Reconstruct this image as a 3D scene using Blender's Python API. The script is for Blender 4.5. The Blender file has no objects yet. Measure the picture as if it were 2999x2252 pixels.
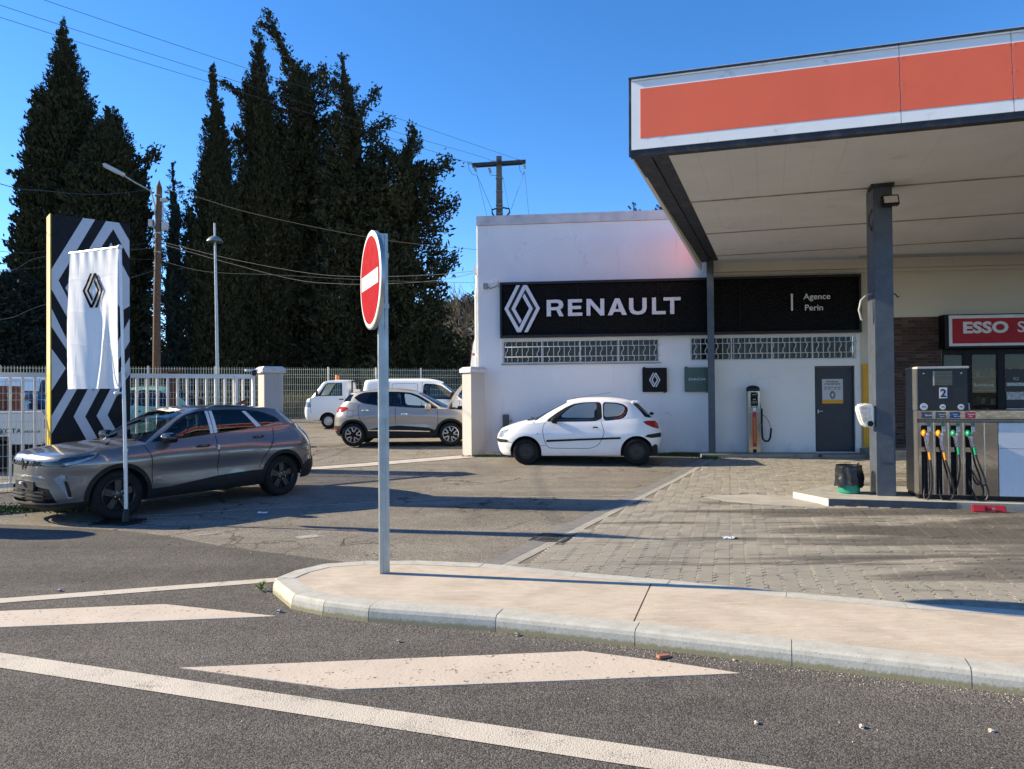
import bpy, bmesh, math, random
import numpy as np
from mathutils import Vector, Matrix
from mathutils.geometry import delaunay_2d_cdt, tessellate_polygon

scene = bpy.context.scene
R = math.radians
rnd = random.Random(7)

# ---------------------------------------------------------------- camera, sky, sun, exposure
cam_data = bpy.data.cameras.new('camera')
cam = bpy.data.objects.new('camera', cam_data)
scene.collection.objects.link(cam)
cam.location = (0, 0, 1.66)
cam.rotation_mode = 'QUATERNION'
cam.rotation_quaternion = (Matrix.Rotation(math.pi/2 + 0.0114, 3, 'X') @ Matrix.Rotation(-0.008, 3, 'Z')).to_quaternion()
cam_data.sensor_width = 36.0
cam_data.lens = 36.0*1535/2212
cam_data.clip_end = 3000
scene.camera = cam

SUN_AZ, SUN_EL = R(-11.2), R(27.5)          # direction the shadows run, height of the sun
to_sun = Vector((-math.cos(SUN_AZ)*math.cos(SUN_EL), -math.sin(SUN_AZ)*math.cos(SUN_EL), math.sin(SUN_EL)))
world = bpy.data.worlds.new('World'); scene.world = world
world.use_nodes = True
wn = world.node_tree.nodes; wl = world.node_tree.links
sky = wn.new('ShaderNodeTexSky'); sky.sky_type = 'NISHITA'; sky.sun_disc = False
sky.sun_elevation = SUN_EL
sky.sun_rotation = math.atan2(to_sun.x, to_sun.y)
sky.air_density = 0.74; sky.dust_density = 0.05; sky.ozone_density = 3.6
bg = wn['Background']; bg.inputs['Strength'].default_value = 0.15
hs = wn.new('ShaderNodeHueSaturation'); hs.inputs['Saturation'].default_value = 1.22
wl.new(sky.outputs[0], hs.inputs['Color']); tint = wn.new('ShaderNodeMix'); tint.data_type = 'RGBA'; tint.blend_type = 'MULTIPLY'; tint.inputs[0].default_value = 1.0
tint.inputs[7].default_value = (.98, .92, .94, 1)      # the camera's white balance
wl.new(hs.outputs[0], tint.inputs[6]); wl.new(tint.outputs[2], bg.inputs[0])
sun_d = bpy.data.lights.new('sun', 'SUN'); sun_d.energy = 5.0; sun_d.angle = R(0.5); sun_d.color = (1.0, 0.855, 0.61)
sun = bpy.data.objects.new('sun', sun_d); scene.collection.objects.link(sun)
sun.rotation_euler = to_sun.to_track_quat('Z', 'Y').to_euler()
scene.view_settings.view_transform = 'Standard'
scene.view_settings.look = 'None'
scene.view_settings.exposure = 1.0
scene.view_settings.gamma = 1.0
scene.view_settings.use_curve_mapping = False
scene.cycles.max_bounces = 8
scene.cycles.transparent_max_bounces = 12
scene.cycles.caustics_reflective = False
scene.cycles.caustics_refractive = False

# ---------------------------------------------------------------- materials
MATS = {}
def _mat(name):
    m = bpy.data.materials.new(name); m.use_nodes = True
    return m, m.node_tree.nodes, m.node_tree.links, m.node_tree.nodes['Principled BSDF']

def rgb(c): return (c[0], c[1], c[2], 1.0)

class NG:
    """tiny helper to chain shader nodes"""
    def __init__(s, m): s.n = m.node_tree.nodes; s.l = m.node_tree.links
    def pos(s): return s.n.new('ShaderNodeNewGeometry').outputs['Position']
    def obj(s): return s.n.new('ShaderNodeTexCoord').outputs['Object']
    def isl(s): return s.n.new('ShaderNodeNewGeometry').outputs['Random Per Island']
    def objrand(s): return s.n.new('ShaderNodeObjectInfo').outputs['Random']
    def mapping(s, v, scale=(1,1,1), rot=(0,0,0), loc=(0,0,0)):
        k = s.n.new('ShaderNodeMapping'); k.inputs['Scale'].default_value = scale; k.inputs['Rotation'].default_value = rot; k.inputs['Location'].default_value = loc
        s.l.new(v, k.inputs['Vector']); return k.outputs[0]
    def noise(s, v, scale, detail=4, rough=.55, dist=0):
        k = s.n.new('ShaderNodeTexNoise'); k.inputs['Scale'].default_value = scale; k.inputs['Detail'].default_value = detail
        k.inputs['Roughness'].default_value = rough; k.inputs['Distortion'].default_value = dist
        s.l.new(v, k.inputs['Vector']); return k.outputs['Fac']
    def vor(s, v, scale, feature='F1', out='Distance', rand=1.0):
        k = s.n.new('ShaderNodeTexVoronoi'); k.feature = feature; k.inputs['Scale'].default_value = scale; k.inputs['Randomness'].default_value = rand
        s.l.new(v, k.inputs['Vector']); return k.outputs[out]
    def ramp(s, f, stops, interp='LINEAR'):
        k = s.n.new('ShaderNodeValToRGB'); k.color_ramp.interpolation = interp
        e = k.color_ramp.elements
        while len(e) > 1: e.remove(e[-1])
        e[0].position = stops[0][0]; e[0].color = rgb(stops[0][1]) if not isinstance(stops[0][1], (int, float)) else (stops[0][1],)*3+(1,)
        for p, c in stops[1:]:
            x = e.new(p); x.color = rgb(c) if not isinstance(c, (int, float)) else (c, c, c, 1)
        s.l.new(f, k.inputs['Fac']); return k.outputs['Color']
    def mix(s, f, a, b, mode='MIX'):
        k = s.n.new('ShaderNodeMix'); k.data_type = 'RGBA'; k.blend_type = mode
        for key, val in ((0, f), (6, a), (7, b)):
            if isinstance(val, (int, float)): k.inputs[key].default_value = val if key == 0 else (val, val, val, 1)
            elif isinstance(val, tuple): k.inputs[key].default_value = rgb(val)
            else: s.l.new(val, k.inputs[key])
        return k.outputs[2]
    def math(s, op, a, b=0.0, clamp=False):
        k = s.n.new('ShaderNodeMath'); k.operation = op; k.use_clamp = clamp
        for i, val in enumerate((a, b)):
            if isinstance(val, (int, float)): k.inputs[i].default_value = val
            else: s.l.new(val, k.inputs[i])
        return k.outputs[0]
    def sep(s, v):
        k = s.n.new('ShaderNodeSeparateXYZ'); s.l.new(v, k.inputs[0]); return k.outputs
    def bump(s, h, strength=.3, dist=.01):
        k = s.n.new('ShaderNodeBump'); k.inputs['Strength'].default_value = strength; k.inputs['Distance'].default_value = dist
        s.l.new(h, k.inputs['Height']); return k.outputs[0]

def plain(name, col, rough=.5, metal=0.0, var=.12, vscale=6.0, bump=0.0, bscale=60.0, coat=0.0, spec=.5, coords='obj', dirt=None, dirtscale=2.5, dirtlo=.55, bdist=.004):
    """paint / plastic / metal with a little unevenness in colour and gloss"""
    if name in MATS: return MATS[name]
    m, n, l, b = _mat(name); g = NG(m)
    v = g.obj() if coords == 'obj' else g.pos()
    f = g.noise(v, vscale, 5, .6)
    lo = tuple(max(0, c*(1-var)) for c in col); hi = tuple(min(1, c*(1+var)) for c in col)
    c = g.ramp(f, [(.3, lo), (.7, hi)])
    if dirt:
        d = g.ramp(g.noise(v, dirtscale, 8, .65), [(dirtlo, 0.0), (dirtlo+.2, 1.0)])
        c = g.mix(d, c, dirt)
    l.new(c, b.inputs['Base Color'])
    rr = g.ramp(g.noise(v, vscale*2.3, 3), [(.3, max(0.02, rough*.85)), (.7, min(1, rough*1.15))])
    l.new(rr, b.inputs['Roughness'])
    b.inputs['Metallic'].default_value = metal
    b.inputs['Specular IOR Level'].default_value = spec
    if coat: b.inputs['Coat Weight'].default_value = coat; b.inputs['Coat Roughness'].default_value = .04
    if bump: l.new(g.bump(g.noise(v, bscale, 4), bump, bdist), b.inputs['Normal'])
    MATS[name] = m
    return m

def glass(name, tint=(.55,.62,.60), refl=.0, rough=.01, ior=1.5):
    if name in MATS: return MATS[name]
    m = bpy.data.materials.new(name); m.use_nodes = True
    n = m.node_tree.nodes; l = m.node_tree.links; n.remove(n['Principled BSDF'])
    t = n.new('ShaderNodeBsdfTransparent'); t.inputs[0].default_value = rgb(tint)
    gl = n.new('ShaderNodeBsdfGlossy'); gl.inputs['Roughness'].default_value = rough; gl.inputs['Color'].default_value = (.95,.97,1,1)
    f = n.new('ShaderNodeFresnel'); f.inputs['IOR'].default_value = ior
    mx = n.new('ShaderNodeMixShader')
    l.new(f.outputs[0], mx.inputs[0]); l.new(t.outputs[0], mx.inputs[1]); l.new(gl.outputs[0], mx.inputs[2])
    l.new(mx.outputs[0], n['Material Output'].inputs[0])
    MATS[name] = m
    return m

def leafmat(name, c1, c2, c3, trans=.15):
    if name in MATS: return MATS[name]
    m, n, l, b = _mat(name); g = NG(m)
    big = g.noise(g.pos(), .35, 3)
    f = g.math('ADD', g.math('MULTIPLY', g.isl(), .6), g.math('MULTIPLY', big, .5))
    c = g.ramp(f, [(.2, c1), (.5, c2), (.85, c3)])
    l.new(c, b.inputs['Base Color']); b.inputs['Roughness'].default_value = .75
    b.inputs['Specular IOR Level'].default_value = .2
    MATS[name] = m
    return m

# ---------------------------------------------------------------- mesh building
COL = scene.collection
class MB:
    """collects shapes and links them as ONE mesh object"""
    def __init__(s): s.v = []; s.f = []; s.m = []
    def add(s, verts, faces, mi=0):
        o = len(s.v); s.v += [tuple(p) for p in verts]; s.f += [tuple(i+o for i in f) for f in faces]; s.m += [mi]*len(faces)
        return s
    def box(s, x0, x1, y0, y1, z0, z1, mi=0, bev=0.0, rot=None, piv=None):
        if bev <= 0:
            vs = [(x0,y0,z0),(x1,y0,z0),(x1,y1,z0),(x0,y1,z0),(x0,y0,z1),(x1,y0,z1),(x1,y1,z1),(x0,y1,z1)]
            fs = [(0,3,2,1),(4,5,6,7),(0,1,5,4),(1,2,6,5),(2,3,7,6),(3,0,4,7)]
        else:
            bm = bmesh.new(); bmesh.ops.create_cube(bm, size=1.0)
            for q in bm.verts: q.co = Vector(((x0+x1)/2+q.co.x*(x1-x0), (y0+y1)/2+q.co.y*(y1-y0), (z0+z1)/2+q.co.z*(z1-z0)))
            bmesh.ops.bevel(bm, geom=bm.edges[:], offset=bev, segments=2, affect='EDGES')
            bm.verts.index_update()
            vs = [tuple(q.co) for q in bm.verts]; fs = [tuple(q.index for q in f.verts) for f in bm.faces]; bm.free()
        if rot is not None:
            pv = Vector(piv if piv is not None else ((x0+x1)/2,(y0+y1)/2,(z0+z1)/2))
            vs = [tuple(pv + rot @ (Vector(p)-pv)) for p in vs]
        return s.add(vs, fs, mi)
    def prism(s, poly, z0, z1, mi=0, axis='z', bev=0.0):
        """polygon (list of 2-D points, any shape) pushed from z0 to z1; axis tells the push direction"""
        n = len(poly)
        area = sum(poly[i][0]*poly[(i+1) % n][1]-poly[(i+1) % n][0]*poly[i][1] for i in range(n))
        if area < 0: poly = poly[::-1]
        def P(p, z): return (p[0], p[1], z) if axis == 'z' else ((p[0], z, p[1]) if axis == 'y' else (z, p[0], p[1]))
        flip = axis == 'y'
        vs = [P(p, z0) for p in poly] + [P(p, z1) for p in poly]
        tris = tessellate_polygon([[Vector((p[0], p[1], 0)) for p in poly]])
        fs = []
        for t in tris:
            a, b, c = t
            ar = (poly[b][0]-poly[a][0])*(poly[c][1]-poly[a][1])-(poly[c][0]-poly[a][0])*(poly[b][1]-poly[a][1])
            if ar < 0: a, c = c, a
            fs.append((a+n, b+n, c+n)); fs.append((c, b, a))
        for i in range(n): fs.append((i, (i+1) % n, (i+1) % n+n, i+n))
        if flip: fs = [f[::-1] for f in fs]
        if (z1 < z0): fs = [f[::-1] for f in fs]
        return s.add(vs, fs, mi)
    def tube(s, path, r, seg=8, mi=0, cap=True):
        pts = [Vector(p) for p in path]; n = len(pts)
        rs = r if isinstance(r, (list, tuple)) else [r]*n
        vs = []; fs = []; up = None
        for i, p in enumerate(pts):
            t = (pts[min(i+1, n-1)]-pts[max(i-1, 0)]).normalized()
            if up is None:
                up = Vector((0,0,1)) if abs(t.z) < .9 else Vector((1,0,0))
            u = (up-t*up.dot(t)).normalized(); w = t.cross(u); up = u
            for k in range(seg):
                a = 2*math.pi*k/seg
                vs.append(tuple(p+(u*math.cos(a)+w*math.sin(a))*rs[i]))
        for i in range(n-1):
            for k in range(seg):
                k2 = (k+1) % seg
                fs.append((i*seg+k, i*seg+k2, (i+1)*seg+k2, (i+1)*seg+k))
        if cap:
            fs.append(tuple(range(seg))[::-1]); fs.append(tuple((n-1)*seg+k for k in range(seg)))
        return s.add(vs, fs, mi)
    def lathe(s, prof, seg=24, axis='z', c=(0,0,0), mi=0, sx=1, sy=1, cap=True):
        """profile of (radius, height) turned round an axis"""
        vs = []; fs = []; n = len(prof)
        for r, h in prof:
            for k in range(seg):
                a = 2*math.pi*k/seg; x = r*math.cos(a)*sx; y = r*math.sin(a)*sy
                p = (x, y, h) if axis == 'z' else ((x, h, y) if axis == 'y' else (h, x, y))
                vs.append((p[0]+c[0], p[1]+c[1], p[2]+c[2]))
        for i in range(n-1):
            for k in range(seg):
                k2 = (k+1) % seg
                f = (i*seg+k, i*seg+k2, (i+1)*seg+k2, (i+1)*seg+k)
                fs.append(f if axis != 'y' else f[::-1])
        for i, rev in ((0, True), (n-1, False)):
            if cap and prof[i][0] > 1e-5:
                f = tuple(i*seg+k for k in range(seg))
                if rev != (axis == 'y'): f = f[::-1]
                fs.append(f)
        return s.add(vs, fs, mi)
    def ball(s, c, rx, ry=None, rz=None, seg=16, rings=9, mi=0):
        ry = rx if ry is None else ry; rz = rx if rz is None else rz
        vs = []; fs = []
        for i in range(rings+1):
            t = math.pi*i/rings
            for k in range(seg):
                a = 2*math.pi*k/seg
                vs.append((c[0]+rx*math.sin(t)*math.cos(a), c[1]+ry*math.sin(t)*math.sin(a), c[2]-rz*math.cos(t)))
        for i in range(rings):
            for k in range(seg):
                k2 = (k+1) % seg
                fs.append((i*seg+k, i*seg+k2, (i+1)*seg+k2, (i+1)*seg+k))
        return s.add(vs, fs, mi)
    def mesh(s, name, mats, smooth=False, angle=None):
        me = bpy.data.meshes.new(name)
        me.from_pydata(s.v, [], s.f)
        for m in (mats if isinstance(mats, (list, tuple)) else [mats]): me.materials.append(m)
        if any(s.m): me.polygons.foreach_set('material_index', s.m)
        if smooth: me.polygons.foreach_set('use_smooth', [True]*len(me.polygons))
        me.validate(); me.update()
        if smooth and angle: me.set_sharp_from_angle(angle=angle)
        return me
    def build(s, name, mats, parent=None, smooth=False, angle=R(40)):
        return put(name, s.mesh(name, mats, smooth, angle), parent)

def put(name, me, parent=None, loc=None, rotz=None):
    o = bpy.data.objects.new(name, me); COL.objects.link(o)
    if parent is not None: o.parent = parent
    if loc is not None: o.location = loc
    if rotz is not None: o.rotation_euler = (0, 0, rotz)
    return o

def tag(o, label=None, cat=None, group=None, kind=None):
    if label: o['label'] = label
    if cat: o['category'] = cat
    if group: o['group'] = group
    if kind: o['kind'] = kind
    return o

def thing(name, label, cat, loc=(0,0,0), rotz=0.0, group=None):
    o = bpy.data.objects.new(name, None); COL.objects.link(o)
    o.empty_display_size = .2
    o.location = loc; o.rotation_euler = (0, 0, rotz)
    return tag(o, label, cat, group)

def sub(name, parent, loc=(0,0,0), rot=(0,0,0)):
    o = bpy.data.objects.new(name, None); COL.objects.link(o); o.parent = parent
    o.location = loc; o.rotation_euler = rot; o.empty_display_size = .1
    return o

def copy_tree(o, parent=None):
    c = o.copy(); COL.objects.link(c); c.parent = parent
    for ch in list(o.children): copy_tree(ch, c)
    return c

def text(name, s, size, mat, parent, loc, rot=(math.pi/2,0,0), bold=0.0, depth=.002, align='LEFT', sx=1.0, space=1.0, shear=0.0):
    cu = bpy.data.curves.new(name, 'FONT'); cu.body = s; cu.size = size; cu.offset = bold*size; cu.extrude = depth
    cu.align_x = align; cu.space_character = space; cu.shear = shear; cu.resolution_u = 3
    t = bpy.data.objects.new(name, cu); COL.objects.link(t)
    dg = bpy.context.evaluated_depsgraph_get()
    me = bpy.data.meshes.new_from_object(t.evaluated_get(dg))
    bpy.data.objects.remove(t); bpy.data.curves.remove(cu)
    me.name = name; me.materials.clear(); me.materials.append(mat)
    o = put(name, me, parent, loc); o.rotation_euler = rot; o.scale = (sx, 1, 1)
    return o

def ccw(poly):
    n = len(poly)
    return poly if sum(poly[i][0]*poly[(i+1) % n][1]-poly[(i+1) % n][0]*poly[i][1] for i in range(n)) > 0 else poly[::-1]
def cdt_faces(outline, holes, extra=()):
    """triangles of a polygon with holes: returns 2-D points and triangles"""
    vs = []; faces = []
    for poly in [outline]+list(holes):
        poly = ccw(poly)
        faces.append(list(range(len(vs), len(vs)+len(poly)))); vs += [Vector(p) for p in poly]
    vs += [Vector(p) for p in extra]
    ov, oe, of, _, _, fo = delaunay_2d_cdt(vs, [], faces, 0, 1e-5, True)
    out = [f for f, ids in zip(of, fo) if 0 in ids and not any(i in ids for i in range(1, len(holes)+1))]
    return [tuple(p) for p in ov], out

def holed_wall(mb, outline, holes, y0, depth, mi=0, mr=None):
    """a wall in the x-z plane, front at y0 facing -y, with openings whose reveals run back by depth"""
    pts, tris = cdt_faces(outline, holes)
    fs = []
    for a, b, c in tris:
        A, B, C_ = pts[a], pts[b], pts[c]
        if (B[0]-A[0])*(C_[1]-A[1])-(C_[0]-A[0])*(B[1]-A[1]) < 0: a, c = c, a
        fs.append((a, b, c))
    mb.add([(p[0], y0, p[1]) for p in pts], fs, mi)
    for h in holes:
        n = len(h); vs = [(p[0], y0, p[1]) for p in h]+[(p[0], y0+depth, p[1]) for p in h]
        area = sum(h[i][0]*h[(i+1) % n][1]-h[(i+1) % n][0]*h[i][1] for i in range(n))
        f = [(i, i+n, (i+1) % n+n, (i+1) % n) for i in range(n)]
        if area < 0: f = [q[::-1] for q in f]
        mb.add(vs, f, mi if mr is None else mr)
def rect(x0, x1, z0, z1): return [(x0, z0), (x1, z0), (x1, z1), (x0, z1)]

# ground height: level by the road, rising gently towards the yard
GK = [(-400, 0), (0, 0), (14, 0), (16, .04), (18, .13), (19, .22), (20, .25), (23, .32), (26, .42), (31, .6), (40, .8), (120, 1.2), (600, 2)]
def gz(y): return float(np.interp(y, [k[0] for k in GK], [k[1] for k in GK]))
# ================================================================ GROUND
def asphalt(name, c_lo, c_mid, c_hi, stone=85, cracks=0.0, patch=.25):
    m, n, l, b = _mat(name); g = NG(m); P = g.pos()
    cell = g.vor(P, stone, 'F1', 'Color')
    cr = g.sep(cell)[0]
    fine = g.noise(P, 210, 3, .7)
    f = g.math('ADD', g.math('MULTIPLY', cr, .6), g.math('MULTIPLY', fine, .4))
    c = g.ramp(f, [(.18, c_lo), (.5, c_mid), (.86, c_hi)])
    big = g.ramp(g.noise(P, .55, 6, .6, .4), [(.32, 1-patch), (.7, 1+patch*.6)])
    c = g.mix(1.0, c, big, 'MULTIPLY')
    mid = g.ramp(g.noise(P, 3.2, 5, .65), [(.3, .86), (.7, 1.1)])
    c = g.mix(1.0, c, mid, 'MULTIPLY')
    tr = g.noise(g.mapping(P, (.16, 1.5, 1.0), (0, 0, R(18))), 1.0, 5, .55, .3)
    c = g.mix(1.0, c, g.ramp(tr, [(.32, .84), (.5, 1.0), (.68, 1.13)]), 'MULTIPLY')
    h = g.math('ADD', g.math('MULTIPLY', g.vor(P, stone), -1.0), g.math('MULTIPLY', fine, .5))
    if cracks:
        warp = g.n.new('ShaderNodeVectorMath'); warp.operation = 'ADD'
        nz = g.n.new('ShaderNodeTexNoise'); nz.inputs['Scale'].default_value = 1.7; nz.inputs['Detail'].default_value = 6
        l.new(P, nz.inputs['Vector'])
        sc = g.n.new('ShaderNodeVectorMath'); sc.operation = 'SCALE'; sc.inputs['Scale'].default_value = .9
        l.new(nz.outputs['Color'], sc.inputs[0]); l.new(P, warp.inputs[0]); l.new(sc.outputs[0], warp.inputs[1])
        d = g.vor(warp.outputs[0], .85, 'DISTANCE_TO_EDGE')
        line = g.ramp(d, [(0, 1.0), (.010, .8), (.02, 0.0)])
        where = g.ramp(g.noise(P, .35, 3), [(.45, 0.0), (.6, 1.0)])
        k = g.math('MULTIPLY', g.math('MULTIPLY', line, where), cracks)
        c = g.mix(k, c, tuple(x*.35 for x in c_lo))
        h = g.math('SUBTRACT', h, g.math('MULTIPLY', k, 2.0))
    l.new(c, b.inputs['Base Color']); b.inputs['Roughness'].default_value = .95
    b.inputs['Specular IOR Level'].default_value = .12
    l.new(g.bump(h, .55, .006), b.inputs['Normal'])
    MATS[name] = m; return m

M_LOT = asphalt('worn_pale_asphalt', (.115,.103,.084), (.225,.203,.170), (.36,.328,.275), 95, .9, .2)
M_ROAD = asphalt('grey_road_asphalt', (.052,.048,.043), (.112,.103,.094), (.22,.202,.18), 135, 0, .14)

def marking(name, col, worn=.62, rough=.7, asp=(.09,.085,.08), grain=120):
    m, n, l, b = _mat(name); g = NG(m); P = g.pos()
    f = g.math('ADD', g.math('MULTIPLY', g.noise(P, grain, 2, .6), .55), g.math('MULTIPLY', g.noise(P, 5, 6, .7), .45))
    k = g.ramp(f, [(worn, 0.0), (worn+.06, 1.0)])
    tone = g.ramp(g.noise(P, 2.1, 6, .65), [(.25, tuple(c*.86 for c in col)), (.75, tuple(min(1, c*1.06) for c in col))])
    c = g.mix(k, tone, asp)
    l.new(c, b.inputs['Base Color']); b.inputs['Roughness'].default_value = rough
    l.new(g.bump(g.math('ADD', g.math('MULTIPLY', g.vor(P, 120), -.8 if grain > 60 else -.25), g.noise(P, grain, 3)), .5, .005), b.inputs['Normal'])
    MATS[name] = m; return m
M_LINE = marking('white_road_paint', (.56,.50,.41), .552)
M_ARROW = marking('smooth_cream_road_paint', (.58,.49,.39), .60, .6, grain=40)
M_OLDLINE = marking('old_worn_road_paint', (.42,.40,.36), .50)

# the ground: one sheet to the horizon
ys = [-300, -60, -10] + [0.5*i for i in range(0, 70)] + [40, 50, 70, 120, 250, 600]
xs = [-700, -200, -60, -30, -20, -10, 0, 10, 20, 30, 60, 200, 700]
g_ = MB()
g_.add([(x, y, gz(y)) for y in ys for x in xs],
       [(j*len(xs)+i, j*len(xs)+i+1, (j+1)*len(xs)+i+1, (j+1)*len(xs)+i) for j in range(len(ys)-1) for i in range(len(xs)-1)])
tag(g_.build('ground', M_LOT, smooth=True), kind='structure')

def sheet(name, poly, z, m, parent=None):
    tris = tessellate_polygon([[Vector((p[0], p[1], 0)) for p in poly]])
    fs = []
    for a, b, c in tris:
        ar = (poly[b][0]-poly[a][0])*(poly[c][1]-poly[a][1])-(poly[c][0]-poly[a][0])*(poly[b][1]-poly[a][1])
        fs.append((a, b, c) if ar > 0 else (c, b, a))
    return MB().add([(p[0], p[1], gz(p[1])+z) for p in poly], fs).build(name, m, parent)

seam = [(-1.2, 6.75), (-1.80, 7.10), (-2.45, 7.42), (-3.2, 7.80), (-3.9, 8.28), (-4.54, 8.64), (-5.6, 9.0), (-7.0, 9.35), (-10, 9.8), (-22, 11.0), (-80, 13.9)]
road = tag(sheet('road', [(-80, -60), (80, -60), (80, -26), (12, 0.6), (6, 2.9), (2.7, 4.35), (.5, 5.3), (-1, 5.95)] + seam, .004, M_ROAD), kind='structure')

def band(name, pts_l, pts_r, z, m, parent):
    n = len(pts_l); vs = [(p[0], p[1], gz(p[1])+z) for p in pts_l+pts_r]
    fs = []
    for i in range(n-1):
        q = (i, i+n, i+n+1, i+1)
        a = Vector(vs[q[0]]); b = Vector(vs[q[1]]); c = Vector(vs[q[2]])
        fs.append(q if (b-a).cross(c-a).z > 0 else q[::-1])
    return MB().add(vs, fs).build(name, m, parent)
def raised(name, poly, z, m, parent):
    o = MB().prism(poly, .001, z).build(name, m, parent); return o
raised('painted_arrow', [(-6.2, 5.20), (-3.961, 5.498), (-2.766, 5.645), (-1.767, 5.318), (-3.685, 5.114), (-6.2, 4.83)], .0085, M_ARROW, road)
raised('painted_arrow', [(-2.03, 4.329), (-.8, 4.44), (.441, 4.552), (.95, 4.355), (1.324, 4.177), (.2, 4.085), (-.967, 3.994)], .0085, M_ARROW, road)
band('edge_line', [(-8.3, 4.72), (-4.176, 5.85), (-2.13, 6.43)], [(-8.3, 4.58), (-4.13, 5.705), (-2.10, 6.29)], .008, M_LINE, road)
d = Vector((1.172+3.321, 3.136-4.61)).normalized()
band('edge_line', [(-3.321-4*d.x, 4.61-4*d.y), (-3.321, 4.61), (1.172, 3.136), (1.172+8*d.x, 3.136+8*d.y)],
     [(-3.37-4*d.x, 4.43-4*d.y), (-3.37, 4.43), (1.11, 2.965), (1.11+8*d.x, 2.965+8*d.y)], .008, M_LINE, road)
lot_lines = [([(-5.6, 9.62), (-4.0, 10.22), (-2.2, 10.86), (-.79, 11.26), (1.6, 11.35), (2.2, 11.33)], .055),
             ([(-3.75, 8.42), (-3.5, 8.52)], .06)]
for pts, w in lot_lines:
    band('bay_line', [(x, y+w/2) for x, y in pts], [(x, y-w/2) for x, y in pts], .004, M_OLDLINE, bpy.data.objects['ground'])
band('paint_patch', [(-2.55, 8.30), (-2.33, 8.42)], [(-2.45, 8.16), (-2.22, 8.30)], .004, M_OLDLINE, bpy.data.objects['ground'])
M_GREENLINE = marking('faded_green_paint', (.20,.27,.21), .5)
band('bay_line', [(-2.9, 10.02), (-1.95, 10.42)], [(-2.85, 9.93), (-1.9, 10.34)], .004, M_GREENLINE, bpy.data.objects['ground'])

# ---------------------------------------------------------------- traffic island with kerb stones
front = [(-2.039, 6.044), (-2.02, 5.954), (-1.72, 5.50), (-1.43, 5.325), (-1.06, 5.175), (-.13, 4.94), (.78, 4.62), (1.663, 4.276), (2.526, 3.938), (3.40, 3.59), (4.28, 3.245), (5.2, 2.88), (6.2, 2.49), (7.2, 2.09)]
back = [(-2.039, 6.044), (-1.95, 6.308), (-1.743, 6.56), (-1.38, 6.656), (-.904, 6.658), (-.25, 6.527), (.565, 6.18), (1.305, 5.897), (2.12, 5.529), (2.858, 5.239), (3.59, 5.019), (4.6, 4.73), (5.9, 4.34), (7.4, 3.9)]
HZ = .11
M_KERB = None
def kerbmat():
    m, n, l, b = _mat('grey_kerb_concrete'); g = NG(m); P = g.pos()
    f = g.noise(P, 9, 6, .65)
    c = g.ramp(f, [(.3, (.38,.365,.315)), (.7, (.50,.485,.425))])
    c = g.mix(g.ramp(g.noise(P, 75, 2, .5), [(.66, 0.0), (.70, .55)]), c, (.10,.10,.09))
    z = g.sep(P)[2]
    hgt = g.math('ADD', z, g.math('MULTIPLY', g.noise(P, 45, 3, .7), -.055))
    moss = g.ramp(hgt, [(-.004, 1.0), (.018, 0.0)])
    c = g.mix(g.math('MULTIPLY', moss, .8), c, (.20,.18,.075))
    l.new(c, b.inputs['Base Color']); b.inputs['Roughness'].default_value = .85
    l.new(g.bump(g.noise(P, 55, 4), .35, .004), b.inputs['Normal'])
    return m
M_KERB = kerbmat()
M_JOINT = plain('dark_joint_mortar', (.25,.235,.20), .95, bump=.5, coords='world')
kerb = thing('kerb', None, None); tag(kerb, kind='structure')
def offset_line(pts, w, side):
    out = []
    for i, p in enumerate(pts):
        a = Vector(pts[max(i-1, 0)]); b = Vector(pts[min(i+1, len(pts)-1)])
        t = (b-a).normalized(); nrm = Vector((-t.y, t.x))*side
        out.append((p[0]+nrm.x*w, p[1]+nrm.y*w))
    return out
ring = back[::-1] + front[1:]                # right end of the back edge, round the nose, right end of the front edge
cx_prof = [(0.0, -.03), (.012, .075), (.022, .098), (.042, HZ), (.19, HZ), (.19, -.03)]
cap_lines = [offset_line(ring, w, 1) for w, _ in cx_prof]     # inwards is to the left walking round the nose
def kerb_stone(i0, t0, i1, t1, jit):
    mb = MB(); vs = []
    for (i, t) in ((i0, t0), (i1, t1)):
        for k, (w, z) in enumerate(cx_prof):
            a = Vector(cap_lines[k][i]); b = Vector(cap_lines[k][min(i+1, len(ring)-1)])
            p = a.lerp(b, t); vs.append((p.x, p.y, z+jit))
    n = len(cx_prof)
    fs = [(k, k+1, n+k+1, n+k) for k in range(n-1)] + [tuple(range(n))[::-1], tuple(range(n, 2*n))]
    fs = [f[::-1] for f in fs]
    return mb.add(vs, fs).build('kerb_stone', M_KERB, kerb)
for i in range(len(ring)-1):
    L = (Vector(ring[i+1])-Vector(ring[i])).length
    if L < .12: kerb_stone(i, .0, i, .93, 0); continue
    nst = max(1, round(L/1.0))
    for k in range(nst):
        e = .003/L
        kerb_stone(i, k/nst+e, i, (k+1)/nst-e, rnd.uniform(-.002, .002))
# mortar core seen in the joints
mb = MB()
core_l = [offset_line(ring, w+.003, 1) for w, _ in cx_prof[:4]]+[offset_line(ring, .185, 1)]
n = len(ring); vs = []; fs = []
for q, (w, z) in zip(core_l, cx_prof[:5]): vs += [(p[0], p[1], z-.003) for p in q]
for r_ in range(4): fs += [(r_*n+i, (r_+1)*n+i, (r_+1)*n+i+1, r_*n+i+1)[::-1] for i in range(n-1)]
mb.add(vs, fs)
mb.build('joint_mortar', M_JOINT, kerb)

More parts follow.
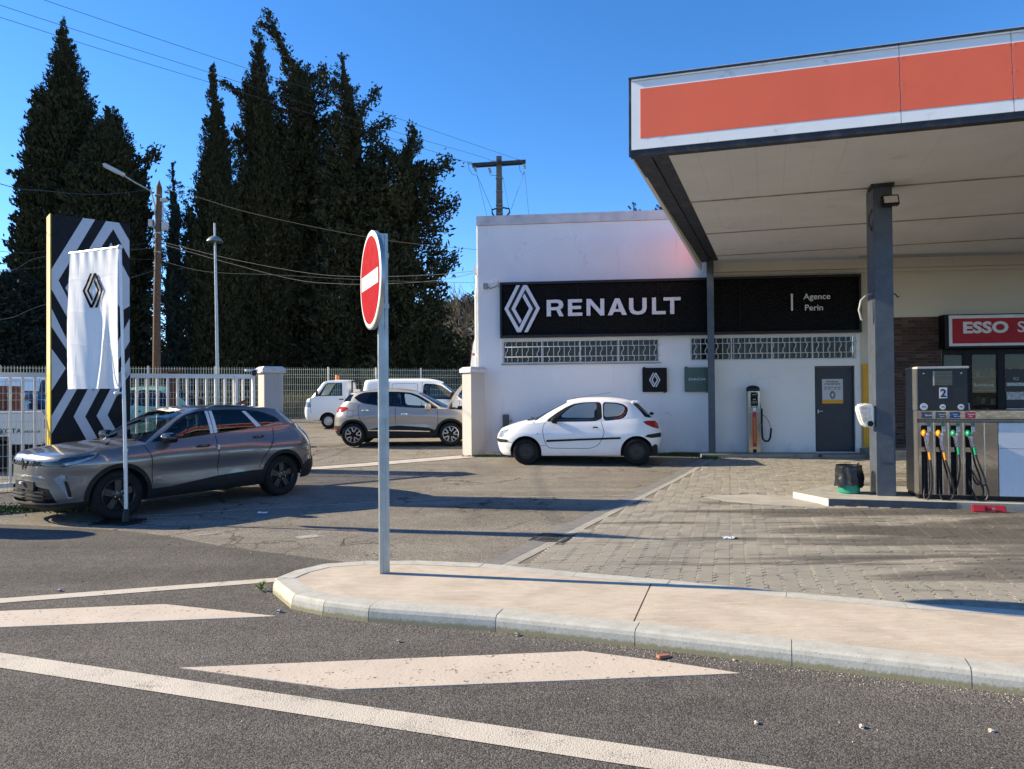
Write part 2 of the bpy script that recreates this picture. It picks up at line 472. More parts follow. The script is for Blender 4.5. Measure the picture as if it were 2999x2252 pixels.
def slabmat():
    m, n, l, b = _mat('pinkish_brushed_concrete'); g = NG(m); P = g.pos()
    f = g.noise(P, 2.2, 7, .65, .6)
    c = g.ramp(f, [(.28, (.42,.345,.27)), (.52, (.53,.447,.35)), (.75, (.60,.515,.415))])
    sw = g.noise(g.mapping(P, (1.0, 6.0, 1.0), (0, 0, .35)), 3.0, 5, .6, 2.2)
    c = g.mix(.5, c, g.ramp(sw, [(.3, .68), (.7, 1.15)]), 'MULTIPLY')
    fine = g.noise(P, 130, 3, .7)
    c = g.mix(.8, c, g.ramp(fine, [(.3, .82), (.7, 1.12)]), 'MULTIPLY')
    l.new(c, b.inputs['Base Color']); b.inputs['Roughness'].default_value = .9
    hgt = g.math('ADD', g.math('MULTIPLY', sw, .6), g.math('MULTIPLY', fine, .7))
    l.new(g.bump(hgt, .5, .006), b.inputs['Normal'])
    return m
M_SLAB = slabmat()
isl = thing('island', None, None); tag(isl, kind='structure')
inn = offset_line(ring, .186, 1)
nb = len(back)
kb = nb-1-7      # ring index of back[7] (the joint starts near it)
kf = (nb-1)+6    # ring index of front[6]
J1 = (1.12, 5.79); J2 = (.80, 4.79); GAP = .006
ib = [p for p in inn[:kb+1] if p[0] > J1[0]+.05]; ifr = inn[kf:]
polyR = [(J2[0]+GAP, J2[1])] + [p for p in ifr if p[0] > J2[0]+.05] + ib + [(J1[0]+GAP, J1[1])]
polyL = [(J1[0]-GAP, J1[1])] + [p for p in inn if (p[0] < J1[0]-.05 and inn.index(p) < nb+2) or (p[0] < J2[0]-.05 and inn.index(p) >= nb-2)] + [(J2[0]-GAP, J2[1])]
for poly in (polyR, polyL): MB().prism(poly, -.02, HZ-.004).build('concrete_slab', M_SLAB, isl)
MB().prism([(J1[0]-.02, J1[1]), (J1[0]+.02, J1[1]), (J2[0]+.02, J2[1]), (J2[0]-.02, J2[1])], -.02, HZ-.02).build('slab_joint', M_JOINT, isl)

# ---------------------------------------------------------------- concrete gutter with drain grate
gd = Vector((.432, .902)); gp = Vector((.902, -.432)); g0 = Vector((.365, 8.278))
M_GUT1 = plain('dark_gutter_concrete', (.20,.19,.175), .9, var=.2, vscale=5, bump=.3, coords='world')
M_GUT2 = plain('pale_gutter_concrete', (.29,.275,.245), .9, var=.16, vscale=5, bump=.3, coords='world')
gut = thing('gutter', None, None); tag(gut, kind='structure')
def gp3(t, w, z): p = g0+gd*t+gp*w; return (p.x, p.y, gz(p.y)+z)
t = -2.3
while t < 10.0:
    if -.36 < t < .05: t = .07; continue
    t1 = min(t+1.0, 10.05)
    if t < -.36 < t1: t1 = -.36
    for (w0, w1, za, zb, mm) in ((0, .175, .010, .002, M_GUT1), (.18, .31, .002, .012, M_GUT2)):
        e = .004
        vs = [gp3(t+e, w0, za), gp3(t1-e, w0, za), gp3(t1-e, w1, zb), gp3(t+e, w1, zb)] + [gp3(t+e, w0, -.03), gp3(t1-e, w0, -.03), gp3(t1-e, w1, -.03), gp3(t+e, w1, -.03)]
        fs = [(0,3,2,1),(0,1,5,4),(1,2,6,5),(2,3,7,6),(3,0,4,7)]
        MB().add(vs, [f[::-1] if i else f[::-1] for i, f in enumerate(fs)]).build('gutter_slab', mm, gut)
    t = t1
gr = thing('drain_grate', 'cast iron drain grate in the concrete gutter beside the pavers', 'drain grate', (g0.x+gd.x*-.15+gp.x*.155, g0.y+gd.y*-.15+gp.y*.155, 0), R(-25.6))
M_IRON = plain('rusty_cast_iron', (.10,.095,.09), .7, .6, var=.3, vscale=12, bump=.3)
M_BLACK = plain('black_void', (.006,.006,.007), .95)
f = MB(); W_, H_ = .40, .40
w2, h2 = .20, .20
for a in ((-w2, w2, -h2, -h2+.02), (-w2, w2, h2-.02, h2), (-w2, -w2+.02, -h2+.02, h2-.02), (w2-.02, w2, -h2+.02, h2-.02)): f.box(a[0], a[1], a[2], a[3], -.02, .016)
f.build('frame', M_IRON, gr)
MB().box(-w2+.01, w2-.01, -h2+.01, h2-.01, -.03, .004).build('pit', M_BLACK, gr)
MB().box(-w2+.02, w2-.02, -.012, .012, -.01, .014).build('rib', M_IRON, gr)
bar = MB().box(-.011, .011, -h2+.02, h2-.02, -.01, .013).mesh('bar', M_IRON)
for k in range(8): put('bar', bar, gr, (-w2+.045+k*.0445, 0, 0))

# ---------------------------------------------------------------- interlocking pavers of the forecourt
def pavermat(base, name):
    m, n, l, b = _mat(name); g = NG(m); P = g.pos()
    f = g.math('ADD', g.math('MULTIPLY', g.isl(), .35), g.math('MULTIPLY', g.noise(P, 4.5, 4, .6), .75))
    c = g.ramp(f, [(.25, tuple(x*.78 for x in base)), (.8, tuple(x*1.16 for x in base))])
    fine = g.noise(P, 150, 3, .75)
    c = g.mix(.8, c, g.ramp(fine, [(.3, .75), (.7, 1.2)]), 'MULTIPLY')
    # dark noise streaks along the driving lane, stronger towards the pumps
    st = g.noise(g.mapping(P, (.22, 1.9, 1.0), (0, 0, R(8)), (.6, .35, 0)), 1.0, 6, .62, .5)
    xx = g.sep(P)[0]; yy = g.sep(P)[1]
    along = g.math('ADD', g.math('MULTIPLY', xx, .052), -.10)
    lane = g.math('MULTIPLY', g.math('ABSOLUTE', g.math('SUBTRACT', yy, 8.2)), -.055)
    s = g.math('ADD', g.math('ADD', st, along), lane)
    k = g.ramp(s, [(.49, 0.0), (.55, .6), (.66, .88)])
    c = g.mix(k, c, (.052,.045,.037))
    # moss and green film next to the island
    edge = g.math('ADD', g.math('ADD', g.math('MULTIPLY', yy, -.5), g.math('MULTIPLY', xx, -.16)), g.math('MULTIPLY', g.noise(P, 7, 4), 1.1))
    mo = g.ramp(g.math('ADD', g.math('MULTIPLY', edge, .4), 1.45), [(.42, 0.0), (.75, .5)])
    c = g.mix(mo, c, (.14,.125,.06))
    l.new(c, b.inputs['Base Color']); b.inputs['Roughness'].default_value = .88
    l.new(g.bump(fine, .3, .004), b.inputs['Normal'])
    return m
M_PAVER = pavermat((.275,.25,.207), 'grey_paver_concrete')
m, n_, l_, b_ = _mat('mossy_joint_soil'); gg = NG(m); PP = gg.pos()
l_.new(gg.mix(gg.ramp(gg.noise(PP, 2.5, 5), [(.42, 0.0), (.6, 1.0)]), (.105,.092,.07), (.095,.10,.04)), b_.inputs['Base Color']); b_.inputs['Roughness'].default_value = 1
M_SOIL = pavermat((.185,.163,.125), 'mossy_sand_joint')
pa = R(-17)
pex = Vector((math.cos(pa), math.sin(pa))); pey = Vector((-math.sin(pa), math.cos(pa)))
PW, PL = .142, .204
forecourt = [(.30, 6.35)]
pav_poly = []
for tt in (-2.3, 0, 3, 6, 10.0):
    p = g0+gd*tt+gp*.30; pav_poly.append((p.x, p.y))
pav_poly += [(14, 15.9), (16, 3.0), (7.4, 3.75), (5.9, 4.2), (4.6, 4.6), (3.59, 4.9), (2.858, 5.1), (2.12, 5.4), (1.305, 5.75), (.565, 6.05), (-.25, 6.4)]
# joint bed, following the ground
def bed():
    ym = [y for y in ys if 3 <= y <= 18.5]
    mb = MB(); 
    from mathutils.geometry import intersect_line_line_2d
    vs = []; fs = []
    def xr(y):
        hits = []
        m_ = len(pav_poly)
        for i in range(m_):
            (x0, y0), (x1, y1) = pav_poly[i], pav_poly[(i+1) % m_]
            if (y0 <= y) != (y1 <= y): hits.append(x0+(y-y0)/(y1-y0)*(x1-x0))
        return (min(hits), max(hits)) if len(hits) > 1 else None
    prev = None
    yy_ = [3.1+.25*i for i in range(60)]
    for y in yy_:
        r = xr(y)
        if r is None: prev = None; continue
        i = len(vs); vs += [(r[0], y, gz(y)+.007), (r[1], y, gz(y)+.007)]
        if prev is not None: fs.append((prev, prev+1, i+1, i))
        prev = i
    mb.add(vs, fs); return mb
pav = tag(bed().build('paved_forecourt', M_SOIL), kind='structure')
def paver_shape():
    z = .016
    s_ = .030                                         # depth of the zigzag
    hw, hl = PW/2-.0024, PL/2-.0008
    zig = [(-.5, 0), (-.43, -1), (-.30, -1), (-.20, 1), (-.07, 1), (0, 0), (.07, -1), (.20, -1), (.30, 1), (.43, 1), (.5, 0)]
    right = [(hw+s_*.5*q, k*2*hl) for k, q in zig]
    left = [(-hw+s_*.5*q, k*2*hl) for k, q in zig][::-1]
    return right+left
ps = paver_shape(); pn = len(ps)
def paver_verts(top=.016):
    inn_ = [(x*.972, y*.992) for x, y in ps]
    return [(x, y, -.004) for x, y in ps]+[(x, y, top-.004) for x, y in ps]+[(x, y, top) for x, y in inn_]
pv = paver_verts()
ptri = tessellate_polygon([[Vector((p[0], p[1], 0)) for p in ps]])
pf = []
for a, b, c in ptri:
    ar = (ps[b][0]-ps[a][0])*(ps[c][1]-ps[a][1])-(ps[c][0]-ps[a][0])*(ps[b][1]-ps[a][1])
    pf.append((a+2*pn, b+2*pn, c+2*pn) if ar > 0 else (c+2*pn, b+2*pn, a+2*pn))
for r_ in (0, 1): pf += [(r_*pn+i, r_*pn+(i+1) % pn, (r_+1)*pn+(i+1) % pn, (r_+1)*pn+i) for i in range(pn)]
def inside(p, poly):
    c = False; n = len(poly)
    for i in range(n):
        (x0, y0), (x1, y1) = poly[i], poly[(i+1) % n]
        if (y0 <= p[1]) != (y1 <= p[1]) and p[0] < x0+(p[1]-y0)/(y1-y0)*(x1-x0): c = not c
    return c
ISLAND_P = [(4.284, 10.88), (4.50, 10.15), (12, 8.15), (12.6, 9.6), (5.2, 11.6)]
PATCH_P = [(2.95, 11.02), (3.15, 11.2), (3.7, 11.3), (4.4, 11.1), (4.45, 10.0), (4.25, 9.98), (3.7, 10.25), (3.2, 10.55)]
spots = []
for i in range(-60, 90):
    for j in range(-10, 80):
        q = Vector((2.5, 6.0))+pex*(i*PW)+pey*((j+(.5 if i % 2 else 0))*PL)
        if q.y < 4.2 or q.y > 17.2 or abs(q.x) > .78*q.y+.4: continue
        if not inside(q, pav_poly) or inside(q, ISLAND_P) or inside(q, PATCH_P): continue
        if (q-g0).dot(gp) < .31+PW*.5: continue
        spots.append(q)
spots.sort(key=lambda q: q.length)
pm = bpy.data.meshes.new('paver'); pm.from_pydata(pv, [], pf); pm.materials.append(M_PAVER); pm.update()
big = MB()
for k, q in enumerate(spots):
    dz = rnd.uniform(-.0025, .0025); ra = pa+rnd.uniform(-.008, .008)
    if k < 299:
        put('paver', pm, pav, (q.x, q.y, gz(q.y)+dz), ra)
    else:
        ca, sa = math.cos(ra), math.sin(ra); z = gz(q.y)+dz
        big.add([(q.x+x*ca-y*sa, q.y+x*sa+y*ca, z+w) for x, y, w in pv], pf)
tag(big.build('paver_field', M_PAVER, pav), kind='stuff')
M_PATCH = plain('pale_cement_patch', (.36,.335,.29), .92, var=.14, vscale=3, bump=.3, coords='world', dirt=(.16,.145,.12), dirtscale=1.6, dirtlo=.56)
MB().prism(PATCH_P, -.002, .018).build('cement_patch', M_PATCH, pav)
# ================================================================ GARAGE BUILDING
FA = (-.84, 18.0); FROT = R(-6)
ft = Vector((math.cos(FROT), math.sin(FROT))); fn = Vector((-math.sin(FROT), math.cos(FROT)))
def fac(s, y, z=0.0): return (FA[0]+ft.x*s+fn.x*y, FA[1]+ft.y*s+fn.y*y, z)

def wallmat(name, base, streak=.5):
    m, n, l, b = _mat(name); g = NG(m); P = g.obj()
    f = g.noise(P, 1.1, 6, .6)
    c = g.ramp(f, [(.3, tuple(x*.93 for x in base)), (.7, base)])
    dr = g.noise(g.mapping(P, (5.5, 5.5, .45)), 1.0, 6, .65)
    c = g.mix(g.ramp(dr, [(.60, 0.0), (.82, streak)]), c, tuple(x*.55 for x in base))
    z = g.sep(P)[2]
    low = g.math('ADD', g.math('MULTIPLY', z, -.55), g.noise(P, 3.0, 7, .7))
    c = g.mix(g.ramp(low, [(.30, 0.0), (.70, .65)]), c, (.36,.33,.28))
    sp = g.ramp(g.noise(P, 16, 3, .5), [(.70, 0.0), (.75, .5)])
    c = g.mix(sp, c, (.34,.33,.32))
    warp = g.n.new('ShaderNodeVectorMath'); warp.operation = 'ADD'
    nz = g.n.new('ShaderNodeTexNoise'); nz.inputs['Scale'].default_value = 2.5; nz.inputs['Detail'].default_value = 6
    l.new(P, nz.inputs['Vector']); l.new(P, warp.inputs[0]); l.new(nz.outputs['Color'], warp.inputs[1])
    ck = g.ramp(g.vor(warp.outputs[0], .32, 'DISTANCE_TO_EDGE'), [(0, .3), (.002, .2), (.004, 0.0)])
    wh = g.ramp(g.noise(P, .5, 2), [(.5, 0.0), (.58, 1.0)])
    c = g.mix(g.math('MULTIPLY', ck, wh), c, (.25,.24,.23))
    l.new(c, b.inputs['Base Color']); b.inputs['Roughness'].default_value = .85
    l.new(g.bump(g.math('ADD', g.noise(P, 40, 5, .7), g.math('MULTIPLY', g.noise(P, 2, 3), 2.0)), .25, .006), b.inputs['Normal'])
    return m
M_WALL = wallmat('white_rendered_wall', (.78,.765,.755))
M_WALL_SHADE = wallmat('shade_toned_rendered_wall', (.60,.56,.47), .4)  # same white paint, with canopy shade and warm bounce put into the colour
M_COPING = plain('stained_coping', (.55,.52,.51), .9, var=.2, vscale=2.2, bump=.3, dirt=(.28,.24,.21), dirtscale=3, dirtlo=.6)
M_WHITEM = plain('white_painted_metal', (.66,.66,.65), .5, var=.08, dirt=(.30,.26,.21), dirtscale=7, dirtlo=.62)
M_DOOR = plain('slate_grey_door_paint', (.027,.032,.042), .5, var=.12)
M_YELLOW = plain('mustard_yellow_panel', (.66,.33,.010), .5, var=.06)
M_BLIND = plain('tan_interior_blind', (.15,.115,.08), .9, var=.25, vscale=2)
M_DARKROOM = plain('dark_interior', (.02,.02,.022), .9)
M_STEP = plain('worn_step_concrete', (.30,.275,.235), .9, var=.22, vscale=4, bump=.35, dirt=(.13,.12,.10), dirtscale=2, dirtlo=.5)
G_DUSTY = glass('dusty_window_glass', (.55,.54,.50), rough=.12, ior=1.35)
G_CLEAR = glass('clear_window_glass', (.70,.74,.72), ior=1.3)
bld = thing('garage_building', 'long white garage with barred strip windows, sign board and flat parapet roof', 'building', (FA[0], FA[1], 0), FROT)
WIN = [(.61, 4.51, 2.385, 2.975), (5.26, 9.155, 2.40, 2.99)]
DOORR = (8.19, 9.12, .17, 2.242)
BR = (9.78, 11.10, .27, 3.385)
SHOP = (11.10, 17.5, .27, 3.40)
mb = MB()
holed_wall(mb, rect(0, 9.245, -.3, 5.90), [rect(*w) for w in WIN]+[rect(*DOORR)], 0, .18)
# side wall, turned a little outwards, and the flat roof
bx = 14*math.sin(R(3)); by = 14
mb.add([(0, 0, -.3), (0, 0, 5.9), (bx, by, -.3), (bx, by, 5.9)], [(0, 1, 3, 2)])
mb.add([(0, .01, 5.88), (9.2, .01, 5.88), (9.2, by, 5.88), (bx, by, 5.88)], [(0, 1, 2, 3)])
mb.build('wall', M_WALL, bld)
mb = MB(); holed_wall(mb, rect(9.247, 18, -.3, 5.90), [rect(BR[0], BR[1]-.001, BR[2], BR[3]), rect(*SHOP)], 0.012, .14)
mb.add([(9.2, .02, 5.88), (18, .02, 5.88), (18, by, 5.88), (9.2, by, 5.88)], [(0, 1, 2, 3)])
mb.build('shade_toned_wall', M_WALL_SHADE, bld)
MB().box(-.03, 18, -.035, .30, 5.905, 6.14).build('parapet', M_COPING, bld)
mb = MB(); mb.box(5.78, 18, -.10, -.002, 4.56, 4.80); mb.box(5.78, 18, -.045, -.003, 4.47, 4.555); mb.build('cornice', M_WALL_SHADE, bld)

# windows with their security bars
def bar_mesh(wavy):
    h = .50; mb = MB()
    if wavy: path = [(.028*math.sin(k/12*2*math.pi*2.0), 0, -h/2+h*k/12) for k in range(13)]
    else: path = [(0, 0, -h/2), (0, 0, h/2)]
    return mb.tube(path, .0085, 6).mesh('bar', M_WHITEM, True)
BARS = (bar_mesh(True), bar_mesh(False))
for wi, (s0, s1, z0, z1) in enumerate(WIN):
    w = sub('window', bld, (s0, 0, z0)); W_, H_ = s1-s0, z1-z0
    mb = MB()
    for a in ((0, W_, 0, .035), (0, W_, H_-.035, H_), (0, .035, .035, H_-.035), (W_-.035, W_, .035, H_-.035)): mb.box(a[0], a[1], .04, .10, a[2], a[3])
    mb.build('frame', M_WHITEM, w)
    npane = 4; pw = (W_-.07)/npane
    pm_ = MB().box(0, pw-.03, .069, .073, .036, H_-.036).mesh('pane', G_DUSTY)
    for k in range(npane): put('pane', pm_, w, (.035+k*pw+.015, 0, 0))
    mul = MB().box(-.0149, .0149, .045, .095, .0352, H_-.0352).mesh('mullion', M_WHITEM)
    for k in range(1, npane): put('mullion', mul, w, (.035+k*pw, 0, 0))
    MB().box(.036, W_-.036, .16, .17, .036, H_-.036).build('blind', M_BLIND, w)
    rail = MB().tube([(-.02, 0, 0), (W_+.02, 0, 0)], .009, 6).mesh('rail', M_WHITEM, True)
    for zz in (.17, .42): put('rail', rail, w, (0, -.012, zz))
    nb_ = 29; st = (W_-.22)/(nb_-1)
    for k in range(nb_): put('bar', BARS[k % 2], w, (.11+k*st, -.03, .295))
    if wi == 0: MB().box(-.03, W_+.03, -.04, .03, -.03, -.001).build('sill', M_STEP, w)
# door
dr = sub('door', bld, (DOORR[0], 0, DOORR[2]))
MB().box(.03, .90, .09, .13, .01, 2.04).build('leaf', M_DOOR, dr)
mb = MB()
for a in ((0, .03, 0, 2.07), (.90, .93, 0, 2.07)): mb.box(a[0], a[1], .06, .16, a[2], a[3])
mb.box(.0301, .8999, .06, .16, 2.045, 2.071); mb.build('frame', M_DOOR, dr)
MB().box(.08, .10, .05, .09, .93, 1.02).tube([(.09, .055, .98), (.20, .055, .98)], .009, 6).build('handle', M_WHITEM, dr)

# brick wall: each brick a part
def brickmat():
    m, n, l, b = _mat('dark_red_brick'); g = NG(m)
    c = g.ramp(g.objrand(), [(0, (.038,.024,.021)), (.35, (.062,.034,.028)), (.7, (.085,.045,.036)), (1, (.13,.075,.057))])
    c = g.mix(.8, c, g.ramp(g.noise(g.pos(), 22, 4, .7), [(.3, .6), (.7, 1.3)]), 'MULTIPLY')
    l.new(c, b.inputs['Base Color']); b.inputs['Roughness'].default_value = .9
    l.new(g.bump(g.noise(g.pos(), 60, 4), .5, .006), b.inputs['Normal']); return m
M_BRICK = brickmat()
M_MORTAR = plain('grey_mortar', (.13,.115,.10), .95, var=.2, vscale=8)
bw = sub('brick_wall', bld, (0, 0, 0))
MB().box(BR[0], BR[1]-.002, .028, .09, BR[2], BR[3]).build('mortar_bed', M_MORTAR, bw)
ch = .0741; bl = .293
bricks = {}
row = 0; z = BR[2]+.004
while z+ch-.01 < BR[3]:
    x = BR[0]-(bl*.5 if row % 2 else 0)+rnd.uniform(-.006, .006)
    while x < BR[1]-.01:
        a = max(x, BR[0]+.003); c_ = min(x+bl-.011, BR[1]-.006)
        if c_-a > .03:
            key = round(c_-a, 2)
            if key not in bricks: bricks[key] = MB().box(0, key, 0, .03, 0, ch-.011, bev=.003).mesh('brick', M_BRICK)
            put('brick', bricks[key], bw, (a, rnd.uniform(.008, .016), z))
        x += bl
    z += ch; row += 1

# shop front behind the pump
M_SHOPF = plain('black_shopfront_frame', (.005,.005,.006), .5, spec=.25)
sf = sub('shopfront', bld, (0, 0, 0))
mb = MB()
for x0, x1 in ((11.10, 11.17), (11.60, 11.80), (12.36, 12.53), (14.2, 14.4), (16.2, 17.5)): mb.box(x0, x1, .06, .13, .27, 2.60)
for z0, z1 in ((2.47, 2.60), (.27, .36)): mb.box(11.171, 11.599, .065, .125, z0, z1).box(11.801, 12.359, .065, .125, z0, z1).box(12.531, 14.199, .065, .125, z0, z1).box(14.401, 16.199, .065, .125, z0, z1)
mb.build('frame', M_SHOPF, sf)
for x0, x1 in ((11.172, 11.598), (11.802, 12.358), (12.532, 14.198), (14.402, 16.198)): MB().box(x0, x1, .092, .098, .361, 2.469).build('pane', G_CLEAR, sf)
MB().add([(11.0, 3.2, .27), (17.5, 3.2, .27), (17.5, 3.2, 2.7), (11.0, 3.2, 2.7), (11.0, .14, .27), (11.0, .14, 2.7), (17.5, .14, .27), (17.5, .14, 2.7)],
         [(0, 1, 2, 3), (4, 0, 3, 5), (1, 6, 7, 2), (4, 6, 1, 0), (3, 2, 7, 5)]).build('room', plain('shop_interior', (.035,.033,.030), .9), sf)
goods = MB(); gcols = [plain('goods_red', (.4,.05,.04)), plain('goods_blue', (.05,.12,.35)), plain('goods_pale', (.6,.58,.5)), plain('goods_green', (.08,.25,.1))]
for sh in range(5):
    zz = .55+sh*.36
    for k in range(46):
        x = 11.3+k*.12
        if rnd.random() < .85: goods.box(x, x+rnd.uniform(.06, .11), 2.2, 2.4, zz, zz+rnd.uniform(.12, .27), rnd.randrange(4))
tag(goods.build('shelf_goods', gcols, sf), kind='stuff')
mb = MB()
for sh in range(5): mb.box(11.2, 16.9, 2.15, 2.6, .52+sh*.36, .545+sh*.36)
mb.build('shelf', plain('pale_shelf', (.5,.5,.48)), sf)
text('door_lettering', 'Bienvenue', .105, plain('etched_white_letter', (.55,.55,.54)), sf, (11.845, .088, 1.72), bold=.012)
MB().box(11.62, 11.66, .04, .059, .95, 1.30).build('door_label', plain('blue_white_sticker', (.45,.55,.68), var=.4, vscale=30), sf)
MB().tube([(11.70, .055, .95), (11.70, .02, .97), (11.70, .02, 1.30), (11.70, .055, 1.32)], .012, 6).build('pull_handle', M_WHITEM, sf)
PST = [plain('poster_black', (.02,.02,.022)), plain('poster_grey', (.42,.44,.45), var=.5, vscale=18), plain('poster_sky', (.36,.42,.46), var=.2)]
ps_ = MB()
ps_.box(12.56, 13.05, .086, .0905, 1.60, 2.12, 0); ps_.box(12.57, 13.04, .084, .0855, 1.72, 1.80, 1); ps_.box(12.57, 13.04, .084, .0855, 1.40, 1.58, 1)
ps_.box(12.56, 13.05, .086, .0905, 1.22, 1.59, 0); ps_.box(12.56, 13.05, .086, .0905, .72, 1.20, 2)
ps_.build('poster', PST, sf)
text('poster_lettering', 'ICI', .10, PST[1], sf, (12.72, .084, 1.86), bold=.01)
# doorstep pavements along the wall
for nm, poly, z0, z1 in (('pavement_step', [(5.40, -.62), (7.6, -.62), (7.95, -.56), (8.16, -.38), (8.185, -.02), (5.40, -.02)], -.1, .165),
                         ('door_threshold', [(8.19, -.50), (9.20, -.50), (9.20, .13), (8.19, .13)], -.1, .150),
                         ('shop_pavement', [(9.21, -.9), (18, -1.6), (18, .05), (9.21, .05)], -.1, .27)):
    tag(MB().prism(poly, z0, z1).build(nm, M_STEP), kind='structure').location = (FA[0], FA[1], 0)
    bpy.data.objects[nm].rotation_euler = (0, 0, FROT)
# downpipe and corner pipe
mb = MB().tube([(-.075, .22, -.1), (-.075, .22, 4.15), (-.045, .20, 4.42), (-.045, .20, 4.7)], .052, 10)
for zz in (1.2, 2.9, 4.1): mb.lathe([(.0525, zz), (.064, zz), (.064, zz+.06), (.0525, zz+.06)], 10, c=(-.075, .22, 0))
mb.tube([(-.03, .12, 4.65), (-.03, .12, 6.1)], .018, 6).box(-.13, .0, .14, .3, 4.7, 4.9)
mb.build('downpipe', plain('white_pipe', (.70,.69,.66), .5), bld, True)

def on_wall(name, label, cat, s, y, z, rot=0, group=None): return thing(name, label, cat, fac(s, y, z), FROT+rot, group)
# ---------------------------------------------------------------- the big black sign board
M_SBLACK = plain('black_sign_metal', (.005,.005,.006), .5, var=.2, spec=.2)
M_SFRAME = plain('dark_blue_black_frame', (.010,.011,.017), .4, spec=.3)
M_LETTER = plain('white_letter_acrylic', (.62,.62,.65), .35, var=.04)
M_NAVY = plain('navy_logo_core', (.008,.010,.020), .4, spec=.3)
sg = on_wall('dealer_sign', 'long black mesh sign board with white diamond logo and RENAULT lettering above the windows', 'sign', 0, 0, 0)
S0, S1, Z0, Z1 = .57, 9.235, 3.03, 4.425
MB().box(S0+.03, S1-.03, -.06, -.002, Z0+.03, Z1-.03).build('backboard', M_SBLACK, sg)
mb = MB()
mb.box(S0, S1, -.16, -.003, Z1-.06, Z1); mb.box(S0, S1, -.16, -.003, Z0, Z0+.06)
mb.box(S0, S0+.05, -.16, -.003, Z0+.0601, Z1-.0601); mb.box(S1-.05, S1, -.16, -.003, Z0+.0601, Z1-.0601)
mb.build('frame', M_SFRAME, sg)
mesh_m = MB(); nr = 33; cw = .052
rows_z = [(Z0+.065)+(Z1-Z0-.13)*k/nr for k in range(nr+1)]
xs0 = S0+.055; nc = int((S1-S0-.11)/cw)
for k, zz in enumerate(rows_z):
    vs = []; fs = []
    for i in range(nc+1):
        x = xs0+i*cw; dz = .016*(1 if (i+k) % 2 else -1)
        vs += [(x, -.105, zz+dz+.006), (x, -.085, zz+dz-.007)]
        if i: fs.append((2*i-2, 2*i-1, 2*i+1, 2*i))
    mesh_m.add(vs, fs)
M_MESHM = plain('black_expanded_metal', (.010,.010,.010), .5, .0, spec=.25)
tag(mesh_m.build('expanded_mesh', M_MESHM, sg), kind='stuff')
for s_ in (2.525, 4.478, 6.43): MB().box(s_-.012, s_+.012, -.118, -.08, Z0+.061, Z1-.061).build('panel_joint', M_SBLACK, sg)

LOGO = [(218,230),(78,499),(222,768),(265,768),(403,499),(308,326),(288,366),(361,499),(243,722),(120,499),(258,230)]
def logo_strips(cx, cz, w, h, y0, y1):
    def mp(p): return (cx+(p[0]-281)/406*w, cz-(p[1]-499)/538*h)
    A = [mp(p) for p in LOGO]; B = [mp((562-p[0], 998-p[1])) for p in LOGO]
    return A, B
def add_logo(parent, cx, cz, w, h, y0, y1, m, name='logo_strip'):
    for poly in logo_strips(cx, cz, w, h, y0, y1): MB().prism(poly, y0, y1, axis='y').build(name, m, parent)
add_logo(sg, 1.132, 3.752, .888, 1.173, -.19, -.150, M_LETTER)
core = [(258,230),(120,499),(243,722),(222+43,768),(304,768),(443,499),(319,276),(297,230)]
k_ = lambda p: (1.132+(p[0]-281)/406*.888, 3.752-(p[1]-499)/538*1.173)
holeless = [(245,235),(120,499),(252,762),(315,762),(443,499),(310,235)]
# navy core seen between the strips
mb = MB()
holed_wall(mb, [k_(p) for p in holeless], [[k_(p) for p in ((290,362),(203,499),(270,640),(361,499))]], -.148, .045)
mb.build('logo_core', M_NAVY, sg)

def plate(outline, holes, y0, depth, name, m, parent):
    mb = MB(); holed_wall(mb, outline, holes, y0, depth)
    n = len(outline); area = sum(outline[i][0]*outline[(i+1) % n][1]-outline[(i+1) % n][0]*outline[i][1] for i in range(n))
    vs = [(p[0], y0, p[1]) for p in outline]+[(p[0], y0+depth, p[1]) for p in outline]
    f = [(i, (i+1) % n, (i+1) % n+n, i+n) for i in range(n)]
    if area < 0: f = [q[::-1] for q in f]
    mb.add(vs, f); return mb.build(name, m, parent)
GLY = dict(
 R=([(0,0),(0,.99),(.62,1),(.80,.975),(.93,.88),(.985,.70),(.95,.54),(.80,.41),(1,0),(.74,0),(.56,.37),(.25,.37),(.25,0)], [[(.25,.55),(.58,.55),(.69,.59),(.73,.68),(.69,.78),(.58,.81),(.25,.81)]]),
 E=([(0,0),(1,0),(1,.19),(.29,.19),(.29,.41),(.92,.41),(.92,.6),(.29,.6),(.29,.81),(.99,.81),(.99,1),(0,1)], []),
 N=([(0,0),(.22,0),(.22,.68),(.78,0),(1,0),(1,1),(.78,1),(.78,.34),(.24,1),(0,1)], []),
 A=([(0,0),(.24,0),(.335,.2),(.665,.2),(.76,0),(1,0),(.62,1),(.38,1)], [[(.405,.36),(.595,.36),(.5,.76)]]),
 U=([(0,1),(.24,1),(.24,.42),(.28,.28),(.38,.21),(.5,.19),(.62,.21),(.72,.28),(.76,.42),(.76,1),(1,1),(1,.38),(.93,.17),(.77,.04),(.5,0),(.23,.04),(.07,.17),(0,.38)], []),
 L=([(0,0),(1,0),(1,.19),(.29,.19),(.29,1),(0,1)], []),
 T=([(.385,0),(.62,0),(.62,.81),(1,.81),(1,1),(0,1),(0,.81),(.385,.81)], []))
for ch_, a, b_ in (('R',1.745,2.165),('E',2.273,2.625),('N',2.73,3.165),('A',3.25,3.714),('U',3.771,4.196),('L',4.326,4.652),('T',4.604,5.015)):
    o_, h_ = GLY[ch_]
    mp = lambda p: (a+p[0]*(b_-a), 3.547+p[1]*.411)
    plate([mp(p) for p in o_], [[mp(p) for p in q] for q in h_], -.185, .055, 'letter', M_LETTER, sg)
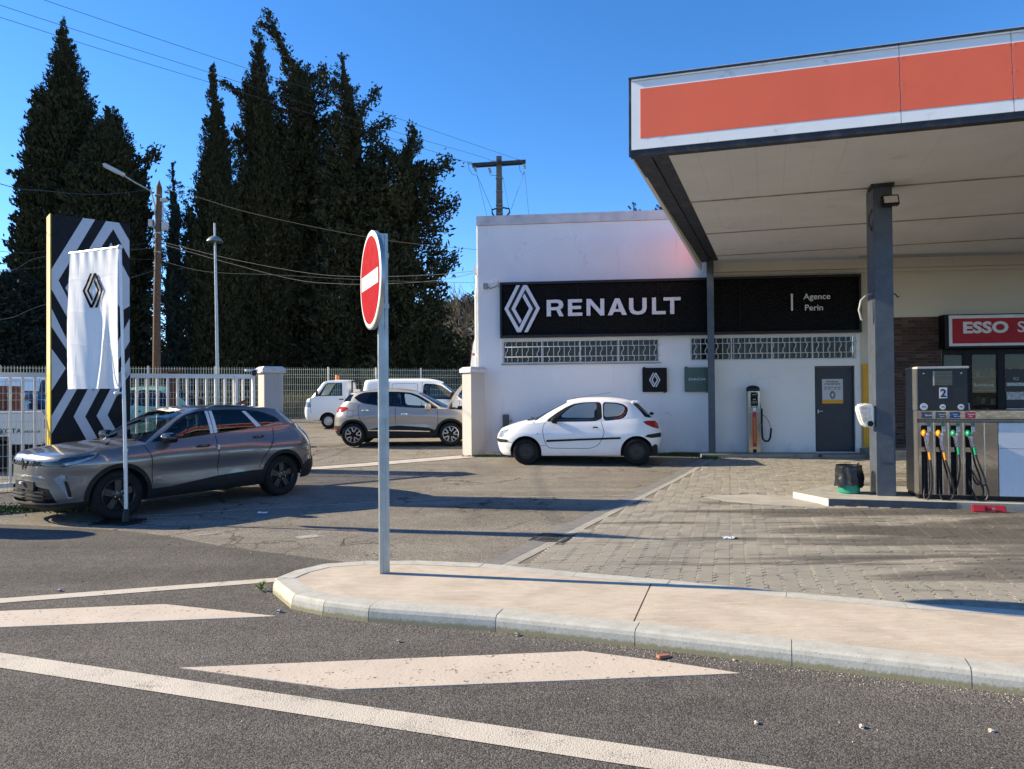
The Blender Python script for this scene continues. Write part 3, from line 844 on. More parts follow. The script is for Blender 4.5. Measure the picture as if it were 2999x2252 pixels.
MB().box(7.625, 7.665, -.14, -.11, 3.575, 3.985).build('divider_bar', M_LETTER, sg)
text('name_lettering', 'Agence', .20, M_LETTER, sg, (7.915, -.125, 3.842), bold=.006, depth=.008, sx=1.04)
text('name_lettering', 'Perin', .20, M_LETTER, sg, (7.935, -.125, 3.575), bold=.006, depth=.008, sx=1.04)

# small square signs
sq = on_wall('square_sign', 'small square black sign with white diamond logo above the white hatchback', 'sign', 4.38, 0, 1.945)
MB().box(-.295, .295, -.09, -.02, -.297, .297, bev=.008).build('panel', M_SBLACK, sq)
add_logo(sq, .0, .0, .27, .345, -.097, -.088, M_LETTER)
MB().box(-.28, -.22, -.021, 0, .30, .32).box(.22, .28, -.021, 0, -.32, -.30).build('bracket', M_SFRAME, sq)
M_GREEN = plain('dark_sage_green_panel', (.050,.095,.078), .4)
sq = on_wall('square_sign', 'small square dark green sign with DACIA lettering behind the slim canopy post', 'sign', 5.40, 0, 1.942)
MB().box(-.295, .295, -.09, -.02, -.297, .297, bev=.008).build('panel', M_GREEN, sq)
text('lettering', 'DACIA', .078, M_LETTER, sq, (0, -.094, -.018), bold=.01, align='CENTER', sx=1.75)
MB().box(-.28, -.22, -.021, 0, .30, .32).box(.22, .28, -.021, 0, -.32, -.30).build('bracket', M_SFRAME, sq)
# notice on the door
M_PAPER = plain('white_notice_plate', (.50,.51,.53), .5, var=.04); M_INK = plain('black_ink', (.02,.02,.025), .6)
nt = on_wall('opening_hours_notice', 'white notice plate of opening hours with a yellow foot on the grey door', 'notice', 8.624, .085, 1.63)
MB().box(-.242, .242, -.006, .004, -.295, .295).build('plate', M_PAPER, nt)
MB().box(-.242, .242, -.009, -.0061, -.295, -.205).build('yellow_foot', M_YELLOW, nt)
M_FRM = plain('notice_frame', (.10,.11,.12), .5)
MB().box(-.25, -.2421, -.01, .004, -.295, .295).box(.2421, .25, -.01, .004, -.295, .295).box(-.25, .25, -.01, .004, .2951, .303).build('frame', M_FRM, nt)
text('lettering', 'Horaires', .068, M_INK, nt, (0, -.0075, .215), bold=.02, align='CENTER', depth=.0006, sx=1.15)
text('lettering', "d'ouverture", .068, M_INK, nt, (0, -.0075, .160), bold=.02, align='CENTER', depth=.0006, sx=1.12)
text('lettering', 'Du lundi au vendredi', .042, M_INK, nt, (0, -.0075, .085), bold=.015, align='CENTER', depth=.0006, sx=1.05)
text('lettering', '8h - 12h  |  14h - 18h', .042, M_INK, nt, (0, -.0075, .040), bold=.015, align='CENTER', depth=.0006, sx=1.05)
mb = MB()
for poly in ([(-.075,-.085),(-.03,.005),(0,.005),(0,-.03),(-.035,-.085)], [(.075,-.085),(.03,.005),(.003,.005),(.003,-.03),(.035,-.085)], [(-.075,-.09),(-.035,-.09),(0,-.15),(0,-.185),(-.03,-.18)], [(.075,-.09),(.035,-.09),(.003,-.15),(.003,-.185),(.03,-.18)]):
    mb.prism(poly, -.0085, -.0062, axis='y')
mb.build('diamond_mark', plain('grey_print', (.10,.11,.13)), nt)
# yellow wall panel
yp = on_wall('yellow_panel', 'tall mustard yellow panel on the wall beside the grey door', 'panel', 9.50, 0, .29)
MB().box(-.215, .215, -.05, .005, 0, 1.985, bev=.006).build('board', M_YELLOW, yp)
# grey wall box, camera, junction box
bx_ = on_wall('electric_box', 'narrow dark grey electric box low on the white wall by the car bonnet', 'box', .69, 0, .95)
MB().box(-.075, .075, -.12, 0, -.16, .16, bev=.008).build('housing', plain('dark_grey_plastic', (.055,.06,.062), .5), bx_)
MB().tube([(.08, -.06, 0), (.12, -.06, -.03), (.15, -.06, .0), (.15, -.06, .04)], .008, 6).box(-.13, .07, -.08, -.02, -.185, -.161).build('hook', M_IRON, bx_)
cm = on_wall('security_camera', 'white security camera with junction box high on the left end of the white wall', 'camera', .20, 0, 4.36)
MB().box(-.06, .05, -.09, 0, -.07, .07, bev=.006).build('junction_box', plain('grey_box', (.26,.25,.24), .6), cm)
mbx = MB().box(.20, .36, -.30, -.17, .03, .105, bev=.015, rot=Matrix.Rotation(.18, 3, 'Y')); mbx.tube([(.30, 0, .0), (.30, -.1, .02), (.29, -.2, .05)], .015, 8)
mbx.build('housing', M_WHITEM, cm, True)
MB().lathe([(.027, 0), (.027, .012)], 12, 'x', (.352, -.235, .045)).build('lens', M_BLACK, cm)
MB().tube([(.05, -.03, -.03), (.13, -.02, -.06), (.22, -.02, -.03), (.28, -.02, 0)], .008, 6).build('cable', M_BLACK, cm)

# ---------------------------------------------------------------- tyre inflator
M_STEEL = plain('brushed_stainless_steel', (.52,.49,.44), .22, 1.0, var=.06, vscale=3)
M_RUBBER = plain('black_rubber', (.008,.008,.009), .5, spec=.35)
M_REDP = plain('red_plastic', (.38,.016,.018), .4)
M_YTXT = plain('yellow_lettering', (.75,.48,.02), .5)
tf = on_wall('tyre_inflator', 'slim stainless steel tyre inflator with red panel and coiled black hose against the white wall', 'tyre inflator', 6.69, -.22, .165)
MB().box(-.135, .135, -.12, .12, 0, 1.48, bev=.008).build('cabinet', M_STEEL, tf)
MB().add(*(lambda L: (L.v, L.f))(MB().lathe([(.155, 0), (.16, .04), (.15, .09), (.11, .125), (.04, .14), (0, .141)], 20, c=(0, 0, 1.481), sy=.85))).build('cap', M_RUBBER, tf, True)
MB().box(-.085, .085, -.1245, -.1205, 1.13, 1.46).build('display', M_BLACK, tf)
mb = MB()
for k, (a, b2, c, d2) in enumerate([(-.05, .05, 1.395, 1.405), (-.03, .03, 1.28, 1.295), (.05, .075, 1.43, 1.45), (-.07, .07, 1.20, 1.206), (-.06, .06, 1.235, 1.241)]): mb.box(a, b2, -.1265, -.1246, c, d2)
mb.build('display_print', plain('pale_print', (.6,.55,.55)), tf)
MB().lathe([(.037, 0), (.037, -.012)], 18, 'y', (0, -.1205, 1.045)).build('gauge', plain('white_dial', (.7,.7,.68)), tf)
MB().box(-.075, -.045, -.127, -.1205, 1.09, 1.115).box(.045, .075, -.127, -.1205, 1.09, 1.115).box(-.075, -.05, -.127, -.1205, 1.03, 1.05).box(.05, .075, -.127, -.1205, 1.03, 1.05).build('button', M_RUBBER, tf)
MB().box(-.045, .045, -.1245, -.1205, .16, .98).build('red_panel', M_REDP, tf)
text('lettering', 'GONFLEUR DE PNEUS', .062, M_YTXT, tf, (-.020, -.126, .86), rot=(math.pi/2, math.pi/2, 0), bold=.0, depth=.0006)
MB().box(-.04, .04, -.1245, -.1205, .02, .10).build('vent', M_BLACK, tf)
hp = [(.145, -.02, 1.36), (.15, -.03, 1.2), (.17, -.04, 1.06)]
coil = [(.185+.022*math.cos(k*1.2), -.05+.022*math.sin(k*1.2), 1.06-k*.0053) for k in range(75)]
loop = [(.185, -.05, .66), (.19, -.05, .45), (.205, -.05, .34), (.26, -.05, .285), (.33, -.05, .29), (.375, -.05, .36), (.39, -.05, .48), (.40, -.05, .585)]
mb = MB().tube(hp, .008, 6).tube(coil, .010, 6).tube(loop, .024, 10)
mb.build('hose', M_RUBBER, tf, True)
MB().tube([(.40, -.05, .585), (.35, -.05, .75), (.28, -.05, .86), (.20, -.05, .92)], .006, 6).box(.385, .415, -.07, -.03, .58, .60).build('wire', M_RUBBER, tf, True)

# ================================================================ STATION CANOPY
CR = R(-16)
can = thing('station_canopy', 'large flat forecourt canopy with red and white fascia on dark steel columns', 'canopy', (1.494, 8.73, 0), CR)
cxv = Vector((math.cos(CR), math.sin(CR))); cyv = Vector((-math.sin(CR), math.cos(CR)))
def uz(y): return 4.61+.0236*y
BLx, BLy = .657, 9.05; BRx, BRy = 14.44, 11.48; CL = 14.0
def xl(y): return BLx/BLy*y
def yb(x): return BLy+(x-BLx)*(BRy-BLy)/(BRx-BLx)
M_CEIL = plain('off_white_ceiling_board', (.80,.805,.815), .55, var=.05, vscale=1.2, coords='world', dirt=(.40,.37,.32), dirtscale=1.3, dirtlo=.62)
M_FASC = plain('white_fascia_paint', (.86,.85,.81), .45, var=.03, coords='world', dirt=(.42,.42,.41), dirtscale=3.5, dirtlo=.60)
M_ORANGE = plain('faded_orange_red_band', (.86,.145,.062), .5, var=.05, vscale=1.0, coords='world')
M_DSTEEL = plain('dark_grey_steel', (.018,.019,.022), .5, var=.25, vscale=5, dirt=(.085,.08,.075), dirtscale=5, dirtlo=.52)
M_COLUMN = plain('slate_blue_column_paint', (.062,.075,.095), .45, var=.2, vscale=6, dirt=(.12,.125,.13), dirtscale=9, dirtlo=.60)
M_PALEST = plain('pale_roof_edge', (.62,.63,.65), .5)
bd = .345
rows_y = [.10, 2.84, 5.60, 8.36, None]
for r_ in range(4):
    y0 = rows_y[r_]+.006; nboard = int((CL-.4)/bd)+1
    for k in range(nboard):
        xa = .41+k*bd; xb = xa+bd-.0015
        y1a = (rows_y[r_+1]-.006) if rows_y[r_+1] else yb(xa)-.005
        y1b = (rows_y[r_+1]-.006) if rows_y[r_+1] else yb(xb)-.005
        sh = lambda x, y: x+xl(y)
        vs = []
        for dz in (0, .03):
            for x, y in ((xa, y0), (xb, y0), (xb, y1b), (xa, y1a)): vs.append((sh(x, y), y, uz(y)+dz+.0007*((k*7+r_*3) % 3)))
        MB().add(vs, [(0, 3, 2, 1), (4, 5, 6, 7), (0, 1, 5, 4), (1, 2, 6, 5), (2, 3, 7, 6), (3, 0, 4, 7)]).build('ceiling_board', M_CEIL, can)
# cover strips along the seams
M_SEAM = plain('seam_cover_strip', (.33,.30,.26), .7, var=.3, vscale=4, coords='world')
for y in rows_y[1:4]:
    path = [(xl(y)+.41+CL*k/24, y+rnd.uniform(-.006, .006), uz(y)-.006) for k in range(25)]
    MB().tube(path, .014, 5).build('seam_strip', M_SEAM, can)
def sl(x0, x1, y0, y1, z0, z1):
    vs = []
    for dz in (z0, z1):
        for x, y in ((x0, y0), (x1, y0), (x1, y1), (x0, y1)): vs.append((x+xl(y), y, uz(y)+dz))
    return vs, [(0, 3, 2, 1), (4, 5, 6, 7), (0, 1, 5, 4), (1, 2, 6, 5), (2, 3, 7, 6), (3, 0, 4, 7)]
MB().add(*sl(.0, .215, .10, 9.06, -.035, .10)).build('edge_beam', M_DSTEEL, can)
MB().add(*sl(.222, .405, .10, 9.06, -.012, .10)).build('edge_beam', M_DSTEEL, can)
MB().box(-.01, CL+.5, -.012, .097, 4.555, 4.628).build('front_trim', M_DSTEEL, can)
FZ0, FZ1 = 4.63, 5.53
jx = [0, 2.99, 4.08, 7.08, 10.1, 13.1, 14.4]
for k in range(len(jx)-1):
    a, b_ = jx[k]+.004, jx[k+1]-.004
    fp = MB().box(a, b_, -.02, .03, FZ0, FZ1).build('fascia_panel', M_FASC, can)
    ra = a+.11 if k == 0 else a+.001
    MB().box(ra, b_-.001, -.0235, -.0201, FZ0+.135, FZ1-.135).build('red_band', M_ORANGE, fp)
    th_ = R(-4); fp.rotation_euler = (th_, 0, 0); fp.location = (0, FZ0*math.sin(th_), FZ0*(1-math.cos(th_)))  # upright fascia leaned back slightly so that it catches more sun
    mb = MB()
    for zz in (FZ0+.15, 5.08, FZ1-.15):
        for xx in (b_-.02,): mb.lathe([(.007, 0), (.005, -.003), (0, -.0035)], 8, 'y', (xx, -.0236, zz)).lathe([(.007, 0), (.005, -.003), (0, -.0035)], 8, 'y', (xx+.048, -.0236, zz))
    if k < 5: mb.build('rivet', M_ORANGE, fp)
ct_ = MB().box(-.028, .003, -.018, .03, 4.56, 5.53).build('corner_trim', M_DSTEEL, can); ct_.rotation_euler = fp.rotation_euler; ct_.location = fp.location
MB().box(-.03, CL+.5, .03, .12, 5.529, 5.553).build('top_trim', M_DSTEEL, can)
mb = MB(); mb.add([(.35, .12, 5.557), (CL+.4, .12, 5.557), (CL+.4, .4, 5.557), (.35, .4, 5.557), (.35, .12, 5.60), (CL+.4, .12, 5.60), (CL+.4, .4, 5.60), (.35, .4, 5.60)], [(0, 3, 2, 1), (4, 5, 6, 7), (0, 1, 5, 4), (1, 2, 6, 5), (2, 3, 7, 6), (3, 0, 4, 7)])
mb.build('roof_edge', M_PALEST, can)
# left fascia, facing the sun
M_RED = plain('clean_red_band', (.52,.035,.032), .45, var=.04, coords='world')
ang = math.atan2(BLy, BLx)-math.pi/2
lf = sub('left_fascia', can, (0, .03, 0), (0, 0, ang))
Ll = math.hypot(BLx, BLy)-.03
MB().box(-.03, .02, .09, Ll, FZ0-.03, FZ1+.01).build('panel', M_FASC, lf)
MB().box(-.034, -.0301, .11, Ll, FZ0+.125, FZ1-.135).build('red_band', M_RED, lf)
text('lettering', 'Esso', .46, M_LETTER, lf, (-.036, Ll-1.2, 4.92), rot=(math.pi/2, 0, -math.pi/2), bold=.03, depth=.001, sx=1.2)
text('lettering', 'service', .42, M_LETTER, lf, (-.036, 3.2, 4.93), rot=(math.pi/2, 0, -math.pi/2), bold=.02, depth=.001, sx=1.2)
mb = MB(); mb.add([(0, .02, 5.50), (CL+.4, .02, 5.50), (BRx+.4, BRy, 5.70), (BLx, BLy, 5.70)], [(0, 1, 2, 3)]); mb.build('roof_sheet', M_PALEST, can)
# column, post
mb = MB().box(3.218, 3.468, 2.642, 3.15, .112, uz(2.8), bev=.006)
mb.build('column', M_COLUMN, can)
MB().box(3.255, 3.447, 2.636, 2.6415, .60, .985).build('hatch_cover', M_COLUMN, can)
MB().box(3.19, 3.496, 2.62, 2.915, uz(2.8)-.05, uz(2.8)-.002).build('column_head', M_DSTEEL, can)
MB().box(.79, .95, 8.86, 9.02, .165, uz(9.0), bev=.005).build('post', M_COLUMN, can)
mb = MB().tube([(3.225, 2.78, 3.09), (3.13, 2.74, 3.06), (3.05, 2.72, 2.98), (3.02, 2.71, 2.84), (3.05, 2.71, 2.70), (3.07, 2.71, 2.69)], .016, 8)
mb.build('cable', plain('pale_cable', (.35,.33,.30), .6), can, True)
MB().tube([(3.46, 2.78, 3.08), (3.52, 2.76, 3.06), (3.545, 2.75, 3.01), (3.57, 2.75, 3.03)], .009, 6).tube([(3.222, 2.66, 3.1), (3.216, 2.66, 2.75), (3.214, 2.70, 2.62), (3.215, 2.75, 2.75), (3.22, 2.78, 3.08)], .004, 5).build('cable', M_RUBBER, can, True)
MB().tube([(3.215, 2.72, 4.32), (3.17, 2.71, 4.20), (3.17, 2.71, 4.10), (3.21, 2.72, 4.0), (3.225, 2.74, 4.2)], .008, 6).build('cable', M_RUBBER, can, True)
p = Vector((1.494, 8.73))+cxv*3.43+cyv*2.63
fl_ = thing('floodlight', 'small black floodlight with a pale glass at the top of the dark column', 'floodlight', (p.x, p.y, 4.40), CR)
rt = Matrix.Rotation(R(-28), 3, 'X')
MB().box(-.11, .11, -.085, -.02, -.085, .085, bev=.008, rot=rt).build('housing', M_RUBBER, fl_)
MB().box(-.09, .09, -.092, -.0855, -.07, .05, rot=rt, piv=(0, -.0525, 0)).build('lens', plain('floodlight_glass', (.6,.56,.50), .2), fl_)
mb = MB()
for k in range(7): mb.box(-.09+k*.028, -.078+k*.028, -.02, .012, -.07, .08, rot=rt, piv=(-.084+k*.028, -.0525, 0))
mb.build('fin', M_RUBBER, fl_)
MB().box(-.012, .012, -.01, .02, -.03, .03).build('bracket', M_RUBBER, fl_)

# ================================================================ PUMP ISLAND, PUMP, BIN
pisl = thing('pump_island', None, None); tag(pisl, kind='structure')
M_ISLC = plain('grey_island_concrete', (.33,.315,.27), .9, var=.22, vscale=4, bump=.35, coords='world', dirt=(.14,.13,.11), dirtscale=3, dirtlo=.55)
M_ISLP = plain('dark_blue_kerb_paint', (.045,.055,.075), .6, var=.3, vscale=8, bump=.5, bscale=25, coords='world', dirt=(.10,.095,.085), dirtscale=5, dirtlo=.55)
M_ISLW = plain('cream_kerb_paint', (.62,.55,.45), .7, var=.1, coords='world')
MB().prism(ISLAND_P, -.02, .112).build('concrete', M_ISLC, pisl)
A_ = Vector(ISLAND_P[0]); B_ = Vector(ISLAND_P[1]); C_ = Vector(ISLAND_P[2])
def facing(a, b, t0, t1, m, nm, proud=.004):
    t = (b-a).normalized(); nrm = Vector((t.y, -t.x)); p0 = a+t*t0; p1 = a+t*t1
    MB().prism([tuple(p0), tuple(p1), tuple(p1+nrm*proud), tuple(p0+nrm*proud)], -.02, .108).build(nm, m, pisl)
facing(A_, B_, .0, (B_-A_).length, M_ISLW, 'painted_nose')
facing(B_, C_, .01, 1.62, M_ISLP, 'painted_edge')
# trash bin
bn = thing('trash_bin', 'low green bin lined with a black plastic bag standing on the island by the column', 'bin', (5.055, 10.70, .112))
MB().lathe([(.135, 0), (.148, .012), (.155, .15), (.16, .38), (.15, .38), (.14, .02), (0, .02)], 24).build('bucket', plain('green_plastic', (.012,.24,.155), .4), bn, True)
bag = MB(); seg = 40; rows = 9; vs = []; fs = []
for i in range(rows+1):
    t = i/rows; zz = .12+.29*t
    for k in range(seg):
        a = 2*math.pi*k/seg
        fold = .016*math.sin(a*7+1.3*math.sin(a*2))*(1-t)**.6+.008*math.sin(a*13+t*3)+.006*math.sin(a*5+t*9)
        r_ = .190-.012*t+fold+(.0 if t < 1 else -.004)
        z2 = zz+(.022*math.sin(a*3+.6)+.014*math.sin(a*8) if i == 0 else .006*math.sin(a*9+i))
        vs.append((r_*math.cos(a), r_*math.sin(a), z2))
for i in range(rows):
    for k in range(seg): fs.append((i*seg+k, i*seg+(k+1) % seg, (i+1)*seg+(k+1) % seg, (i+1)*seg+k))
bag.add(vs, fs)
vs2 = []; fs2 = []
for i, (r_, zz) in enumerate(((.178, .41), (.155, .405), (.145, .33), (.13, .2), (.0, .17))):
    for k in range(seg): a = 2*math.pi*k/seg; vs2.append(((r_+.004*math.sin(a*9+i))*math.cos(a), (r_+.004*math.sin(a*9+i))*math.sin(a), zz))
for i in range(4):
    for k in range(seg): fs2.append((i*seg+k, i*seg+(k+1) % seg, (i+1)*seg+(k+1) % seg, (i+1)*seg+k))
bag.add(vs2, fs2); bag.tube([(.06, -.155, .40), (.05, -.15, .44), (.075, -.15, .455), (.07, -.14, .47)], [.02, .012, .014, .004], 6)
M_BAG = plain('black_bin_bag', (.012,.012,.013), .32, var=.3, bump=.9, bscale=38)
bag.build('bag', M_BAG, bn, True)
MB().tube([(.176*math.cos(2*math.pi*k/28), .176*math.sin(2*math.pi*k/28), .412) for k in range(29)], .009, 6, cap=False).build('rim', M_RUBBER, bn, True)

# towel dispenser on the column
p = Vector((1.494, 8.73))+cxv*3.21+cyv*2.74
td = thing('towel_dispenser', 'white rounded wipe dispenser fixed to the left side of the dark column', 'dispenser', (p.x, p.y, 1.29), CR)
prof = [(-.02, .155), (-.14, .175), (-.235, .145), (-.25, .10), (-.20, -.10), (-.155, -.175), (-.02, -.185)]
mb = MB().prism(prof, -.12, .10, axis='y')
bm = bmesh.new(); me_ = mb.mesh('shell', M_WHITEM); bm.from_mesh(me_); bmesh.ops.remove_doubles(bm, verts=bm.verts, dist=1e-5)
bmesh.ops.dissolve_limit(bm, angle_limit=R(2), verts=bm.verts, edges=bm.edges); bmesh.ops.bevel(bm, geom=bm.edges[:], offset=.022, segments=3, affect='EDGES'); bm.to_mesh(me_); bm.free()
me_.materials.clear(); me_.materials.append(plain('ivory_plastic', (.70,.68,.62), .35, var=.03)); me_.polygons.foreach_set('use_smooth', [True]*len(me_.polygons)); me_.set_sharp_from_angle(angle=R(40))
put('shell', me_, td)
MB().box(-.055, .02, -.09, .09, -.12, .13).build('back_plate', M_DSTEEL, td)
MB().lathe([(.042, 0), (.042, -.012), (.03, -.016), (.03, -.004), (0, -.004)], 20, 'y', (-.075, -.118, -.125)).build('outlet', M_RUBBER, td, True)
MB().box(-.20, -.09, -.1225, -.1195, .03, .125).box(-.18, -.085, -.1225, -.1195, -.09, .015).build('sticker', plain('worn_grey_sticker', (.52,.48,.43), .6, var=.3, vscale=25), td)

# fuel pump
PR = R(-15)
pump = thing('fuel_pump', 'stainless steel fuel pump number 2 with four nozzles and black head', 'fuel pump', (5.767, 10.055, .112), PR)
M_PST = plain('scuffed_stainless_steel', (.50,.47,.43), .10, 1.0, var=.07, vscale=2.0, bump=.12, bscale=2.4, bdist=.025)
M_PBLK = plain('black_pump_plastic', (.010,.010,.011), .4, var=.3, dirt=(.09,.09,.09), dirtscale=14, dirtlo=.66)
M_PGREY = plain('grey_pump_side', (.14,.14,.14), .4, .5, var=.12)
M_PWHITE = plain('white_pump_panel', (.62,.64,.68), .3, var=.03)
D_ = .62
mb = MB(); mb.box(-.02, .60, .0, D_-.05, 1.245, 1.835, bev=.006); mb.build('head', M_PBLK, pump)
MB().box(-.035, .615, -.03, D_-.02, 1.836, 1.868, bev=.006).build('head_top', plain('pale_grey_cover', (.45,.44,.41), .5), pump)
MB().box(-.038, -.0205, 0, D_-.06, 1.25, 1.83).build('side_panel', M_PGREY, pump)
MB().box(-.03, 2.6, .02, D_, .06, 1.245).build('cabinet', M_PGREY, pump)
holes = [(.008, .085), (.190, .265), (.375, .447), (.556, .630)]
ol = rect(-.03, .955, .07, 1.08)
hl = [rect(a, b_, .735, 1.04) for a, b_ in holes]+[rect(a, b_, .075, .67) for a, b_ in holes]
mb = MB(); holed_wall(mb, ol, hl, -.012, .20); mb.add([(-.03, -.012, .07), (-.03, -.012, 1.08), (-.03, .02, 1.08), (-.03, .02, .07)], [(0, 1, 2, 3)])
mb.build('front_panel', M_PST, pump)
mb = MB()
for a, b_ in holes: mb.box(a-.002, b_+.002, .012, .0195, .07, 1.045)
mb.build('recess', M_BLACK, pump)
mb = MB()
for x in (.165, .345, .53, .79): mb.box(x-.006, x+.006, -.022, -.0121, .07, 1.08)
for a, b_ in holes: mb.box(b_+.002, b_+.012, -.02, -.0121, .08, 1.02)
mb.build('divider', plain('bright_steel_edge', (.62,.60,.56), .25, 1.0), pump)
MB().box(-.035, 2.6, -.03, .0195, 1.082, 1.128).build('vent_strip', M_PBLK, pump)
tick = MB()
for k in range(150): tick.box(-.02+k*.0174, -.012+k*.0174, -.0335, -.0301, 1.092, 1.118)
tick.build('vent_slat', plain('grey_slat', (.3,.29,.27), .4, .8), pump)
MB().box(-.03, 2.6, -.018, .0195, 1.129, 1.244).build('label_band', M_PST, pump)
MB().box(.965, 2.6, -.014, .0195, .725, 1.08).build('white_panel', M_PWHITE, pump)
MB().box(.965, 2.6, -.014, .0195, .07, .72).build('white_panel', M_PWHITE, pump)
MB().box(-.02, 2.6, .03, D_-.02, -.005, .06).build('plinth', M_RUBBER, pump)
for (x0, x1, col, t1, t2) in ((.012, .144, (.07,.07,.075), 'Gazole', None), (.190, .321, (.075,.07,.068), 'Supreme+', 'Gazole'), (.367, .497, (.006,.045,.16), 'Super', 'SP95-E10'), (.554, .687, (.42,.03,.035), 'Supreme+', 'SP98')):
    lb = MB().box(x0, x1, -.0225, -.0181, 1.138, 1.228).build('fuel_label', plain('label_%s' % t1+str(x0), col, .4), pump)
    MB().box(x0+.008, x0+.034, -.0238, -.0226, 1.168, 1.205).build('mark', plain('blue_mark', (.03,.08,.3)), lb)
    if t2: text('lettering', t1, .026, M_LETTER, lb, (x0+.04, -.024, 1.187), bold=.015, depth=.0004); text('lettering', t2, .022, M_LETTER, lb, (x0+.05, -.024, 1.158), bold=.01, depth=.0004)
    else: text('lettering', t1, .034, M_LETTER, lb, (x0+.042, -.024, 1.172), bold=.015, depth=.0004)
MB().box(.145, .187, -.0215, -.0181, 1.136, 1.232).build('price_tag', plain('beige_tag', (.55,.42,.30), .6), pump)
MB().box(.167, .41, -.006, -.0005, 1.60, 1.80).build('display_window', plain('smoked_display', (.03,.031,.032), .12), pump)
MB().box(.168, .187, -.0085, -.0062, 1.60, 1.80).build('display_edge', plain('pale_display_edge', (.42,.40,.34), .5), pump)
tl = MB()
for zz in (1.645, 1.70, 1.755): tl.box(.20, .40, -.0085, -.0062, zz, zz+.018)
tl.build('display_line', plain('grey_display_line', (.085,.085,.085), .4), pump)
MB().box(.247, .345, -.0045, -.0005, 1.42, 1.572).build('number_plate', plain('white_number_card', (.68,.69,.72), .5), pump)
text('number', '2', .155, M_INK, pump, (.296, -.006, 1.441), bold=.03, align='CENTER', depth=.0006)
for x in (.05, .52): MB().lathe([(.013, 0), (.011, -.012), (0, -.014)], 12, 'y', (x, -.0005, 1.77)).build('lock', M_STEEL, pump, True)
for x, r_ in ((.05, .05), (.288, .038), (.515, .04)):
    st_ = MB().lathe([(r_, 0), (r_, -.003)], 24, 'y', (x, -.0005, 1.303 if r_ > .04 else 1.298)).build('round_sticker', plain('white_sticker', (.62,.63,.65), .5), pump)
    MB().box(x-r_*.5, x+r_*.5, -.0045, -.0036, 1.29, 1.312).build('print', plain('grey_sticker_print', (.2,.22,.26), var=.6, vscale=60), st_)
mb = MB(); 
for x in (.098, .278, .462, .645): mb.box(x-.01, x+.028, -.0195, -.0175, 1.03, 1.075)
mb.build('green_marker', plain('green_teal_sticker', (.02,.20,.15), .5), pump)
mb = MB()
for x in (.100, .280, .464, .647): mb.box(x-.006, x+.03, -.0195, -.0175, .955, 1.02)
mb.build('info_sticker', plain('grey_white_sticker', (.45,.46,.46), .6, var=.7, vscale=70), pump)
M_ORG = plain('orange_plastic', (.72,.27,.012), .4); M_GRN = plain('green_nozzle_plastic', (.012,.26,.12), .4)
M_NOZ = plain('worn_nozzle_metal', (.30,.27,.30), .25, .85, var=.5, vscale=40)
hoses = [
 [(.105,-.07,.56),(.118,-.08,.35),(.115,-.08,.18),(.085,-.08,.06),(.055,-.07,.0),(.03,-.03,.03),(.045,.005,.20),(.05,.012,.55)],
 [(.292,-.07,.56),(.33,-.08,.42),(.375,-.09,.22),(.385,-.09,.10),(.35,-.09,.02),(.29,-.08,.0),(.235,-.03,.05),(.228,.01,.3)],
 [(.462,-.07,.64),(.468,-.075,.50),(.455,-.07,.33),(.43,-.05,.18),(.405,-.01,.10),(.41,.01,.3)],
 [(.665,-.07,.64),(.70,-.09,.50),(.755,-.10,.33),(.765,-.10,.25),(.72,-.10,.22),(.66,-.08,.32),(.61,-.03,.45),(.60,.005,.52)],
]
def smooth_path(pts, n=6):
    out = []
    P_ = [Vector(p) for p in pts]
    for i in range(len(P_)-1):
        p0 = P_[max(i-1, 0)]; p1 = P_[i]; p2 = P_[i+1]; p3 = P_[min(i+2, len(P_)-1)]
        for k in range(n):
            t = k/n; out.append(.5*((2*p1)+(p2-p0)*t+(2*p0-5*p1+4*p2-p3)*t*t+(3*p1-p0-3*p2+p3)*t**3))
    out.append(P_[-1]); return out
for i, (a, b_) in enumerate(holes):
    x = (a+b_)/2; mm = M_ORG if i < 2 else M_GRN; nz = sub('nozzle', pump)
    top = .64 if i > 1 else .565
    ex = hoses[i][0][0]
    mb = MB().ball((x-.005, -.035, .925), .034, .045, .045).tube([(x, .02, .96), (x-.002, -.02, .945), (x+.003, -.05, .895)], [.028, .033, .027], 10)
    mb.build('grip', mm, nz, True)
    MB().lathe([(0, -.001), (.02, 0), (.021, -.02), (0, -.022)], 14, 'y', (x+.028, -.062, .915)).build('cap', M_PAPER if i < 3 else M_GRN, nz, True)
    MB().tube([(x+.003, -.05, .895), (x+.45*(ex-x), -.062, (top+.80)/2+.03), (x+.8*(ex-x), -.068, top+.10)], [.024, .021, .018], 10).build('barrel', M_NOZ, nz, True)
    MB().tube([(x+.8*(ex-x), -.068, top+.10), (ex, -.07, top)], [.0215, .019], 12).build('collar', mm, nz, True)
    MB().tube(smooth_path(hoses[i]), .0125, 8).build('hose', M_RUBBER, nz, True)
MB().tube(smooth_path([(.59,.0,.30),(.63,-.05,.12),(.68,-.09,.015),(.76,-.10,.015),(.80,-.10,.10),(.79,-.10,.18),(.765,-.10,.25)]), .0125, 8).build('hose', M_RUBBER, pump, True)
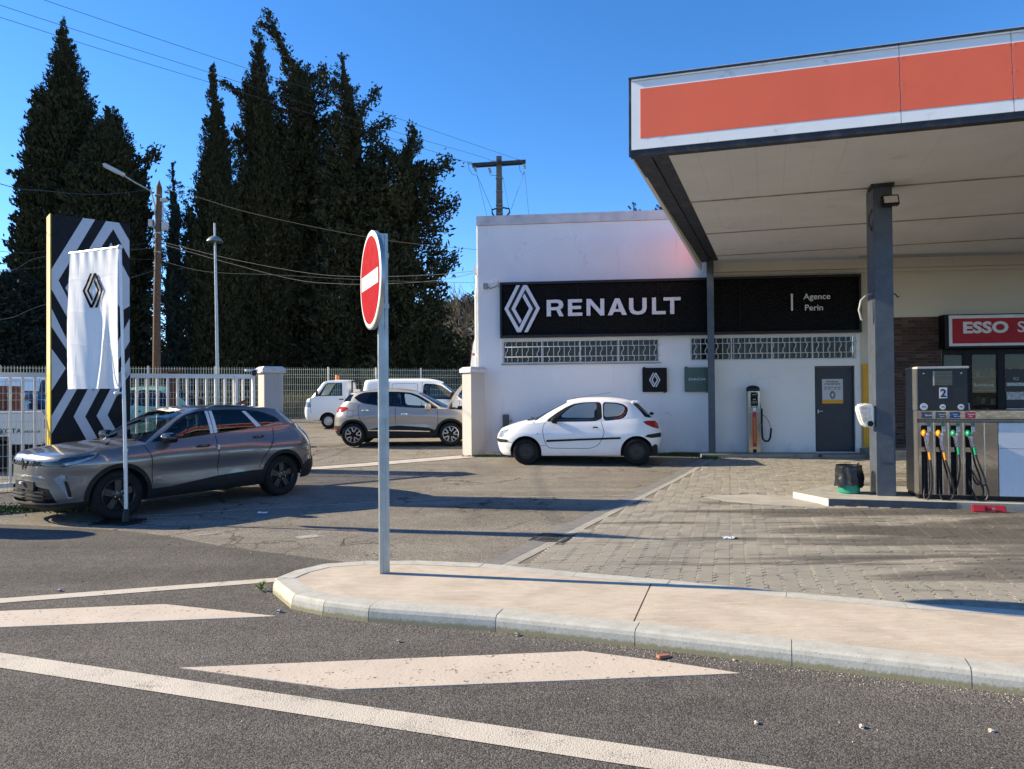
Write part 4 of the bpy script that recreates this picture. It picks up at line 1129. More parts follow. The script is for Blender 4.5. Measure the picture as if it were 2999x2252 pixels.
# red plate leaning on the island edge
T15 = Vector((math.cos(PR), math.sin(PR))); N15 = Vector((math.sin(PR), -math.cos(PR)))
bo = Vector((5.767, 10.055))+T15*.70+N15*.42
rp = thing('red_kerb_block', 'red plastic block lying against the island edge below the pump hoses', 'block', (bo.x, bo.y, .012), PR)
rt = Matrix.Rotation(R(18), 3, 'X')
mb = MB().box(-.20, .20, -.02, .02, 0, .10, bev=.012, rot=Matrix.Rotation(R(-20), 3, 'X'), piv=(0, 0, 0)); mb.build('body', M_REDP, rp)
MB().lathe([(.022, 0), (.02, -.008), (0, -.009)], 14, 'y', (.045, -.0, .055)).build('bolt', M_STEEL, rp, True).location = (0, -.012, 0)
MB().box(-.055, -.047, -.014, -.003, .025, .085).box(-.035, -.027, -.014, -.003, .025, .085).build('slot', M_RUBBER, rp)
# shop sign above the door
es = on_wall('shop_sign', 'red and white lit-box shop sign reading ESSO Shop above the glass doors', 'sign', 11.04, 0, 2.61)
MB().box(0, 6.5, -.28, .02, 0, .79).build('box', M_SHOPF, es)
MB().box(.09, 6.4, -.285, -.2801, .05, .765).build('white_face', plain('sign_white', (.62,.63,.64), .35), es)
MB().box(.162, 6.3, -.288, -.2851, .11, .69).build('red_face', plain('sign_red', (.36,.008,.018), .45, spec=.25), es)
text('lettering', 'ESSO', .352, M_LETTER, es, (.385, -.2885, .357), bold=.042, depth=.0015, sx=1.24, space=1.04)
text('lettering', 'Shop', .352, M_LETTER, es, (1.575, -.2885, .357), bold=.012, depth=.0015, sx=1.1)
# ================================================================ VEHICLES
def curve(pts):
    """monotone cubic through (x, y) points"""
    X = np.array([p[0] for p in pts], float); Y = np.array([p[1] for p in pts], float)
    h = np.diff(X); d = np.diff(Y)/h
    m = np.zeros(len(X)); m[0] = d[0]; m[-1] = d[-1]
    for i in range(1, len(X)-1):
        m[i] = 0 if d[i-1]*d[i] <= 0 else 2*d[i-1]*d[i]/(d[i-1]+d[i])
    X_, Y_, H_, M_ = X.tolist(), Y.tolist(), h.tolist(), m.tolist()
    import bisect
    def f(x):
        if x <= X_[0]: return Y_[0]
        if x >= X_[-1]: return Y_[-1]
        i = bisect.bisect_right(X_, x)-1
        t = (x-X_[i])/H_[i]; t2 = t*t; t3 = t2*t
        return (2*t3-3*t2+1)*Y_[i]+(t3-2*t2+t)*H_[i]*M_[i]+(-2*t3+3*t2)*Y_[i+1]+(t3-t2)*H_[i]*M_[i+1]
    return f

class Shell:
    """a car-body skin wrapped round the plan: front face, flank and tail in one sheet"""
    def __init__(s, XF, XR, W, top, bot, xm, nf=(9, 2.6), nr=(9, 3.0), zref=.6, bulge=None):
        s.XF, s.XR, s.W, s.top, s.bot = curve(XF), curve(XR), curve(W), curve(top), curve(bot)
        s.xm, s.nf, s.nr, s.bulge = xm, nf, nr, bulge
        phi = [math.pi*i/700 for i in range(701)]
        pts = [s.at(p, zref) for p in phi]; L = [0.0]
        for i in range(700): L.append(L[-1]+math.hypot(pts[i+1][0]-pts[i][0], pts[i+1][1]-pts[i][1]))
        s.phi, s.L, s.len = phi, L, L[-1]
    def at(s, ph, z):
        c, q = -math.cos(ph), abs(math.sin(ph))
        n = s.nf if c < 0 else s.nr
        ac = abs(c); P_, Q_ = n; r = min(1/max(ac, 1e-6), 1/max(q, 1e-6))
        for _ in range(30):
            u, v = (r*ac)**P_, (r*q)**Q_
            dr = (u+v-1)/((P_*u+Q_*v)/r); r -= dr
            if abs(dr) < 1e-7: break
        X, Y = c*r, q*r
        x = s.xm+X*((s.xm-s.XF(z)) if c < 0 else (s.XR(z)-s.xm)); y = Y*s.W(z)
        if s.bulge and y > .3: y += s.bulge(x, z)
        return x, y
    def pt(s, a, z):
        ph = float(np.interp(a, s.L, s.phi)); x, y = s.at(ph, z); return Vector((x, y, z))
    def a_of(s, tagp):
        k, u, z = tagp
        if k == 'x':
            af = (s.xm-s.XF(z)) if u < s.xm else (s.XR(z)-s.xm); X = max(-1, min(1, (u-s.xm)/af)); n = s.nf if X < 0 else s.nr
            Y = (max(0, 1-abs(X)**n[0]))**(1/n[1]); ph = math.atan2(Y, -X)
        else:
            Y = max(0, min(1, u/s.W(z))); n = s.nf if k == 'f' else s.nr
            X = (max(0, 1-Y**n[1]))**(1/n[0]); ph = math.atan2(Y, X if k == 'f' else -X)
        return (float(np.interp(ph, s.phi, s.L)), z)
    def normal(s, a, z):
        e = .004
        da = s.pt(min(a+e, s.len), z)-s.pt(max(a-e, 0), z); dz = s.pt(a, z+e)-s.pt(a, z-e)
        n = dz.cross(da); 
        if n.length < 1e-12: n = Vector((-1 if a < 1 else 1, 0, 0))
        return n.normalized()
    def edge(s, f, n=110):
        out = []
        for i in range(n+1):
            a = s.len*i/n; z = .5
            for _ in range(6): z = f(s.pt(a, z).x)
            out.append((a, z))
        return out
    def panels(s, regions, step=.075):
        """cut the sheet along the outlines of the regions; later regions win"""
        T, B = s.edge(s.top), s.edge(s.bot)
        outline = B+T[::-1]
        vs = []; faces = []
        def addp(poly):
            poly = ccw(poly)
            faces.append(list(range(len(vs), len(vs)+len(poly)))); vs.extend(Vector(p) for p in poly)
        addp(outline)
        keys = ['body']
        for key, polys in regions:
            for poly in polys:
                dense = []
                for q0, q1 in zip(poly, list(poly[1:])+[poly[0]]):
                    dense.append(q0)
                    if q0[0] == q1[0]:
                        k_n = int(math.hypot(q1[1]-q0[1], q1[2]-q0[2])/.055)
                        for k in range(1, k_n+1): t = k/(k_n+1); dense.append((q0[0], q0[1]+(q1[1]-q0[1])*t, q0[2]+(q1[2]-q0[2])*t))
                pp = [s.a_of(q) for q in dense]
                addp(pp); keys.append(key)
        za = min(p[1] for p in B); zb = max(p[1] for p in T)
        na = int(s.len/step); nz = max(3, int((zb-za)/step))
        for i in range(na+1):
            for j in range(1, nz):
                vs.append(Vector((s.len*i/na+(.001 if 0 < i < na else 0), za+(zb-za)*j/nz+.0007*((i*7) % 5))))
        ov, _, of, _, _, fo = delaunay_2d_cdt(vs, [], faces, 0, 1e-6, True)
        out = {}
        for f, ids in zip(of, fo):
            if 0 not in ids: continue
            key = keys[max(ids)]
            a, b, c = f
            A, B_, C_ = ov[a], ov[b], ov[c]
            if (B_-A).cross(C_-A) < 0: a, c = c, a
            out.setdefault(key, []).append((a, b, c))
        cache = {}
        def lift(i):
            if i not in cache: a, z = ov[i]; cache[i] = (s.pt(a, z), s.normal(a, z))
            return cache[i]
        return out, lift

def skin(name, tris, lift, off, mat, parent, sides=(1, -1), thick=0.0, curl=None):
    verts = []; norms = []; faces = []
    for sd in sides:
        idx = {}
        for t in tris:
            q = []
            for i in t:
                if i not in idx:
                    p, n = lift(i); p = p+n*off
                    idx[i] = len(verts); verts.append((p.x, p.y*sd, p.z)); norms.append((n.x, n.y*sd, n.z))
                q.append(idx[i])
            faces.append(tuple(q[::-1]) if sd > 0 else tuple(q))
        if thick:
            cnt = {}
            for t in tris:
                for k in range(3):
                    e = (t[k], t[(k+1) % 3]); cnt[e] = cnt.get(e, 0)+1
            for (a, b) in list(cnt):
                if (b, a) in cnt: continue
                o = len(verts)
                for i, of_ in ((a, off), (b, off), (b, off-thick), (a, off-thick)):
                    p, n = lift(i); p = p+n*of_
                    verts.append((p.x, p.y*sd, p.z)); norms.append((n.x, n.y*sd, n.z))
                f = (o, o+1, o+2, o+3)
                faces.append(f if sd > 0 else f[::-1])
    me = bpy.data.meshes.new(name); me.from_pydata(verts, [], faces); me.materials.append(mat)
    me.polygons.foreach_set('use_smooth', [True]*len(faces)); me.update()
    me.normals_split_custom_set_from_vertices(norms)
    return put(name, me, parent)

def arc(cx, cz, r, a0, a1, n=20, tagk='x'):
    return [(tagk, cx+r*math.cos(R(a0+(a1-a0)*k/n)), cz+r*math.sin(R(a0+(a1-a0)*k/n))) for k in range(n+1)]
def arch_poly(cx, cz, r, zlow): return [('x', cx-r*.98, zlow)]+arc(cx, cz, r, 178, 2)+[('x', cx+r*.98, zlow)]
def spline2(P_, n=3):
    out = []
    for i in range(len(P_)-1):
        p0 = P_[max(i-1, 0)]; p1 = P_[i]; p2 = P_[i+1]; p3 = P_[min(i+2, len(P_)-1)]
        for k in range(n):
            t = k/n; out.append(.5*((2*p1)+(p2-p0)*t+(2*p0-5*p1+4*p2-p3)*t*t+(3*p1-p0-3*p2+p3)*t**3))
    return out+[P_[-1]]
def rounded(poly, it=2, f=.13):
    """corners of a window outline rounded off"""
    for _ in range(it):
        q = []
        for a, b in zip(poly, poly[1:]+[poly[0]]):
            q.append((a[0], a[1]+(b[1]-a[1])*f, a[2]+(b[2]-a[2])*f)); q.append((a[0], a[1]+(b[1]-a[1])*(1-f), a[2]+(b[2]-a[2])*(1-f)))
        poly = q
    return poly
def ribbon(pts, w):
    """thin strips along a line of (tag, x, z) points: shut lines"""
    out = []
    kk = pts[0][0]
    if len(pts) > 2 and pts[0] != pts[-1]: pts = [(kk, q.x, q.y) for q in spline2([Vector((a, b)) for _, a, b in pts])]
    for (k, x0, z0), (_, x1, z1) in zip(pts[:-1], pts[1:]):
        d = math.hypot(x1-x0, z1-z0); nx, nz = -(z1-z0)/d*w/2, (x1-x0)/d*w/2
        out.append([(k, x0+nx, z0+nz), (k, x1+nx, z1+nz), (k, x1-nx, z1-nz), (k, x0-nx, z0-nz)])
    return out
def cap(shell, crown, p, name, mat, parent, x0=-99, x1=99, lift=0.0, cols=14):
    """bonnet, rear deck or roof: spans the top edge of a shell from side to side"""
    E = [(shell.pt(a, z)) for a, z in shell.edge(shell.top)]
    rows = [q for q in E if x0 <= q.x <= x1]
    vs = []; fs = []
    for q in rows:
        for j in range(cols+1):
            u = -1+2*j/cols; u = math.copysign(abs(u)**.85, u)
            vs.append((q.x, u*q.y, q.z+crown(q.x)*(1-abs(u)**p)+lift))
    c1 = cols+1
    for i in range(len(rows)-1):
        for j in range(cols): fs.append((i*c1+j, (i+1)*c1+j, (i+1)*c1+j+1, i*c1+j+1))
    return MB().add(vs, fs).build(name, mat, parent, True, None)

M_TYRE = plain('tyre_rubber', (.010,.010,.0105), .8, var=.3, bump=.3, spec=.3)
M_TRIM = plain('black_trim_plastic', (.010,.010,.011), .6, var=.2, spec=.3)
M_GLOSSB = plain('gloss_black_trim', (.008,.008,.009), .12)
M_LAMP = plain('lamp_glass', (.30,.34,.37), .08, .3, var=.4, vscale=18)
M_LAMPD = plain('dark_lamp_glass', (.035,.05,.065), .06, .2, var=.5, vscale=14)
M_TAIL = plain('red_lamp_glass', (.38,.020,.014), .10, var=.25, vscale=12)
M_SEAT = plain('dark_seat_cloth', (.022,.023,.028), .9)
M_CABIN = plain('dark_cabin', (.016,.017,.019), .85)
M_CHROME = plain('chrome', (.75,.75,.75), .08, 1.0, var=.02)
M_GAP = plain('shut_line_black', (.008,.008,.009), .9)
G_CAR = glass('car_glass', (.80,.89,.89))
G_DARK = glass('privacy_glass', (.10,.12,.13))
M_FILM = plain('white_protective_film', (.66,.67,.70), .35, var=.03)

def wheel(car, x, y, r, w, side, style, mats):
    """side -1: outer face towards -y"""
    wh = sub('wheel', car, (x, y, r), (0, 0, 0 if side < 0 else math.pi))
    ty, rm, dk = mats
    rr = r*style.get('rim', .62)
    MB().lathe([(rr, -w/2+.012), (rr+.012, -w/2), (r*.90, -w/2), (r*.985, -w/2+.022), (r, -w/2+.05), (r, w/2-.05), (r*.97, w/2-.01), (rr, w/2)], 40, 'y', cap=False).build('tyre', ty, wh, True, R(50))
    k = style['kind']; mb = MB(); db = MB()
    f = -w/2+.018
    db.lathe([(rr, w/2-.02), (rr, f+.03), (rr*.96, f+.055), (0, f+.06)], 32, 'y')
    rim_ring = [(rr+.004, -w/2+.004), (rr+.004, f+.03), (rr*.93, f+.03), (rr*.91, f), (rr*.97, -w/2-.002), (rr+.004, -w/2+.004)]
    mb.lathe(rim_ring, 40, 'y', cap=False)
    hub = rr*.22
    def spoke(a, w0, w1, r0, r1, y0=None, mi=0):
        ca, sa = math.cos(a), math.sin(a); y0 = f+.012 if y0 is None else y0
        P = lambda rad, off, yy: (ca*rad-sa*off, yy, sa*rad+ca*off)
        vs = [P(r0, -w0, y0), P(r0, w0, y0), P(r1, w1, y0+.0), P(r1, -w1, y0), P(r0, -w0, y0+.03), P(r0, w0, y0+.03), P(r1, w1, y0+.03), P(r1, -w1, y0+.03)]
        mb.add(vs, [(0, 1, 2, 3), (1, 0, 4, 5), (2, 1, 5, 6), (3, 2, 6, 7), (0, 3, 7, 4)], mi)
    if k == 'steel5':
        mb.lathe([(0, f-.002), (hub*.8, f-.002), (hub*1.6, f+.012), (hub*1.6, f+.03)], 20, 'y')
        for i in range(5): spoke(R(90+72*i), rr*.17, rr*.21, hub, rr*.95)
    elif k == 'holes':
        n = style.get('n', 14)
        mb.lathe([(0, f-.010), (hub*.9, f-.010), (hub*1.1, f+.004), (rr*.60, f+.006), (rr*.66, f-.004), (rr*.94, f+.004)], 32, 'y')
        for i in range(n):
            a = 2*math.pi*i/n; c = (math.cos(a)*rr*.82, f-.003, math.sin(a)*rr*.82)
            db.lathe([(rr*.062, -.0035), (0, -.004)], 8, 'y', c)
    elif k == 'loops':
        mb.lathe([(0, f+.002), (hub*1.0, f+.002), (hub*1.2, f+.02)], 20, 'y', mi=1)
        for i in range(5):
            a0 = R(90+72*i)
            loop = [(rr*.90, a0-.42), (rr*.55, a0-.40), (rr*.36, a0-.14), (rr*.40, a0+.08), (rr*.62, a0+.10), (rr*.90, a0+.22)]
            pts = [(rad*math.cos(a), f+.012, rad*math.sin(a)) for rad, a in loop]
            mb.tube(pts, .019, 6)
    elif k == 'cap':
        mb.lathe([(0, f-.012), (hub, f-.012), (hub*1.2, f-.004), (rr*.62, f-.012), (rr*.95, f+.004)], 28, 'y')
        for i in range(8):
            a = 2*math.pi*i/8
            c = (math.cos(a)*rr*.74, f-.012, math.sin(a)*rr*.74)
            db.lathe([(rr*.085, 0), (0, -.004)], 8, 'y', c)
    for i in range(5):
        a = R(54+72*i)
        if k == 'steel5': mb.lathe([(.012, f-.008), (.008, f-.02), (0, f-.02)], 6, 'y', (math.cos(a)*hub*1.15, 0, math.sin(a)*hub*1.15), mi=1)
    mb.build('rim', [rm, style.get('m2', M_CHROME)], wh, True, R(30)); db.build('rim_recess', dk, wh, True, R(40))
    return wh

def mirror_obj(car, x, y, z, s, mats, size=(.10, .12, .075)):
    mb = MB()
    vs = []; bm = bmesh.new(); bmesh.ops.create_cube(bm, size=2.0)
    bmesh.ops.subdivide_edges(bm, edges=bm.edges[:], cuts=2, use_grid_fill=True)
    for v in bm.verts:
        n = v.co.normalized(); v.co = v.co.lerp(n*1.25, .72)
        v.co = Vector((v.co.x*size[0]*(1.0 if v.co.x < 0 else .6), v.co.y*size[1], v.co.z*size[2]))
    bm.verts.index_update()
    mb.add([(v.co.x+x, (v.co.y+y+.10)*s, v.co.z+z) for v in bm.verts], [tuple(v.index for v in f.verts) if s > 0 else tuple(v.index for v in f.verts)[::-1] for f in bm.faces]); bm.free()
    mb.tube([(x+.02, (y-.04)*s, z-.075), (x+.01, (y+.06)*s, z-.05)], .03, 6)
    mb.build('wing_mirror', mats, car, True)

def seats(car, x0, x1, zf, top, W):
    mb = MB()
    for xx in (x0, x1):
        for yy in (-.36, .36):
            mb.box(xx-.25, xx+.25, yy-.25, yy+.25, zf, zf+.16, bev=.04)
            mb.box(xx+.16, xx+.30, yy-.24, yy+.24, zf+.12, top-.20, bev=.05, rot=Matrix.Rotation(R(14), 3, 'Y'), piv=(xx+.2, yy, zf+.1))
            mb.box(xx+.27, xx+.37, yy-.13, yy+.13, top-.20, top, bev=.035)
    mb.build('seat', M_SEAT, car, True)
    MB().box(x0-.95, x0-.50, -W+.22, W-.22, zf, zf+.42, bev=.05).build('dashboard', M_CABIN, car, True)
    c = Vector((x0-.42, -.36, zf+.42)); rot = Matrix.Rotation(R(-62), 3, 'Y')
    mbx = MB().tube([tuple(c+rot @ Vector((.18*math.cos(2*math.pi*k/20), .18*math.sin(2*math.pi*k/20), 0))) for k in range(21)], .014, 6, cap=False)
    mbx.tube([tuple(c), tuple(c+Vector((-.12, 0, -.08)))], .03, 6); mbx.build('steering_wheel', M_CABIN, car, True)
    MB().box(x0-1.0, x1+.9, -W+.12, W-.12, .22, zf, bev=.02).build('cabin_floor', M_CABIN, car)

def build_car(spec, label, cat='car', name='parked_car', loc=(0,0,0), rotz=0, group='cars parked at the garage'):
    car = thing(name, label, cat, loc, rotz, group)
    paint = spec['paint']; roofp = spec.get('roofpaint', paint)
    lo = Shell(*spec['lower'], **spec.get('lower_kw', {})); up = Shell(*spec['upper'], **spec.get('upper_kw', {}))
    wb, r = spec['wb'], spec['r']; ra = spec['arch']; zl = spec['zlow']
    regs = []
    clad = spec.get('clad', 0)
    ax_ = [q for q in (0, wb) if spec['xf'] < q-ra and q+ra < spec['xr']+.2]
    if clad:
        regs.append(('cladding', [arch_poly(q, r, ra+clad, zl) for q in ax_]+spec.get('clad_polys', [])))
    for key, polys in spec['regions']: regs.append((key, polys))
    if clad: regs.append(('cladding2', [arch_poly(q, r, ra+clad, zl) for q in ax_]))
    regs.append(('hole', [arch_poly(q, r, ra, zl-.3) for q in ax_]))
    out, lift = lo.panels(regs)
    cl = out.pop('cladding', [])+out.pop('cladding2', [])
    for sd in ((-1, 1) if cl else ()): skin('cladding', cl, lift, .012, spec.get('cladmat', M_TRIM), car, sides=(sd,), thick=.015)
    out.pop('hole', None)
    SM = spec['mats']
    for key, tris in out.items():
        if key == 'body': skin('body', tris, lift, 0, paint, car); continue
        base = key.split('#')[0]
        m, off, th = SM.get(base, (paint, 0, 0))
        if base in ('door', 'front_door', 'rear_door', 'handle_recess', 'side_window', 'headlight', 'tail_light', 'fog_lamp', 'side_strip', 'bumper_strip', 'tail_strip', 'indicator', 'light_strip', 'fog_frame', 'fog_black', 'door_strip', 'shut_line'):
            for sd in (-1, 1): skin(base, tris, lift, off, m, car, sides=(sd,), thick=th)
        else: skin(base, tris, lift, off, m, car, thick=th)
    out, lift = up.panels([(k_, [rounded(q) if not spec.get('sharp') and k_.split('#')[0] in ('window_seal', 'side_window', 'rear_side_window', 'quarter_window') else q for q in ps_]) for k_, ps_ in spec['glass']])
    for key, tris in out.items():
        if key == 'body':
            for sd in (-1, 1): skin('pillar', tris, lift, 0, roofp, car, sides=(sd,))
            continue
        base = key.split('#')[0]
        m, off, th = SM.get(base, (M_GLOSSB, 0, 0))
        if base in ('side_window', 'rear_side_window', 'protective_film', 'quarter_window', 'window_seal', 'shut_line'):
            for sd in (-1, 1): skin(base, tris, lift, off, m, car, sides=(sd,), thick=th)
        else: skin(base, tris, lift, off, m, car, thick=th)
    cw0, cw1 = spec['cowl'], spec['deck']
    cr = curve(spec['crown'])
    if not spec.get('nohood'): cap(lo, cr, 2.6, 'bonnet', spec.get('hoodmat', paint), car, x1=cw0)
    cap(lo, cr, 2.6, 'rear_deck', paint, car, x0=cw1)
    cap(up, curve(spec['roofcrown']), 2.3, 'roof', roofp, car)
    W = lo.W(.5)
    MB().box(spec['xf']+.30, spec['xr']-.42, -W+.30, W-.30, zl-.02, .55, bev=.03).build('underbody', M_CABIN, car)
    for cx_ in (0, wb):
        for sd in (-1, 1):
            lin = MB(); seg = 14; vs = []; fs = []
            for k in range(seg+1):
                a = math.pi*k/seg; 
                for yy in (W-.045, W-.30): vs.append((cx_+(ra+.004)*math.cos(a), yy*sd, r+(ra+.004)*math.sin(a)))
            for k in range(seg): fs.append((2*k, 2*k+1, 2*k+3, 2*k+2))
            lin.add(vs, fs)
            vs = [(cx_+(ra+.004)*math.cos(math.pi*k/seg), (W-.30)*sd, r+(ra+.004)*math.sin(math.pi*k/seg)) for k in range(seg+1)]
            lin.add(vs, [tuple(range(seg+1))])
            lin.build('wheel_arch_liner', M_GAP, car)
    yw = W-spec.get('inset', .03)-spec['tw']/2
    for cx_ in (0, wb):
        for sd in (-1, 1): wheel(car, cx_, sd*yw, r, spec['tw'], sd, spec['wheel'], (M_TYRE, spec['rimmat'], spec.get('rimdark', M_GAP)))
    if spec.get('mirror'):
        mx, mz, mm = spec['mirror']
        for sd in (-1, 1): mirror_obj(car, mx, up.W(mz)+.02, mz, sd, mm, spec.get('mirror_size', (.10, .12, .075)))
    if spec.get('seats'): seats(car, *spec['seats'], W)
    for (hx, hz, hl, hm) in spec.get('handles', []):
        for sd in (-1, 1):
            pts = []
            for k in range(5):
                x = hx-hl/2+hl*k/4; a, z = lo.a_of(('x', x, hz)); p = lo.pt(a, z); n = lo.normal(a, z)
                p = p+n*(.012 if k in (0, 4) else .032); pts.append((p.x, p.y*sd, p.z))
            MB().tube(pts, .014, 6).build('door_handle', hm, car, True)
    if spec.get('plate_f'):
        pass
    return car, lo, up

X = lambda *pts: [('x', p[0], p[1]) for p in pts]
Fp = lambda *pts: [('f', p[0], p[1]) for p in pts]
Rp = lambda *pts: [('r', p[0], p[1]) for p in pts]
# ---------------------------------------------------------------- grey compact SUV in front
def paintmat(name, col, metal=.6, rough=.28, coat=1.0, flake=.05):
    m, n, l, b = _mat(name); g = NG(m)
    c = g.ramp(g.noise(g.obj(), 900, 1), [(.3, tuple(x*(1-flake) for x in col)), (.7, tuple(x*(1+flake) for x in col))])
    dirt = g.ramp(g.math('ADD', g.math('MULTIPLY', g.sep(g.obj())[2], -.8), g.noise(g.obj(), 3, 6, .65)), [(.18, 0.0), (.7, .28)])
    c = g.mix(dirt, c, (.22,.20,.17))
    l.new(c, b.inputs['Base Color']); b.inputs['Metallic'].default_value = metal
    l.new(g.ramp(dirt, [(0, rough), (.3, rough+.25)]), b.inputs['Roughness'])
    b.inputs['Coat Weight'].default_value = coat; b.inputs['Coat Roughness'].default_value = .03
    return m
P_GREY = paintmat('warm_grey_metallic_paint', (.168,.158,.153), .55, .30)
P_WHITE = paintmat('white_car_paint', (.87,.87,.86), 0.0, .3, .25, .01)
P_BEIGE = paintmat('greige_metallic_paint', (.37,.335,.295), .4, .35)
P_IVORY = paintmat('ivory_roof_paint', (.60,.53,.43), .15, .3)
P_VAN = paintmat('white_van_paint', (.82,.83,.82), 0.0, .4, .2, .01)
P_MINT = paintmat('pale_mint_paint', (.30,.56,.38), .1, .35)
P_BLUE = paintmat('dark_blue_paint', (.03,.045,.09), .4, .3)
P_DARK = paintmat('dark_grey_paint', (.04,.045,.05), .5, .3)
M_BLKWHEEL = plain('black_steel_wheel', (.035,.035,.036), .28, .3)
M_DULLWHEEL = plain('dull_black_wheel', (.034,.030,.028), .5, .2, var=.4, vscale=14)
M_SILVER = plain('silver_alloy', (.62,.62,.62), .3, .9)
M_WCAP = plain('pale_wheel_cover', (.50,.49,.46), .5, var=.2, vscale=10)

